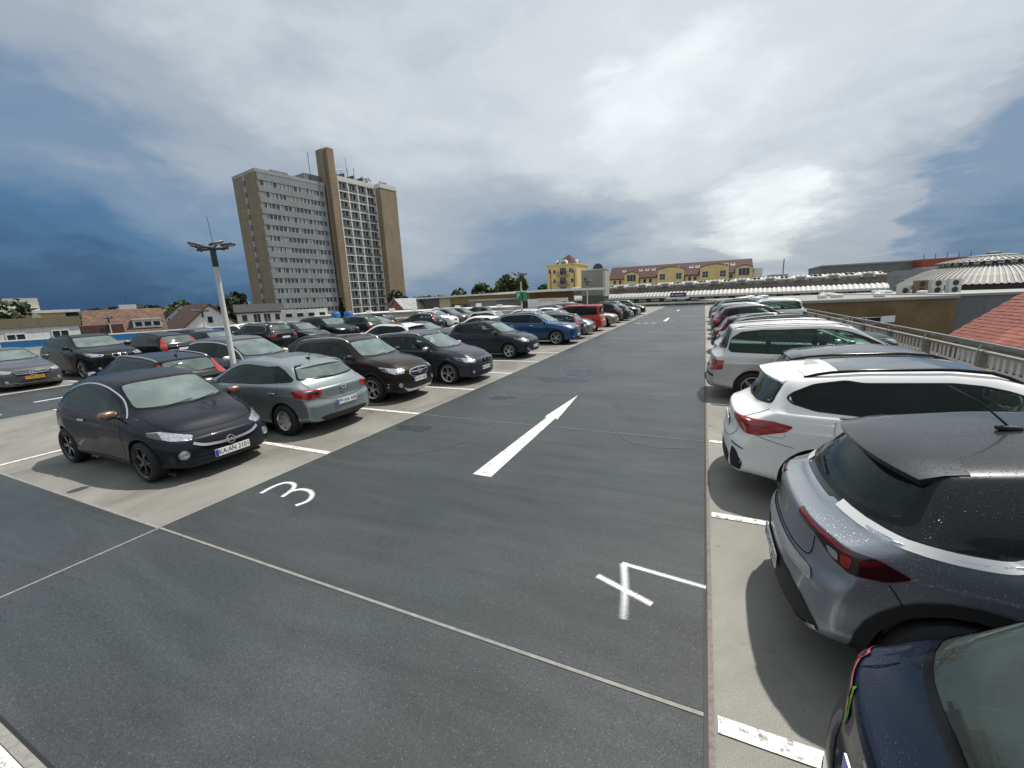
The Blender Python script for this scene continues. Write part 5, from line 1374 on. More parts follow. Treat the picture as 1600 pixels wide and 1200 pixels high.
# ---------------------------------------------------------------- buildings: local x runs along the front, y into the building
def panel_mat(name, col, sx, sz, gap=.03, dark=.55, noise=.18):
    """cladding panels: joints every sx along x or y and sz up"""
    m, nt, p = nmat(name); N = nt.nodes; Lk = nt.links.new
    tc = N.new('ShaderNodeTexCoord'); mp = N.new('ShaderNodeSeparateXYZ'); Lk(tc.outputs['Object'], mp.inputs[0])
    def mm(op, a, b):
        q = N.new('ShaderNodeMath'); q.operation = op
        for i, v in enumerate((a, b)):
            if isinstance(v, (int, float)): q.inputs[i].default_value = v
            else: Lk(v, q.inputs[i])
        return q.outputs[0]
    def line(v, s): return mm('LESS_THAN', mm('PINGPONG', v, s / 2), gap / 2)
    l = mm('MAXIMUM', line(mm('ADD', mp.outputs[0], mp.outputs[1]), sx), line(mp.outputs[2], sz))
    n = N.new('ShaderNodeTexNoise'); n.inputs['Scale'].default_value = .5; n.inputs['Detail'].default_value = 8; n.inputs['Roughness'].default_value = .65
    sc3 = N.new('ShaderNodeMapping'); sc3.inputs['Scale'].default_value = (1, 1, .35); Lk(tc.outputs['Object'], sc3.inputs[0]); Lk(sc3.outputs[0], n.inputs[0])
    v = N.new('ShaderNodeMapRange'); v.inputs['From Min'].default_value = .3; v.inputs['From Max'].default_value = .7; v.inputs['To Min'].default_value = 1 - noise; v.inputs['To Max'].default_value = 1 + noise; Lk(n.outputs['Fac'], v.inputs['Value'])
    k = mm('MULTIPLY', v.outputs[0], mm('SUBTRACT', 1, mm('MULTIPLY', l, 1 - dark)))
    s = N.new('ShaderNodeVectorMath'); s.operation = 'SCALE'; s.inputs[0].default_value = col; Lk(k, s.inputs['Scale']); Lk(s.outputs[0], p.inputs['Base Color']); p.inputs['Roughness'].default_value = .75
    return m
def tile_mat(name, col, sc=3.2, var=.35):
    m, nt, p = nmat(name); N = nt.nodes; Lk = nt.links.new
    tc = N.new('ShaderNodeTexCoord'); br = N.new('ShaderNodeTexBrick'); br.inputs['Scale'].default_value = sc; br.inputs['Mortar Size'].default_value = .035; br.inputs['Brick Width'].default_value = .7; br.inputs['Row Height'].default_value = .8
    br.inputs['Color1'].default_value = (*[c * (1 + var) for c in col], 1); br.inputs['Color2'].default_value = (*[c * (1 - var) for c in col], 1); br.inputs['Mortar'].default_value = (*[c * .3 for c in col], 1)
    uv = N.new('ShaderNodeUVMap'); Lk(uv.outputs[0], br.inputs[0]); n = N.new('ShaderNodeTexNoise'); n.inputs['Scale'].default_value = 1.3; n.inputs['Detail'].default_value = 6; Lk(tc.outputs['Object'], n.inputs[0])
    mx = N.new('ShaderNodeMix'); mx.data_type = 'RGBA'; mx.blend_type = 'MULTIPLY'; mx.inputs['Factor'].default_value = .7; Lk(br.outputs[0], mx.inputs['A'])
    r = N.new('ShaderNodeMapRange'); r.inputs['From Min'].default_value = .3; r.inputs['From Max'].default_value = .7; r.inputs['To Min'].default_value = .6; r.inputs['To Max'].default_value = 1.35; Lk(n.outputs['Fac'], r.inputs[0])
    Lk(r.outputs[0], mx.inputs['B']); Lk(mx.outputs['Result'], p.inputs['Base Color']); p.inputs['Roughness'].default_value = .8
    return m
def uvbox(o, s=1.0):
    """metre-sized UVs from the two main directions of each face"""
    me = o.data; u = me.uv_layers.new(name='UVMap')
    for f in me.polygons:
        n = f.normal; a = Vector((0, 0, 1)).cross(n)
        if a.length < 1e-3: a = Vector((1, 0, 0))
        a.normalize(); b = n.cross(a)
        for li in f.loop_indices:
            c = me.vertices[me.loops[li].vertex_index].co; u.data[li].uv = (c.dot(a) * s, c.dot(b) * s)
    return o
def shared(name, me, parent, loc, rot=None):
    o = bpy.data.objects.new(name, me); COL.objects.link(o); o.parent = parent; o.location = loc
    if rot: o.rotation_euler = rot
    return o
def window_mesh(w, h, cols=2, rows=1, dk=WINDK, fr=FRAMEW, dep=.12, fw=.07):
    """a window: recessed panes in a frame, its face on y = 0"""
    mb = MB(); mb.box((0, -.03, 0), (fw, dep, h), 0).box((w - fw, -.03, 0), (w, dep, h), 0).box((fw, -.03, 0), (w - fw, dep, fw), 0).box((fw, -.03, h - fw), (w - fw, dep, h), 0)
    for i in range(1, cols): mb.box((w * i / cols - fw / 2, -.02, fw), (w * i / cols + fw / 2, dep, h - fw), 0)
    for i in range(1, rows): mb.box((fw, -.015, h * i / rows - fw / 2), (w - fw, dep, h * i / rows + fw / 2), 0)
    mb.quad((fw, .0, fw), (w - fw, .0, fw), (w - fw, .0, h - fw), (fw, .0, h - fw), 1)
    me = mb.mesh('window'); me.materials.append(fr); me.materials.append(dk); return me
GZ = -8.0
def tower():
    a = math.radians(9); o = empty('tower_block', (-112.9, 82.5, GZ), math.radians(90 - 9), 'tall brown and grey slab tower with white balconies and a taller shaft', 'building')
    # local x runs along the long front (away to the right), the front face looks to local -y
    BR = panel_mat('brown_panels', (.225, .18, .125), 6.2, 3.0, .10, .62); GRY = panel_mat('grey_band', (.25, .265, .275), 1.32, 50, .04, .7, .14); DK = simple('tower_dark', (.05, .05, .05), .7)
    RF = simple('flat_roof', (.2, .2, .2), .8); H1 = 48.0; Ht = 51.2
    Ld = 20.6; dp = 13
    MB().box((0.25, .55, 0), (Ld - .1, dp, H1 - .05)).build('core', DK, o)
    MB().box((-.05, 0, 0), (.30, dp, H1 - .9)).build('end_wall', BR, o); MB().box((-.12, -.12, H1 - .9), (Ld, dp + .1, H1)).build('roof_edge', panel_mat('roof_edge_grey', (.30, .32, .34), 2.6, 9, .05), o)
    # stair windows in the end wall
    sw = MB().box((-.12, 0, 0), (0, 1.05, 1.15)).mesh('stair_window'); sw.materials.append(WINDK); sp_ = MB().box((-.10, 0, 0), (0, 1.05, 1.5)).mesh('stair_panel'); sp_.materials.append(simple('stair_panel_grey', (.33, .33, .31), .7, noise=.2))
    for k in range(15): shared('stair_window', sw, o, (-.05, dp * .46, 3.2 + 2.95 * k)); shared('stair_panel', sp_, o, (-.05, dp * .46, 4.42 + 2.95 * k))
    nf = 15; fh = (H1 - 4.2) / nf
    band = MB().box((.30, -.08, 0), (Ld - .1, .45, fh * .54)).mesh('spandrel_band'); band.materials.append(GRY)
    for k in range(nf + 1):
        z = 1.4 + fh * k
        if k == nf: MB().box((.30, -.08, z), (Ld - .1, .45, H1 - .9)).build('spandrel_band', GRY, o)
        else: shared('spandrel_band', band, o, (0, 0, z))
    rnd = random.Random(3)
    MULL = simple('mullion', (.72, .73, .72), .5)
    for k in range(nf):     # one glazed strip for each storey, panes between mullions
        z = 1.4 + fh * k + fh * .54; mb = MB(); nw = 16; x0 = .9; dx = (Ld - 1.6) / nw; h = fh * .46
        for i in range(nw):
            x = x0 + dx * i; bl = rnd.random() < (.42 if k < nf - 2 else .8) and i < nw - 2
            mb.quad((x, .30, z), (x + dx, .30, z), (x + dx, .30, z + h), (x, .30, z + h), 0)
            if bl: mb.box((x + .12, .22, z + .05), (x + dx * rnd.uniform(.4, .9), .28, z + h - .05), 1)
            mb.box((x - .07, .12, z), (x + .07, .40, z + h), 2)
        mb.box((.30, .0, z), (.9, .45, z + h), 3); mb.box((Ld - .7, .0, z), (Ld - .1, .45, z + h), 3)
        mb.build('window_strip', [simple('tower_glass', (.05, .065, .075), .12, spec=.8), WINLT, MULL, GRY], o)
    MB().box((6, 3, H1), (11, 9, H1 + 1.4)).build('roof_plant_room', RF, o); MB().box((Ld - 5, 2.2, H1), (Ld, 10, H1 + 2.4)).build('roof_plant_room', RF, o)
    # lift shaft standing above both slabs
    xs0, xs1 = Ld + .5, Ld + 3.9
    SH = panel_mat('shaft_panels', (.255, .195, .125), 30, 1.6, .07, .6)
    MB().box((xs0, -.2, 0), (xs0 + .8, 3.2, 58.0)).build('shaft_side', BR, o); MB().box((xs0 + .82, -1.5, 0), (xs1 - .3, 3.2, 58.3)).build('shaft', SH, o)
    MB().box((xs1 - .28, 0, 0), (xs1 + .9, 6, 50.6)).build('shaft_wing', BR, o)
    rl = MB()
    for i in range(5): rl.tube([(xs0 + .3 + .8 * i, .2, 58.2), (xs0 + .3 + .8 * i, .2, 59.3)], .05, n=5)
    rl.build('roof_railing', GALV, o)
    # balcony slab
    bx0 = xs1 + 1.0; bx1 = bx0 + 14.6; nb = 4; nfl = 17; fh2 = 48.6 / nfl
    MB().box((bx0, 1.3, 0), (bx1, 12.5, Ht - .1)).build('balcony_core', simple('balcony_back', (.16, .16, .15), .8), o)
    MB().box((bx0 - .1, -.1, Ht - 1.5), (bx1 + .1, 12.6, Ht)).build('roof_edge', simple('pale_roof_edge', (.62, .62, .60), .6, noise=.1), o)
    bw = (bx1 - bx0) / nb; PALE = simple('balcony_white', (.80, .80, .78), .65, noise=.12, nscale=2)
    mb = MB(); mb.box((0, -.12, 0), (bw, 1.28, .22), 0).box((-.14, -.15, 0), (.14, 1.28, fh2), 0).box((.16, -.06, .24), (bw - .16, .0, 1.05), 3)
    mb.quad((.2, 1.2, .24), (bw - .2, 1.2, .24), (bw - .2, 1.2, fh2 - .1), (.2, 1.2, fh2 - .1), 1)
    mb.box((.25, 1.08, .3), (bw * .42, 1.15, fh2 - .25), 2).box((bw * .60, 1.08, .3), (bw * .66, 1.15, fh2 - .1), 0)
    bm_ = mb.mesh('balcony'); [bm_.materials.append(q) for q in (PALE, simple('tower_glass', (.05, .065, .075), .12, spec=.8), simple('curtain', (.40, .40, .37), .8), simple('balcony_panel', (.12, .13, .13), .4))]
    for k in range(nfl):
        for i in range(nb): shared('balcony', bm_, o, (bx0 + bw * i, 0, .9 + fh2 * k))
    MB().box((bx1 - .14, -.15, .9), (bx1 + .14, 1.28, Ht - 1.5)).build('fin', PALE, o)
    # closed end block
    MB().box((bx1 + .2, -2.6, 0), (bx1 + 7.4, 12.5, Ht - 1.4)).build('end_block', panel_mat('end_panels', (.265, .205, .135), 3.4, 2.9, .07, .6), o)
    MB().box((bx1 + .1, -2.7, Ht - 1.4), (bx1 + 7.5, 12.6, Ht)).build('roof_edge', simple('pale_roof_edge', (.62, .62, .60), .6, noise=.1), o)
    MB().box((-6, -8, 0), (bx1 + 10, 0 - 3.2, 4.6)).build('podium', simple('podium', (.3, .3, .28), .7, noise=.15), o)
    # rooftop letters and masts
    LT = simple('sign_green_letters', (.045, .10, .012), .5)
    rr = random.Random(4)
    for x0_, n_ in ((bx0 + 8.6, 7), (bx1 + 1.6, 6)):
        mb = MB()
        for i in range(n_):
            h_ = rr.choice((.8, .9, 1.3)); xx = x0_ + i * .62; mb.box((xx, -.75, Ht + .3), (xx + .16, -.6, Ht + .3 + h_)); mb.box((xx + .16, -.75, Ht + .3 + rr.choice((.0, .3, .6))), (xx + .44, -.6, Ht + .5 + rr.choice((.1, .4, .6))))
        mb.build('roof_lettering', LT, o)
    for x, h in ((bx0 + 3.2, 2.6), (bx0 + 5.6, 3.6), (bx0 + 8.2, 4.4), (Ld - 3, 5.2), (bx0 + 1.4, 1.6)): MB().tube([(x, 2, Ht - 4 if x < Ld else Ht), (x, 2, Ht + h)], .09, n=5).build('mast', DARKM, o)
    MB().tube([(bx0 + 1.0, 2, Ht + 2.2), (bx0 + 5.4, 2, Ht + 3.0)], .13, n=5).tube([(bx0 + 1.0, 2, Ht + 2.0), (bx0 + 1.0, 2, Ht + 5)], .06, n=5).tube([(bx0 + 5.4, 2, Ht + 2.8), (bx0 + 5.4, 2, Ht + 7)], .06, n=5).build('aerial', DARKM, o)
    for i in range(14): MB().box((bx0 + .6 + i * .9, 1.2, Ht), (bx0 + 1.1 + i * .9, 1.7 + (i % 3), Ht + .5 + .35 * (i % 4))).build('roof_unit', DARKM, o)
tower()

YEL = simple('yellow_render', (.78, .60, .27), .75, noise=.10, nscale=.8)
REDT = tile_mat('dark_red_tiles', (.055, .012, .009), .9, .2)
def gable_roof(o, name, x0, x1, y0, y1, z, h, mat, over=.4, axis='x'):
    """saddle roof with the ridge along x (or y)"""
    if axis == 'x':
        ym = (y0 + y1) / 2; V = [(x0 - over, y0 - over, z), (x1 + over, y0 - over, z), (x1 + over, ym, z + h), (x0 - over, ym, z + h), (x1 + over, y1 + over, z), (x0 - over, y1 + over, z)]
    else:
        xm = (x0 + x1) / 2; V = [(x0 - over, y1 + over, z), (x0 - over, y0 - over, z), (xm, y0 - over, z + h), (xm, y1 + over, z + h), (x1 + over, y0 - over, z), (x1 + over, y1 + over, z)]
    V2 = V + [(x, y, zz - .22) for x, y, zz in V]
    F = [(0, 1, 2, 3), (3, 2, 4, 5), (9, 8, 7, 6), (11, 10, 8, 9), (0, 6, 7, 1), (4, 10, 11, 5), (1, 7, 8, 2), (2, 8, 10, 4), (3, 9, 6, 0), (5, 11, 9, 3)]
    me = mesh(name, V2, F); bm = bmesh.new(); bm.from_mesh(me); bmesh.ops.recalc_face_normals(bm, faces=bm.faces); bm.to_mesh(me); bm.free()
    return uvbox(link(name, me, mat, o))
def gable_walls(o, x0, x1, y0, y1, z0, z1, h, mat, axis='x'):
    mb = MB()
    if axis == 'x': mb.prism([(y0, z0), (y1, z0), (y1, z1), ((y0 + y1) / 2, z1 + h), (y0, z1)], x0, x1, axis='X')
    else: mb.prism([(x0, z0), (x1, z0), (x1, z1), ((x0 + x1) / 2, z1 + h), (x0, z1)], y0, y1, axis='Y')
    return mb.build('wall', mat, o)
def yellow_wing():
    o = empty('yellow_apartment_wing', (-26, 128.5, GZ), math.radians(0), 'long yellow apartment wing with dark red tiled roof behind the hall', 'building')
    Lx = 37.0; ev = 14.6; rg = 18.1
    MB().box((0, 0, 0), (Lx, 11, ev)).build('wall', YEL, o)
    gable_roof(o, 'roof', 0, Lx, 0, 11, ev, rg - ev + .1, REDT)
    win = window_mesh(1.5, 1.7, 2, 2); wsm = window_mesh(.9, 1.2, 1, 1)
    big = window_mesh(2.6, 2.0, 3, 1)
    for bx, tall in ((4.4, 1), (13.6, 2), (24.6, 2), (33.2, 1)):
        w = 7.0 if tall == 2 else 4.0; hz = 16.3 if tall == 2 else 15.6
        mb = MB(); arc = [(bx + w * i / 10, hz + .7 * math.sin(math.pi * i / 10)) for i in range(11)]
        mb.prism([(bx, 0), (bx + w, 0)] + arc[::-1], -.9, .1, axis='Y'); bay = mb.build('bay', YEL, o)
        MB().prism([(bx - .1, hz)] + [(x, z + .14) for x, z in arc] + [(bx + w + .1, hz)] + arc[::-1], -1.0, 3.5, axis='Y').build('bay_roof', REDT, o); uvbox(COL.objects[-1])
        for z in (10.9, 13.6):
            if tall == 2:
                shared('window', win, o, (bx + .6, -.91, z)); shared('window', win, o, (bx + w - 2.1, -.91, z))
            else: shared('window', big, o, (bx + .7, -.91, z))
    for x in (1.0, 2.6, 9.6, 11.2, 21.6, 23.0, 30.2, 31.8):
        for z in (10.8, 13.0): shared('window', wsm, o, (x, -.01, z))
    sky_ = window_mesh(1.0, 1.2, 1, 1, simple('skylight_glass', (.6, .63, .66), .2)); sl_ = math.atan2(rg - ev, 5.9)
    for x in (3.2, 9.8, 11.6, 21.8, 23.4, 30.6, 32.2, 8.0, 18.2):
        q = .32 if int(x * 10) % 2 else .55; shared('skylight', sky_, o, (x, -.4 + 5.9 * q, ev + (rg - ev) * q + .06), (sl_ - math.pi / 2, 0, 0))
    for x in (8.6, 20.8, 29.8, 36.6): MB().tube([(x, -.12, 0), (x, -.12, ev)], .09, n=6).build('downpipe', simple('downpipe_brown', (.10, .05, .03), .6), o)
    MB().box((Lx + .6, 1, 0), (Lx + 2.6, 11, 15.4)).build('white_annex', WHITEW, o)
yellow_wing()
def yellow_tower():
    o = empty('yellow_corner_house', (-43.4, 121.5, GZ), math.radians(-4), 'yellow corner house with balconies and a dark red pyramid roof', 'building')
    w, dpt, h = 9.4, 10.5, 19.2
    MB().box((0, 0, 0), (w, dpt, h)).build('wall', YEL, o); MB().box((-.2, -.2, h), (w + .2, dpt + .2, h + .35)).build('cornice', YEL, o)
    me = mesh('roof', [(2.0, .8, h + .35), (8.2, .8, h + .35), (8.2, dpt - 1, h + .35), (2.0, dpt - 1, h + .35), (5.1, dpt / 2, h + 3.4)], [(0, 1, 4), (1, 2, 4), (2, 3, 4), (3, 0, 4), (3, 2, 1, 0)]); uvbox(link('roof', me, REDT, o))
    DW = simple('dormer_teal', (.05, .28, .25), .3)
    MB().lathe([(0, 0), (1.25, 0), (1.25, 1.2), (0, 1.2)], (5.0, .6, h + .4), 'Y', 20).build('round_dormer', WHITEW, o); MB().lathe([(0, 0), (.85, 0), (.85, .05)], (5.0, .56, h + .4), 'Y', 20).build('dormer_window', DW, o)
    for x in (2.2, 8.3): MB().rbox((x, 3.0, h + .9), (1.0, 1.0, 1.4), r=.6).build('roof_vent', WHITEW, o, smooth=True)
    win = window_mesh(.8, 1.3, 1, 1); dbl = window_mesh(2.0, 2.1, 3, 1)
    bal = MB(); bal.box((0, -1.1, 0), (3.6, 0, .2), 0)
    for i in range(19): bal.box((.05 + .19 * i, -1.08, .2), (.10 + .19 * i, -1.04, 1.15), 1)
    bal.box((0, -1.1, 1.15), (3.6, -1.02, 1.22), 1); bme = bal.mesh('balcony'); bme.materials.append(simple('balcony_slab', (.35, .34, .3), .7)); bme.materials.append(DARKM)
    for k in range(5):
        z = 5.2 + 2.75 * k; shared('balcony', bme, o, (3.4, 0, z)); shared('balcony_door', dbl, o, (4.1, -.02, z + .25)); shared('window', win, o, (2.0, -.02, z + .6)); shared('window', win, o, (7.6, -.02, z + .6))
    for x in (.5, 7.0): shared('window', win, o, (x, -.02, 17.0))
    for x in (1.2, 8.6): MB().tube([(x, -.1, 0), (x, -.1, 17.5)], .10, n=6).build('downpipe', simple('downpipe_brown', (.10, .05, .03), .6), o)
yellow_tower()
def metal_box():
    o = empty('plant_room_box', (-23.0, 85.0, -1), math.radians(-2), 'grey-green metal-clad plant room standing above the hall roof', 'building')
    CL = panel_mat('ribbed_cladding', (.25, .26, .22), .35, 30, .06, .75, .06)
    MB().box((0, 0, 3.2), (4.4, 3.4, 8.2)).build('cladding', CL, o); MB().box((4.41, .05, 3.0), (4.9, 3.6, 8.1)).build('pale_side', simple('pale_metal', (.45, .45, .42), .5), o)
    MB().box((-.08, -.08, 8.2), (4.95, 3.7, 8.4)).build('roof_edge', simple('pale_metal', (.45, .45, .42), .5), o)
    MB().box((.1, .1, 0), (4.8, 3.4, 3.2)).build('base', simple('base_grey', (.10, .11, .10), .7, noise=.2), o)
    MB().box((.6, -.03, 6.2), (1.1, .0, 6.8)).build('vent', DARKM, o)
    MB().lathe([(0, 0), (1.0, 0), (1.0, .3), (0, .35)], (3.2, .8, 8.5), 'Y', 20).build('roof_fan', DARKM, o, smooth='auto')
metal_box()
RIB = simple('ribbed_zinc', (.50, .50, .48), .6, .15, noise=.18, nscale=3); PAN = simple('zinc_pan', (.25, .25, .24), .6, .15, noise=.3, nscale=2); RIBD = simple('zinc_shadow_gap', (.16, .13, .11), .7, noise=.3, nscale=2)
def market_hall():
    o = empty('market_hall', (0, 0, 0), 0, 'long hall with two tiers of curved ribbed metal roof', 'building')
    xl, xr = -29.5, 27.5; Yl, Yr = 95.0, 88.5
    def yat(x): return Yl + (Yr - Yl) * (x - xl) / (xr - xl)
    ang = math.atan2(Yr - Yl, xr - xl); o.location = (xl, Yl, 0); o.rotation_euler = (0, 0, ang); Lx = math.hypot(xr - xl, Yr - Yl)
    MB().box((0, 3.4, GZ), (Lx, 16, 2.9)).build('hall_wall', simple('hall_grey', (.20, .20, .185), .75, noise=.2), o)
    MB().box((0, .6, GZ), (Lx, 3.4, 1.05)).build('eaves_wall', simple('hall_dark', (.06, .058, .055), .8, noise=.2), o)
    # lower tier: quarter barrel, one curved rib sheet per metre
    nr = 78; w = Lx / nr; prof = [(0.0, 1.05), (.25, 1.48), (.8, 1.88), (1.7, 2.15), (2.9, 2.28)]
    def rib(w, prof, th=.05):
        mb = MB(); n = len(prof)
        for k, (a, b, lift) in enumerate(((0, w * .40, .09), (w * .40, w * .98, .0))):
            vs = [(x, y, z + lift) for y, z in prof for x in (a, b)]; mb.add(vs, [(2 * i, 2 * i + 1, 2 * i + 3, 2 * i + 2) for i in range(n - 1)], 0 if lift else 1)
            if lift:
                for xx in (a, b): mb.add([(xx, y, z + lift) for y, z in prof] + [(xx, y, z - .02) for y, z in reversed(prof)], [tuple(range(2 * n))], 0)
        me = mb.mesh('roof_sheet'); me.materials.append(RIB); me.materials.append(PAN); return me
    rm = rib(w, prof)
    for i in range(nr): shared('roof_sheet', rm, o, (w * i, 0, 0))
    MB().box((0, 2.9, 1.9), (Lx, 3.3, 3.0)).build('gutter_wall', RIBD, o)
    # clerestory with windows, then the upper barrel with hooded vents
    MB().box((0, 3.31, 2.9), (Lx, 3.6, 3.62)).build('clerestory', simple('clerestory_olive', (.17, .165, .115), .7, noise=.25), o)
    cw = window_mesh(1.25, .42, 2, 1, simple('clerestory_glass', (.22, .23, .20), .2), simple('clerestory_frame', (.34, .33, .28), .6))
    for i in range(int(Lx / 1.8)): shared('clerestory_window', cw, o, (.3 + 1.8 * i, 3.29, 3.1))
    up = rib(w, [(0, 3.58), (.15, 3.82), (.6, 4.04), (1.5, 4.18), (3.2, 4.24)])
    for i in range(nr): shared('upper_roof_sheet', up, o, (w * i, 3.2, 0))
    HD = simple('hood_zinc', (.60, .60, .58), .45, .4); hm = MB(); P = [(-1.1, 0), (-.7, .5), (.7, .5), (1.1, 0)]
    hm.prism([(-1.05, 3.42), (-.75, 4.12), (.75, 4.12), (1.05, 3.42)], -.22, 1.6, axis='Y', mi=0); hm.prism([(-.72, 3.46), (-.58, 3.92), (.58, 3.92), (.72, 3.46)], -.26, -.225, axis='Y', mi=1); hme = hm.mesh('vent_hood'); hme.materials.append(HD); hme.materials.append(simple('hood_inside', (.20, .20, .17), .7))
    dk = MB().rbox((0, .9, 4.12), (1.7, .8, .22), r=.5).mesh('dark_vent'); dk.materials.append(simple('dark_vent_brown', (.05, .03, .025), .6))
    for i in range(12):
        x = 2.6 + 4.75 * i; shared('vent_hood', hme, o, (x, 3.1, 0)); shared('dark_vent', dk, o, (x + 2.35, 3.1, 0))
    uw = window_mesh(1.5, .42, 1, 1, simple('grey_pane', (.35, .36, .36), .3))
    for i in range(22): shared('eaves_window', uw, o, (1.2 + 2.6 * i, .56, .52))
market_hall()
def rotunda():
    cx, cy = 38.6, 87.5
    o = empty('domed_rotunda', (cx, cy, 0), 0, 'round hall with two tiers of ribbed conical metal roof and a lantern', 'building')
    MB().lathe([(9.4, GZ), (9.4, 1.55)], axis='Z', n=48).build('drum_wall', simple('drum_dark', (.09, .085, .08), .8, noise=.2), o)
    def cone(r0, z0, r1, z1, n, nm, bow=.25):
        a = 2 * math.pi / n; mb = MB()
        for (f0, f1, lf) in ((0, .36, .10), (.36, 1, 0)):
            vs = []
            for t in (0, .33, .66, 1):
                r = r0 + (r1 - r0) * t; z = z0 + (z1 - z0) * t + bow * math.sin(math.pi * t) + lf
                vs += [(r * math.cos(a * f0), r * math.sin(a * f0), z), (r * math.cos(a * f1), r * math.sin(a * f1), z)]
            mb.add(vs, [(2 * i, 2 * i + 1, 2 * i + 3, 2 * i + 2) for i in range(3)], 0 if lf else 1)
            if lf:
                for k in (0, 1): mb.add([vs[2 * i + k] for i in range(4)] + [(x, y, z - .12) for x, y, z in [vs[2 * i + k] for i in (3, 2, 1, 0)]], [tuple(range(8))])
        me = mb.mesh(nm); me.materials.append(simple('dome_rib', (.34, .335, .315), .65, .1, noise=.2, nscale=2)); me.materials.append(simple('dome_pan', (.19, .185, .175), .65, .1, noise=.3, nscale=2))
        for i in range(n): shared(nm, me, o, (0, 0, 0), (0, 0, a * i))
    cone(10.4, 1.6, 5.6, 4.15, 100, 'roof_sheet', .35)
    MB().lathe([(5.5, 4.1), (5.5, 4.95)], axis='Z', n=40).build('upper_drum', simple('drum_dark', (.09, .085, .08), .8, noise=.2), o)
    uw = window_mesh(.6, .42, 1, 1, simple('grey_pane', (.35, .36, .36), .3))
    for i in range(30):
        a = 2 * math.pi * i / 30; shared('drum_window', uw, o, (5.55 * math.cos(a), 5.55 * math.sin(a), 4.35), (0, 0, a + math.pi / 2))
    cone(6.1, 4.7, 2.6, 5.35, 56, 'upper_roof_sheet', .12)
    MB().lathe([(2.7, 5.3), (2.7, 5.58), (2.3, 5.66), (.8, 5.75), (.8, 6.0), (1.0, 6.04), (0, 6.15)], axis='Z', n=28).build('lantern', simple('lantern_grey', (.30, .32, .30), .6), o, smooth='auto')
rotunda()
BRK = None
def brick_mat(name, c1, c2, sc=1.0):
    m, nt, p = nmat(name); N = nt.nodes; Lk = nt.links.new
    br = N.new('ShaderNodeTexBrick'); br.inputs['Scale'].default_value = sc; br.inputs['Brick Width'].default_value = .25; br.inputs['Row Height'].default_value = .075; br.inputs['Mortar Size'].default_value = .012
    br.inputs['Color1'].default_value = (*c1, 1); br.inputs['Color2'].default_value = (*c2, 1); br.inputs['Mortar'].default_value = (.10, .08, .05, 1)
    uv = N.new('ShaderNodeUVMap'); Lk(uv.outputs[0], br.inputs[0]); n = N.new('ShaderNodeTexNoise'); n.inputs['Scale'].default_value = .35; n.inputs['Detail'].default_value = 7; Lk(uv.outputs[0], n.inputs[0])
    mx = N.new('ShaderNodeMix'); mx.data_type = 'RGBA'; mx.blend_type = 'MULTIPLY'; mx.inputs['Factor'].default_value = .8; Lk(br.outputs[0], mx.inputs['A'])
    r = N.new('ShaderNodeMapRange'); r.inputs['From Min'].default_value = .3; r.inputs['From Max'].default_value = .7; r.inputs['To Min'].default_value = .65; r.inputs['To Max'].default_value = 1.3; Lk(n.outputs['Fac'], r.inputs[0]); Lk(r.outputs[0], mx.inputs['B'])
    Lk(mx.outputs['Result'], p.inputs['Base Color']); p.inputs['Roughness'].default_value = .85
    return m
BRK = brick_mat('ochre_brick', (.22, .145, .06), (.15, .095, .042))
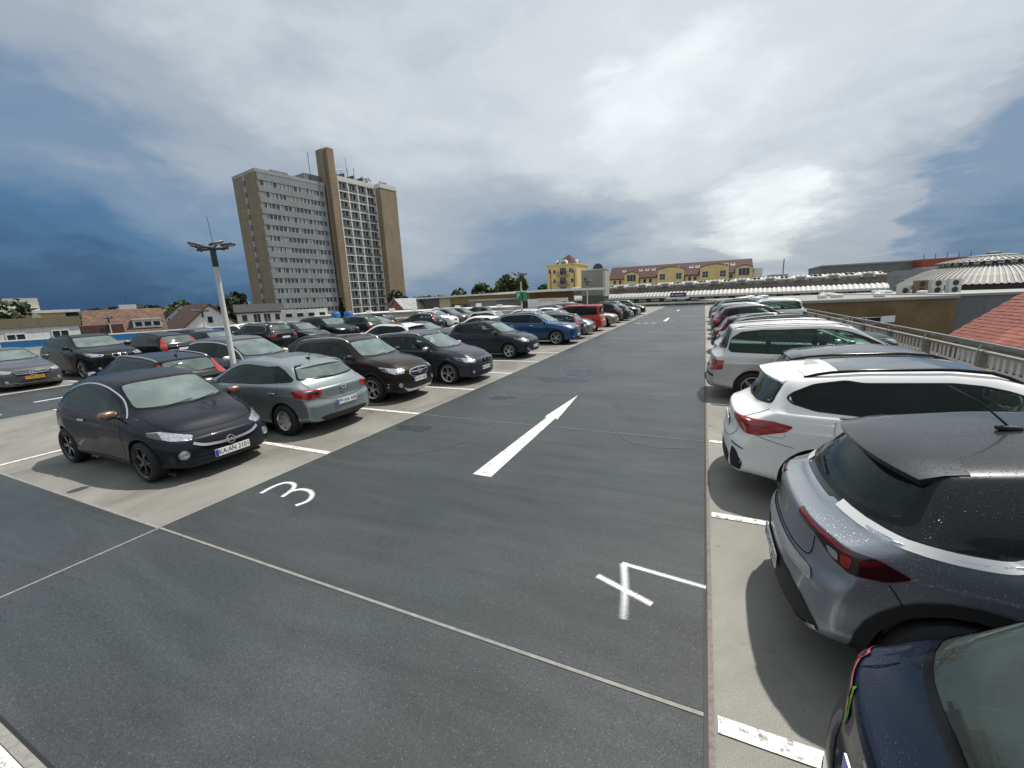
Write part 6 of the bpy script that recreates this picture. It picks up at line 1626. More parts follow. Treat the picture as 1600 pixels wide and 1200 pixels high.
def brick_hall():
    a = math.atan2(4.5, 16.7); o = empty('brick_hall', (6.6, 55.9, GZ), a, 'flat-roofed hall with ochre brick wall beyond the slatted fence', 'building')
    Lx = 18.7; h = 8.45
    uvbox(MB().box((0, 0, 0), (Lx, 28, h)).build('wall', BRK, o)); MB().box((-.15, -.15, h), (Lx + .12, 28.2, h + .28)).build('roof_edge', simple('coping_grey', (.26, .26, .25), .6, noise=.2), o)
    MB().box((.2, .25, h + .28), (Lx - .2, 27.8, h + .31)).build('roof_felt', simple('roof_felt_grey', (.24, .235, .22), .8, noise=.3, nscale=.6), o)
    w = window_mesh(2.6, .8, 1, 1); [shared('window', w, o, (x, -.02, 5.9)) for x in (2.8, 5.9)]
    dkw = window_mesh(2.9, .8, 2, 1); shared('window', dkw, o, (8.8, -.02, 5.9))
    f = MB().box((0, -.7, 0), (1.8, -.66, .72)).build('open_sash', FRAMEW, o, (11.0, -.2, 6.1)); f.rotation_euler = (0, 0, .35)
    # grey flank to the right
    MB().box((Lx + .02, .6, 0), (Lx + 22, 24, h + .15)).build('grey_flank', panel_mat('grey_panels', (.13, .135, .145), 3.2, 12, .05, .5, .1), o); MB().box((Lx, .45, h + .15), (Lx + 22, 24.1, h + .4)).build('flank_edge', simple('coping_grey', (.26, .26, .25), .6, noise=.2), o)
    MB().box((Lx + 1.0, .5, 0), (Lx + 3.0, .62, 4.6)).build('door', simple('rust_door', (.14, .05, .03), .7), o); MB().box((Lx + .9, .3, 4.65), (Lx + 3.3, .6, 4.8)).build('door_canopy', FRAMEW, o)
    rnd = random.Random(5)
    for i in range(16):
        x = rnd.uniform(.5, Lx + 4); y = rnd.uniform(3, 20); s = rnd.uniform(.5, 1.1)
        MB().rbox((0, 0, .25), (s * 1.6, s * 1.2, .55), r=.5).build('roof_skylight', simple('skylight_dome', (.62, .63, .62), .3), o, (x, y, h + .28), smooth=True)
    for i, (x, m2) in enumerate(((0, 0), (1.15, 1), (2.25, 0), (3.4, 0))):
        u = empty('air_conditioner', (74 * math.sin(math.radians(18.0 + x)), 74 * math.cos(math.radians(18.0 + x)), .75), a, ['leftmost pale rooftop air conditioner, low with one fan', 'rust-brown rooftop air conditioner with two fans', 'pale two-fan air conditioner right of the brown one', 'rightmost pale two-fan rooftop air conditioner'][i], 'air conditioner', 'rooftop air conditioners')
        hh = 1.1 if i == 0 else 1.7; cm = simple('ac_pale', (.55, .55, .52), .5) if not m2 else simple('ac_brown', (.22, .13, .08), .6)
        MB().box((0, 0, 0), (1.3, .6, hh)).build('casing', cm, u)
        for z in ((.5,) if i == 0 else (.45, 1.25)): MB().lathe([(0, -.02), (.33, -.02), (.36, .02)], (.65, 0, z), 'Y', 20).build('fan', DARKM, u)
brick_hall()
def far_sheds():
    o = empty('grey_factory_shed', (26, 128, GZ), math.radians(-3), 'long grey factory shed rising behind the curved roofs', 'building')
    MB().box((0, 0, 0), (34, 20, 14.6)).build('wall', panel_mat('shed_grey', (.17, .175, .175), 4, 30, .08, .7, .1), o); MB().box((-.2, -.2, 14.6), (34.2, 20, 15.0)).build('roof_edge', simple('shed_edge', (.25, .25, .25), .6), o)
    o = empty('red_top_block', (50, 122, GZ), 0, 'grey block with a rust red top floor left of the domed roof', 'building')
    MB().box((-7, 0, 0), (10, 10, 13.2)).build('wall', simple('shed_pale', (.38, .39, .39), .7), o); MB().box((-7, 1, 13.2), (2.5, 9, 14.9)).build('top_floor', simple('rust_red_clad', (.30, .06, .03), .6), o)
    w = window_mesh(1.6, 1.4, 1, 1); [shared('window', w, o, (1 + 3 * i, -.02, 11)) for i in range(4)]
    for i in range(5): MB().tube([(-6 + 1.9 * i, 3, 14.9), (-6 + 1.9 * i, 3, 16.0)], .06, n=5).build('mast', DARKM, o)
    o = empty('grey_annex', (33, 104, GZ), math.radians(-4), 'pale grey clad annex between the ribbed hall and the dome', 'building')
    MB().box((0, 0, 0), (12, 14, 12.4)).build('wall', panel_mat('annex_grey', (.30, .305, .30), 2.4, 1.6, .05, .6, .1), o)
    w2 = window_mesh(2.0, 1.1, 2, 1); [shared('window', w2, o, (.8 + 2.8 * i, -.02, 9.6)) for i in range(4)]
    o = empty('rooftop_plant', (14, 126, GZ), 0, 'grey rooftop plant with a thin mast right of the yellow wing', 'building')
    MB().box((0, 0, 0), (10, 8, 11.4)).build('wall', simple('shed_edge', (.25, .25, .25), .6), o); MB().box((1, 1, 11.4), (5, 6, 13.4)).build('plant_room', simple('shed_pale', (.38, .39, .39), .7), o); MB().box((5.5, 0, 11.4), (9, 6, 12.4)).build('brick_box', simple('rust_red_clad', (.30, .06, .03), .6), o); MB().tube([(4, 2, 13.4), (4, 2, 17.2)], .12, n=6).build('mast', simple('blue_mast', (.03, .15, .3), .5), o)
far_sheds()
def tiled_roof():
    o = empty('red_tiled_house', (9.3, 23.1, 0), 0, 'house with weathered red tiled roof beside the deck edge', 'building')
    TL = simple('red_clay_tile', (.25, .080, .055), .75, noise=.45, nscale=1.1, bump=.25, bscale=20); TL2 = simple('red_clay_tile_dark', (.24, .065, .045), .75, noise=.45, nscale=1.3)
    al = math.radians(40); dx = .165; rows = 48
    MB().box((.25, -17, GZ), (12, -.25, .05)).build('wall', WHITEW, o)
    # courses of tiles: the ones in view as pieces
    tm = MB().box((0, 0, 0), (.24, .155, .020)).mesh('roof_tile'); tm.materials.append(TL); tm2 = tm.copy(); tm2.materials.clear(); tm2.materials.append(TL2)
    rnd = random.Random(2); bulk = MB(); cnt = 0
    for r in range(rows):
        for c_ in range(92):
            x = r * dx * math.cos(al); z = .22 + r * dx * math.sin(al); y = -.16 * (c_ + 1) + (.08 if r % 2 else 0)
            if c_ < 17 and r < 17:
                t = shared('roof_tile', tm if rnd.random() < .6 else tm2, o, (x, y, z + rnd.uniform(-.006, .006)), (rnd.uniform(-.01, .01), -al + .07, 0)); cnt += 1
            else:
                ca, sa = math.cos(al - .07), math.sin(al - .07); b = len(bulk.v); zz = z + rnd.uniform(-.005, .005)
                bulk.add([(x, y, zz + .022), (x + .24 * ca, y, zz + .24 * sa + .022), (x + .24 * ca, y + .155, zz + .24 * sa + .022), (x, y + .155, zz + .022), (x, y, zz), (x, y + .155, zz)], [(0, 1, 2, 3), (4, 0, 3, 5)], rnd.choice((0, 0, 1)))
    u = bulk.build('roof_tiles', [TL, TL2], o); u['kind'] = 'stuff'
    MB().prism([(0, .10), (6.6, .10 + 6.6 * math.tan(al)), (6.6, .19 + 6.6 * math.tan(al)), (0, .19)], -15, -.02, axis='Y').build('roof_deck', simple('roof_batten', (.12, .07, .05), .8), o)
    MB().tube([(-.12, -15, .12), (-.12, .05, .12)], .075, n=10).build('gutter', GALV, o, smooth=True)
    for x, y in ((1.1, -2.3), (2.2, -4.4)): MB().tube([(x, y, .2 + x * math.tan(al)), (x, y, .6 + x * math.tan(al))], .07, n=8).build('vent_pipe', simple('vent_clay', (.22, .06, .04), .7), o)
tiled_roof()
def gravel_roof():
    o = MB().box((5.95, 8, GZ), (9.1, 54, -.55)).build('lower_roof', concrete_mat('lower_roof_felt', (.075, .065, .055), .5)); tag(o, 'dirty flat roof strip below the slatted fence', 'roof')
gravel_roof()
# ---------------------------------------------------------------- the town on the left
def house(name, loc, rz, label, w, dpt, wall, rh, rmat, axis='x', wmat=WHITEW, wins=(), over=.4):
    o = empty(name, loc, rz, label, 'house'); gable_walls(o, 0, w, 0, dpt, 0, wall, rh - .15, wmat, axis); gable_roof(o, 'roof', 0, w, 0, dpt, wall, rh, rmat, over, axis)
    for (x, z, ww, hh, nc) in wins: shared('window', window_mesh(ww, hh, nc, 1), o, (x, -.02, z))
    return o
BRT = tile_mat('brown_tiles', (.115, .060, .038), 1.2, .25); DBR = tile_mat('dark_brown_tiles', (.06, .030, .022), 1.2, .25); DKT = tile_mat('dark_grey_tiles', (.035, .034, .034), 1.2, .25)
def at(head, D, z=GZ): return (D * math.sin(math.radians(head)), D * math.cos(math.radians(head)), z)
# a front seen square on: local -y looks back along the heading
def facing(head, turn=0): return math.radians(-head + turn)
o = house('brown_roofed_house', at(-70.2, 72), facing(-67.5, 0), 'white house with a long brown tiled roof beyond the parapet', 7.2, 11, 8.3, 2.9, BRT, 'x', wins=((.6, 6.6, .5, .9, 1), (1.4, 6.6, .5, .9, 1)))
q = MB().box((4.2, .2, 8.7), (7.0, 3, 9.7)).build('dormer', WHITEW, o); MB().box((4.1, .0, 9.7), (7.1, 3.4, 9.85)).build('dormer_roof', simple('pale_metal', (.45, .45, .42), .5), o); [shared('window', window_mesh(.8, .7, 1, 1), o, (4.35 + .9 * i, .18, 8.85)) for i in range(3)]
o = house('white_gabled_house', at(-64.8, 95), facing(-64, 0), 'white gabled house with twin dormers behind the brown roof', 7, 8, 8.6, 3.4, DKT, 'y', wins=((1.2, 8.4, .9, 1.1, 1), (4.2, 8.4, .9, 1.1, 1), (2.8, 10.0, .9, 1.0, 1)))
o = house('steep_gabled_house', at(-63.2, 78), facing(-61.5, 18), 'white house with steep dark brown roof left of the lamp post', 8.2, 9, 7.6, 4.0, DBR, 'y', wins=((1.6, 6.2, .8, 1.1, 1), (4.6, 6.2, .8, 1.1, 1), (3.6, 8.6, .8, 1.1, 1)))
MB().box((8.3, 1, 0), (16, 8, 8.0)).build('side_wing', WHITEW, o)
o = house('white_villa', at(-57.9, 100), facing(-57, 0), 'white villa with dark low roof right of the lamp post', 8.4, 9, 9.9, 1.6, DKT, 'x', wins=((.8, 8.0, 1.0, 1.4, 1), (2.8, 7.7, 1.3, 1.8, 2), (4.6, 7.7, 1.3, 1.8, 2), (6.6, 8.0, 1.0, 1.4, 1)))
o = empty('white_panelled_block', at(-79.5, 53), facing(-74, 16), 'low white panelled block with brown top band at the far left', 'building')
MB().box((0, 0, 0), (8.6, 9, 9.75)).build('wall', panel_mat('white_panels', (.66, .66, .64), .62, .62, .03, .62, .06), o); MB().box((-.1, -.12, 9.75), (8.75, 9, 10.55)).build('brown_band', panel_mat('brown_band_panels', (.16, .135, .085), 1.2, 9, .03, .6, .1), o)
for x, z in ((4.0, 8.6), (6.7, 8.7), (4.3, 6.3)): shared('window', window_mesh(1.15, .7, 2, 1), o, (x, -.03, z))
MB().box((8.62, .4, 0), (12.0, 5, 9.6)).build('dark_gap_wall', simple('dark_red_brick', (.07, .03, .025), .8), o)
o = empty('yellow_flats', at(-75.6, 92), facing(-73, 0), 'yellow flats with white eaves and a pale penthouse at the far left', 'building')
MB().box((0, 0, 0), (6.8, 8, 11.2)).build('wall', simple('pale_yellow_render', (.58, .44, .20), .75, noise=.1), o); MB().box((-.6, -.5, 11.2), (8.4, 8.5, 11.6)).build('eaves', WHITEW, o); MB().box((.5, 1, 11.6), (4.4, 6, 13.4)).build('penthouse', simple('penthouse_grey', (.50, .48, .43), .7), o)
MB().box((6.82, .6, 0), (8.2, 7, 11.1)).build('brown_balconies', simple('dark_red_brick', (.07, .03, .025), .8), o)
for x in (1.2, 3.4, 5.4): shared('window', window_mesh(1.0, .8, 1, 1), o, (x, -.02, 9.6))
o = empty('long_ochre_building', at(-37.4, 128), 0, 'long low building with ochre fascia and strip windows', 'building')
pa_ = Vector(at(-37.4, 128, 0)); pb_ = Vector(at(-21.6, 72, 0)); d_ = pb_ - pa_; o.rotation_euler = (0, 0, math.atan2(d_.y, d_.x)); LL = d_.length; hh = 11.35
OC = panel_mat('ochre_panels', (.27, .185, .075), 3.0, 20, .05, .7, .1)
MB().box((LL * .42, 0, 0), (LL * .98, 10, 11.2)).build('ochre_wall', OC, o); MB().box((0, .3, 0), (LL * .30, 10, 11.0)).build('dark_wall', simple('dark_clad', (.09, .085, .08), .7, noise=.2), o); MB().box((LL * .301, .1, 0), (LL * .419, 10, 11.1)).build('cream_wall', simple('cream_render', (.50, .45, .33), .7), o)
MB().box((-1, -.8, 11.2), (LL + 6, 10.6, 11.55)).build('roof_edge', WHITEW, o)
for i in range(11): shared('window', window_mesh(2.6, 1.1, 2, 1, WINDK, GALV), o, (LL * .43 + 3.3 * i, -.03, 8.6))
MB().box((LL * .80, -6, 0), (LL * .965, -1.0, 10.2)).build('grey_annex', simple('annex_mid_grey', (.20, .20, .195), .7, noise=.1), o); MB().box((LL * .795, -6.2, 10.2), (LL * .97, -.9, 10.4)).build('annex_roof_edge', simple('pale_metal', (.45, .45, .42), .5), o)
o = empty('white_sign_wall', at(-22.3, 63, -1), 0, 'white boundary wall carrying a red lettered sign board', 'wall')
pa_ = Vector(at(-22.3, 63, 0)); pb_ = Vector(at(-16.9, 65, 0)); d_ = pb_ - pa_; o.rotation_euler = (0, 0, math.atan2(d_.y, d_.x)); LL = d_.length
MB().box((0, 0, 0), (LL, .3, 3.15)).build('wall', WHITEW, o); MB().box((LL * .86, -.04, .6), (LL * .97, .0, 2.6)).build('door', DARKM, o)
b_ = MB().box((1.5, -.10, 2.72), (4.4, -.02, 3.20)).build('sign_board', simple('sign_pale_red', (.72, .60, .56), .6), o)
t = link('lettering', text_mesh('BENNING CENTRUM', .34, width=2.5), simple('sign_red', (.36, .01, .015), .5), o, (2.95, -.104, 2.96)); t.rotation_euler = (math.pi / 2, 0, 0)
o = empty('ticket_kiosk', at(-33.6, 47, 0), facing(-33), 'small grey kiosk with white roof and blue poster at the deck edge', 'kiosk')
MB().box((0, 0, 0), (1.7, 1.5, 1.55)).build('cabin', simple('kiosk_grey', (.30, .30, .29), .6), o); MB().box((-.3, -.15, 1.55), (1.9, 1.6, 1.68)).build('roof', WHITEW, o); MB().box((.1, -.03, .5), (1.1, -.002, 1.4)).build('poster', simple('poster_blue', (.02, .06, .32), .4), o); MB().box((.3, -.04, .7), (.65, -.031, 1.2)).build('poster_mark', simple('poster_pale', (.4, .55, .75), .4), o)
o = house('brick_cottage', at(-38.9, 118), facing(-38, 35), 'brick cottage with pale grey roof right of the tower', 7, 8, 8.6, 3.0, tile_mat('pale_grey_tiles', (.34, .34, .35), 1.2, .1), 'x', simple('orange_brick', (.30, .13, .08), .8, noise=.15))
for i, (hd_, lab) in enumerate(((-47.4, 'blue sign drum on a post left of the conifer'), (-45.9, 'blue sign drum on a post right of the conifer'))):
    o = empty('blue_sign', at(hd_, 62, GZ), 0, lab, 'sign', 'blue signs by the tower'); MB().tube([(0, 0, 0), (0, 0, 9.6)], .08, n=8).build('post', GALV, o); MB().lathe([(.55, 8.2), (.6, 8.3), (.6, 9.4), (.45, 9.6)], axis='Z', n=16).build('drum', simple('drum_blue', (.02, .16, .42), .5), o, smooth='auto')
o = empty('white_cabin', at(-53.4, 74, GZ), facing(-53), 'white site cabin with small windows below the tower end wall', 'cabin'); MB().box((0, 0, 0), (6.6, 2.6, 10.05)).build('wall', WHITEW, o); [shared('window', window_mesh(1.0, .7, 1, 1), o, (.5 + 1.6 * i, -.03, 8.9)) for i in range(4)]
o = empty('white_terrace', at(-50, 70, GZ), facing(-46), 'pale flat roofs and terrace edge in front of the tower', 'building'); MB().box((0, 0, 0), (20, 8, 9.0)).build('wall', simple('terrace_pale', (.52, .47, .40), .7, noise=.2), o)
o = empty('pale_flat_roof', at(-45, 58, GZ), facing(-36), 'pale flat roofs between the deck and the ochre building', 'building'); MB().box((0, 0, 0), (22, 9, 9.15)).build('wall', simple('terrace_pale', (.52, .47, .40), .7, noise=.2), o); MB().box((0, -.2, 9.15), (22, 9, 9.3)).build('roof', simple('pale_roof_felt', (.55, .53, .50), .7, noise=.2), o)
for i in range(7): MB().box((1 + i * 3, 2, 9.3), (1.7 + i * 3, 2.8, 9.6 + .15 * (i % 3))).build('roof_unit', FRAMEW, o)
# far roofs on the skyline
rnd = random.Random(11)
for i in range(26):
    hd_ = -74 + i * 1.35 if i < 12 else (-37 + (i - 12) * 1.6); D = rnd.uniform(190, 320); ww = rnd.uniform(9, 22)
    pale = rnd.random() < .4
    o = empty('distant_house', at(hd_, D), facing(hd_, rnd.uniform(-25, 25)), None, None)
    tag(o, 'distant low house on the skyline', 'house', 'distant houses on the skyline')
    hgt = 8.6 + rnd.uniform(0, 2.2); wm = simple('far_wall_pale' if pale else 'far_wall_brown', (.5, .49, .46) if pale else (.2, .16, .13), .8)
    gable_walls(o, 0, ww, 0, 8, 0, hgt, 1.6, wm); gable_roof(o, 'roof', 0, ww, 0, 8, hgt, 1.8, [BRT, DBR, DKT][i % 3])
o = empty('white_rooftop_block', at(-67.6, 150), facing(-67), 'small white block with a thin mast above the brown roofs', 'building'); MB().box((0, 0, 0), (3.4, 4, 13.0)).build('wall', WHITEW, o); MB().tube([(1.7, 2, 13), (1.7, 2, 15.5)], .08, n=5).build('mast', DARKM, o)
# ---------------------------------------------------------------- trees
def leaf_mat(name, col):
    m, nt, p = nmat(name); N = nt.nodes; Lk = nt.links.new
    g = N.new('ShaderNodeNewGeometry'); r = N.new('ShaderNodeValToRGB'); e = r.color_ramp.elements
    e[0].color = (*[c * .55 for c in col], 1); e[1].color = (*[c * 1.5 for c in col], 1); Lk(g.outputs['Random Per Island'], r.inputs[0]); Lk(r.outputs[0], p.inputs['Base Color']); p.inputs['Roughness'].default_value = .6
    return m
LEAF = [leaf_mat('leaf_mid', (.055, .085, .022)), leaf_mat('leaf_dark', (.028, .046, .016)), leaf_mat('leaf_bright', (.085, .12, .025))]
BARK = simple('bark', (.06, .045, .035), .9, noise=.3)
def crown_mesh(seed, rx, rz, n=2600, conifer=False, ls=.30):
    r = np.random.default_rng(seed); V = []; F = []
    lumps = [(r.normal(0, .42, 3) * np.array([rx, rx, rz]), r.uniform(.35, .6)) for _ in range(16)]
    for i in range(n):
        if conifer:
            t = r.random() ** .7; a = r.random() * 6.283; rad = rx * t * (.55 + .45 * r.random()) * (.75 + .35 * math.sin(t * 40)); p = np.array([rad * math.cos(a), rad * math.sin(a), rz * (1 - 2 * t)])
        else:
            c, s = lumps[r.integers(len(lumps))]; d = r.normal(0, 1, 3); d /= np.linalg.norm(d); p = c + d * s * np.array([rx, rx, rz]) * (.7 + .35 * r.random())
        u = r.normal(0, 1, 3); u /= np.linalg.norm(u); w = np.cross(u, r.normal(0, 1, 3)); w /= np.linalg.norm(w); s = ls * r.uniform(.6, 1.4); b = len(V)
        V += [p + u * s, p + w * s * .6, p - u * s, p - w * s * .6]; F.append((b, b + 1, b + 2, b + 3))
    return mesh('crown', V, F)
def tree(name, head, D, ztop, rx, kind, label, seed, group=None, z0=GZ, conifer=False, dz=None):
    o = empty(name, at(head, D, z0), 0, label, 'tree', group); H_ = ztop - z0; rz = dz or min(H_ * .42, rx * .95); me = crown_mesh(seed, rx, rz, 2600, conifer, .14 * rx if not conifer else .3)
    me.materials.append(LEAF[kind]); c = link('crown', me, None, o, (0, 0, H_ - rz * (1 if conifer else 1.15)))
    MB().tube([(0, 0, 0), (.1, .05, H_ * .5), (0, 0, H_ - rz * .6)], (.35, .25, .08), n=8).tube([(0, 0, H_ * .4), (rx * .4, .2, H_ - rz)], (.16, .05), n=6).tube([(0, 0, H_ * .45), (-rx * .35, -.3, H_ - rz * .9)], (.15, .05), n=6).build('trunk', BARK, o, smooth=True)
    return o
tree('conifer', -74.8, 74, 3.6, 3.6, 1, 'dark bushy tree at the left edge of the picture', 1, dz=6)
tree('broadleaf_tree', -71.2, 96, 2.6, 3.0, 2, 'light green tree between the yellow flats and the brown roof', 2)
tree('broadleaf_tree', -63.0, 120, 4.2, 4.0, 0, 'dark tree behind the steep gabled house', 3)
tree('broadleaf_tree', -60.6, 90, 2.4, 4.2, 2, 'bright green bushes left of the lamp post', 4)
tree('broadleaf_tree', -58.9, 125, 4.6, 5.0, 1, 'dark tree rising right of the lamp post', 5)
tree('broadleaf_tree', -57.6, 140, 4.4, 6.0, 1, 'dark tree touching the left side of the tower', 6)
tree('conifer', -46.6, 66, 3.6, 1.7, 1, 'slender reddish conifer in front of the tower shaft', 7, conifer=True, dz=4.0)
tree('broadleaf_tree', -38.6, 150, 5.6, 5.0, 1, 'dark tree directly right of the tower', 8)
for i, (h_, zt, rx, kd, lab) in enumerate(((-31.6, 5.4, 6, 1, 'low dark tree, leftmost above the ochre building'), (-29.6, 6.6, 6, 0, 'spreading tree second from the left above the ochre building'), (-27.6, 7.6, 6.5, 0, 'broad round tree above the middle of the ochre building'), (-25.6, 9.4, 2.6, 1, 'slender dark tree between two round crowns'), (-23.6, 10.6, 7.0, 0, 'tallest round tree just left of the green parking sign'), (-20.6, 6.6, 4.0, 1, 'dark tree between the parking sign and the yellow house'))):
    tree('broadleaf_tree', h_, 165, zt, rx, kd, lab, 20 + i, 'trees behind the ochre building')
# wooded horizon all the way round the visible town
def wood():
    r = np.random.default_rng(5); V = []; F = []
    for i in range(15000):
        hd_ = math.radians(r.uniform(-80, 30)); D = r.uniform(430, 520); hmax = 4.0 + 4.0 * math.sin(hd_ * 9) ** 2 + 2.0 * math.sin(hd_ * 37); z = GZ + r.random() ** .6 * (8 + hmax); p = np.array([D * math.sin(hd_), D * math.cos(hd_), z])
        u = r.normal(0, 1, 3); u /= np.linalg.norm(u); w = np.cross(u, r.normal(0, 1, 3)); w /= np.linalg.norm(w); s = r.uniform(1.2, 2.6); b = len(V); V += [p + u * s, p + w * s, p - u * s, p - w * s]; F.append((b, b + 1, b + 2, b + 3))
    o = link('distant_wood', mesh('distant_wood', V, F), LEAF[1]); tag(o, 'dark wooded horizon beyond the town', 'wood', kind='stuff')
wood()
# ---------------------------------------------------------------- parked cars
BY = lambda k: 3.51 + 2.54 * k        # middle of bay k
GRP = 'cars parked on the deck'
PC = {
    'midnight': paint('midnight', (.006, .008, .014), .0, .4, .12), 'silverteal': paint('silverteal', (.25, .29, .295), .65, .34, .1), 'brown': paint('brown', (.017, .0125, .011), .1, .35, .1),
    'mineral': paint('mineral', (.036, .041, .053), .3, .34), 'anthracite': paint('anthracite', (.020, .025, .036), .2, .35), 'blue': paint('blue', (.016, .070, .165), .5, .32),
    'white': paint('white', (.84, .84, .82), .0, .4), 'steel': paint('steel', (.33, .355, .395), .75, .34, .5), 'navy': paint('navy', (.003, .008, .023), .1, .35, .5), 'silver': paint('silver', (.56, .55, .53), .6, .36),
    'grey': paint('grey', (.105, .105, .112), .6, .34), 'black': paint('black', (.006, .007, .009), .0, .4), 'beige': paint('beige', (.27, .235, .185), .6, .34), 'red': paint('red', (.42, .028, .018), .1, .35),
    'green': paint('green', (.030, .055, .045), .5, .32), 'plum': paint('plum', (.045, .020, .028), .4, .32), 'wine': paint('wine', (.22, .03, .03), .3, .34), 'darkgrey': paint('darkgrey', (.06, .064, .07), .6, .34, .3)}
PROTO = {}
def new_car(name, spec, col, x_end, y, nose, label, cat='car', det=1, dz=0.0, yaw=0.0, sc=1.0):
    """x_end: where the end towards the lane of the car stands; nose +1 looks right, -1 looks left; the end nearest +x or -x is given by its sign tuple"""
    c = spec(); end, sgn = x_end      # sgn +1: x_end is the car's largest x, -1: its smallest x
    o = empty(name, (end - sgn * c['L'] * sc / 2, y, 0), (0 if nose > 0 else math.pi) + yaw, label, cat, GRP); o.scale = (sc, sc, sc)
    build_car(c, o, PC[col], det); PROTO[(spec.__name__, det)] = (o, c['L'], PC[col])
    return o
A = lambda x: (x, 1)
B_ = lambda x: (x, -1)
new_car('city_car', city_car, 'midnight', A(-6.76), 3.80, 1, 'small dark blue-black three-door car with copper mirrors nearest on the left', det=2, sc=1.03)
new_car('hatchback', silver_hatch, 'silverteal', A(-6.62), 6.08, -1, 'grey-green hatchback parked tail out between the small dark car and the brown crossover', det=2)
new_car('crossover', brown_crossover, 'brown', A(-6.75), 8.72, 1, 'dark brown crossover with chrome grille beside the grey-green hatchback', det=2)
new_car('compact_people_carrier', compact_mpv, 'mineral', A(-6.1), 11.2, 1, 'slate grey compact car with twin kidney grille and silver rails', det=2)
new_car('crossover', stepway, 'anthracite', A(-6.45), 16.35, 1, 'dark blue-grey raised hatchback with roof bars standing alone between empty bays', det=1)
new_car('suv', blue_suv, 'blue', A(-5.95), 21.3, 1, 'bright blue SUV with chrome window line', 'suv', det=1)
new_car('crossover', silver_crossover, 'steel', B_(.60), 3.52, 1, 'silver-blue crossover with wet dark roof in the right foreground', det=2)
new_car('crossover', white_crossover, 'white', B_(.34), 6.12, 1, 'white crossover with panoramic roof and roof rails on the right', det=2)
new_car('people_carrier', big_mpv, 'silver', B_(.16), 11.15, 1, 'silver-beige people carrier with big square tail lamps on the right', det=2)
new_car('hatchback', blue_hatch, 'navy', B_(.54), 1.36, 1, 'dark blue hatchback cut off at the bottom right corner', det=2)
new_car('saloon', saloon, 'grey', A(-21.75), BY(1) + .05, 1, 'grey saloon with star emblem and orange plate at the left edge', det=2)
new_car('suv', dark_suv, 'black', A(-21.9), BY(2) + .1, 1, 'large black SUV beside the grey saloon', 'suv', det=1)
new_car('estate_car', wagon, 'black', A(-11.4), BY(1) - .05, -1, 'black estate with tall red tail lamps behind the small dark car', det=1)
new_car('people_carrier', people_carrier, 'grey', A(-11.5), BY(2) + .1, 1, 'grey people carrier with silver window arc behind the lamp post', det=1)
new_car('van', leisure_van, 'red', A(-6.2), BY(10) - .1, -1, 'red van parked tail out beside the beige estate', 'van', det=1)
new_car('estate_car', raised_wagon, 'beige', A(-6.0), BY(11) + 1.2, 1, 'beige raised estate with black cladding beside the red van', det=1)
new_car('hatchback', small_hatch, 'midnight', A(-11.3), BY(3), -1, 'black hatchback behind the brown crossover', det=1)
learn_kids()
NAMES = {'small_hatch': 'hatchback', 'wagon': 'estate_car', 'dark_suv': 'suv', 'saloon': 'saloon', 'people_carrier': 'people_carrier', 'raised_wagon': 'estate_car', 'blue_suv': 'suv', 'stepway': 'crossover', 'compact_mpv': 'compact_people_carrier', 'brown_crossover': 'crossover', 'big_mpv': 'people_carrier', 'white_crossover': 'crossover', 'silver_hatch': 'hatchback', 'city_car': 'city_car', 'blue_hatch': 'hatchback'}
def park(kind, col, x_end, y, nose, label, cat='car'):
    key = (kind, 1) if (kind, 1) in PROTO else (kind, 2)
    src, L, _ = PROTO[key]; end, sgn = x_end
    n = copy_tree(src, None, PC[col]); n.name = NAMES[kind]; n.location = (end - sgn * L / 2, y + random.uniform(-.12, .12), 0); n.scale = (1, 1, 1); n.rotation_euler = (0, 0, (0 if nose > 0 else math.pi) + random.uniform(-.015, .015)); tag(n, label, cat, GRP)
    return n
# first row on the left, beyond the blue SUV
park('wagon', 'black', A(-6.2), BY(8) - .1, -1, 'black estate parked tail out right behind the blue SUV')
park('compact_mpv', 'silverteal', A(-6.3), BY(9), 1, 'pale grey car half hidden left of the red van')
park('dark_suv', 'black', A(-6.3), BY(13), -1, 'black car tail out beyond the beige estate')
park('wagon', 'green', A(-6.0), BY(14) + .3, -1, 'dark green estate with tall red tail lamps far down the left row')
park('small_hatch', 'silverteal', A(-6.2), BY(15) + .2, 1, 'grey-green small car next to the dark green estate')
park('blue_suv', 'anthracite', A(-6.1), BY(16) + .3, 1, 'dark SUV near the far end of the left row', 'suv')
park('saloon', 'silver', A(-6.2), BY(17) + .3, 1, 'silver saloon near the far end of the left row')
park('brown_crossover', 'black', A(-6.0), BY(18) + .3, 1, 'last black crossover at the far end of the left row')
# right row
park('small_hatch', 'darkgrey', B_(.95), BY(2) + .05, 1, 'wet dark grey car hidden between the white crossover and the silver people carrier')
park('compact_mpv', 'silver', B_(.28), BY(4), 1, 'silver compact car just beyond the silver people carrier')
park('raised_wagon', 'green', B_(.45), BY(5), 1, 'dark estate with silver roof rails, second beyond the people carrier')
park('wagon', 'midnight', B_(.35), BY(6), 1, 'dark estate with tall red tail lamps in the right row')
park('brown_crossover', 'plum', B_(.40), BY(8), 1, 'plum coloured crossover in the right row')
park('stepway', 'silver', B_(.5), BY(9), 1, 'silver raised hatchback in the middle of the right row')
park('people_carrier', 'silverteal', B_(.4), BY(10), 1, 'pale grey people carrier further down the right row')
park('big_mpv', 'white', B_(1.2), BY(11), -1, 'white van-like car parked nose out far down the right row')
park('dark_suv', 'darkgrey', B_(.5), BY(12), 1, 'dark grey SUV near the far end of the right row', 'suv')
park('blue_suv', 'black', B_(.4), BY(13), 1, 'black SUV near the far end of the right row', 'suv')
park('saloon', 'silver', B_(.5), BY(15), 1, 'last silver car at the far end of the right row')
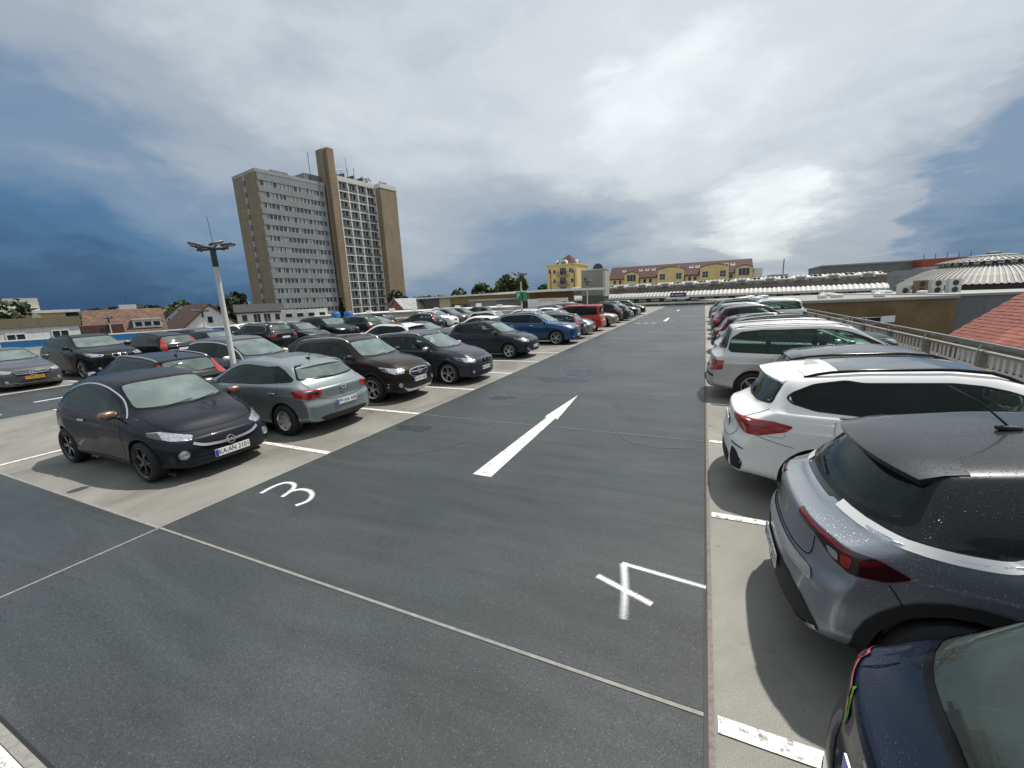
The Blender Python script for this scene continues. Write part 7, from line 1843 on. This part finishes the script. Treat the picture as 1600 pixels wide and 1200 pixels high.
# second row on the left
park('white_crossover', 'white', A(-11.4), BY(5) - .6, -1, 'white roofed car between the brown crossover and the grey compact car')
park('saloon', 'midnight', A(-11.6), BY(6), 1, 'dark saloon with bright windscreen behind the grey compact car')
park('blue_hatch', 'white', A(-11.4), BY(8), -1, 'white hatchback behind the dark raised hatchback')
park('brown_crossover', 'silver', A(-11.5), BY(9) + .2, 1, 'silver car partly hidden behind the blue SUV')
park('compact_mpv', 'white', A(-11.5), BY(11), -1, 'white car behind the lamp post with the green sign')
park('stepway', 'silverteal', A(-11.5), BY(12), 1, 'pale car left of the red van')
park('small_hatch', 'white', A(-11.6), BY(13), -1, 'small white car far down the second row')
park('raised_wagon', 'grey', A(-11.5), BY(15), 1, 'grey estate far down the second row')
park('people_carrier', 'black', A(-11.5), BY(16), -1, 'black people carrier far down the second row')
park('big_mpv', 'silver', A(-11.5), BY(17), 1, 'last silver people carrier of the second row')
# third row
park('raised_wagon', 'black', A(-21.8), BY(3), -1, 'black estate behind the roof of the black tall-lamped estate')
park('small_hatch', 'midnight', A(-22.0), BY(4), 1, 'dark small car left of the lamp post in the third row')
park('blue_suv', 'black', A(-21.7), BY(5) + .1, -1, 'black SUV with red tail lamp behind the grey people carrier', 'suv')
park('stepway', 'darkgrey', A(-21.8), BY(6) + .2, 1, 'dark grey raised hatchback in the third row')
park('dark_suv', 'midnight', A(-21.7), BY(7), 1, 'dark SUV with bright windscreen in the third row', 'suv')
park('brown_crossover', 'green', A(-21.9), BY(8) + .3, -1, 'dark green crossover in the third row')
park('saloon', 'silver', A(-21.7), BY(9), 1, 'silver saloon in the third row below the tower')
park('wagon', 'anthracite', A(-21.5), BY(11), -1, 'dark estate with tall red lamps below the tower')
park('white_crossover', 'white', A(-21.5), BY(12), 1, 'white crossover nose out in front of the ticket kiosk')
park('blue_suv', 'grey', A(-21.5), BY(13), 1, 'grey SUV beside the white crossover near the kiosk', 'suv')
park('raised_wagon', 'green', A(-21.5), BY(14) + .2, 1, 'dark green estate near the kiosk')
park('brown_crossover', 'brown', A(-21.5), BY(15) + .4, -1, 'brown crossover at the end of the third row')
# fourth row and cars along the parapet
park('city_car', 'wine', A(-27.0), BY(4) - .6, -1, 'reddish small car in front of the blue-banded parapet')
park('small_hatch', 'darkgrey', A(-27.0), BY(5) - .3, 1, 'dark small car in front of the blue band')
park('silver_hatch', 'white', A(-27.2), BY(6) + .2, 1, 'white small car in front of the blue band')
park('blue_hatch', 'silverteal', A(-27.0), BY(9), 1, 'pale small car in the fourth row')
park('small_hatch', 'blue', A(-26.8), BY(10) + .2, 1, 'blue small car in the fourth row below the tower')
park('stepway', 'black', A(-26.8), BY(11) - .1, -1, 'black hatchback in the fourth row below the balconies')
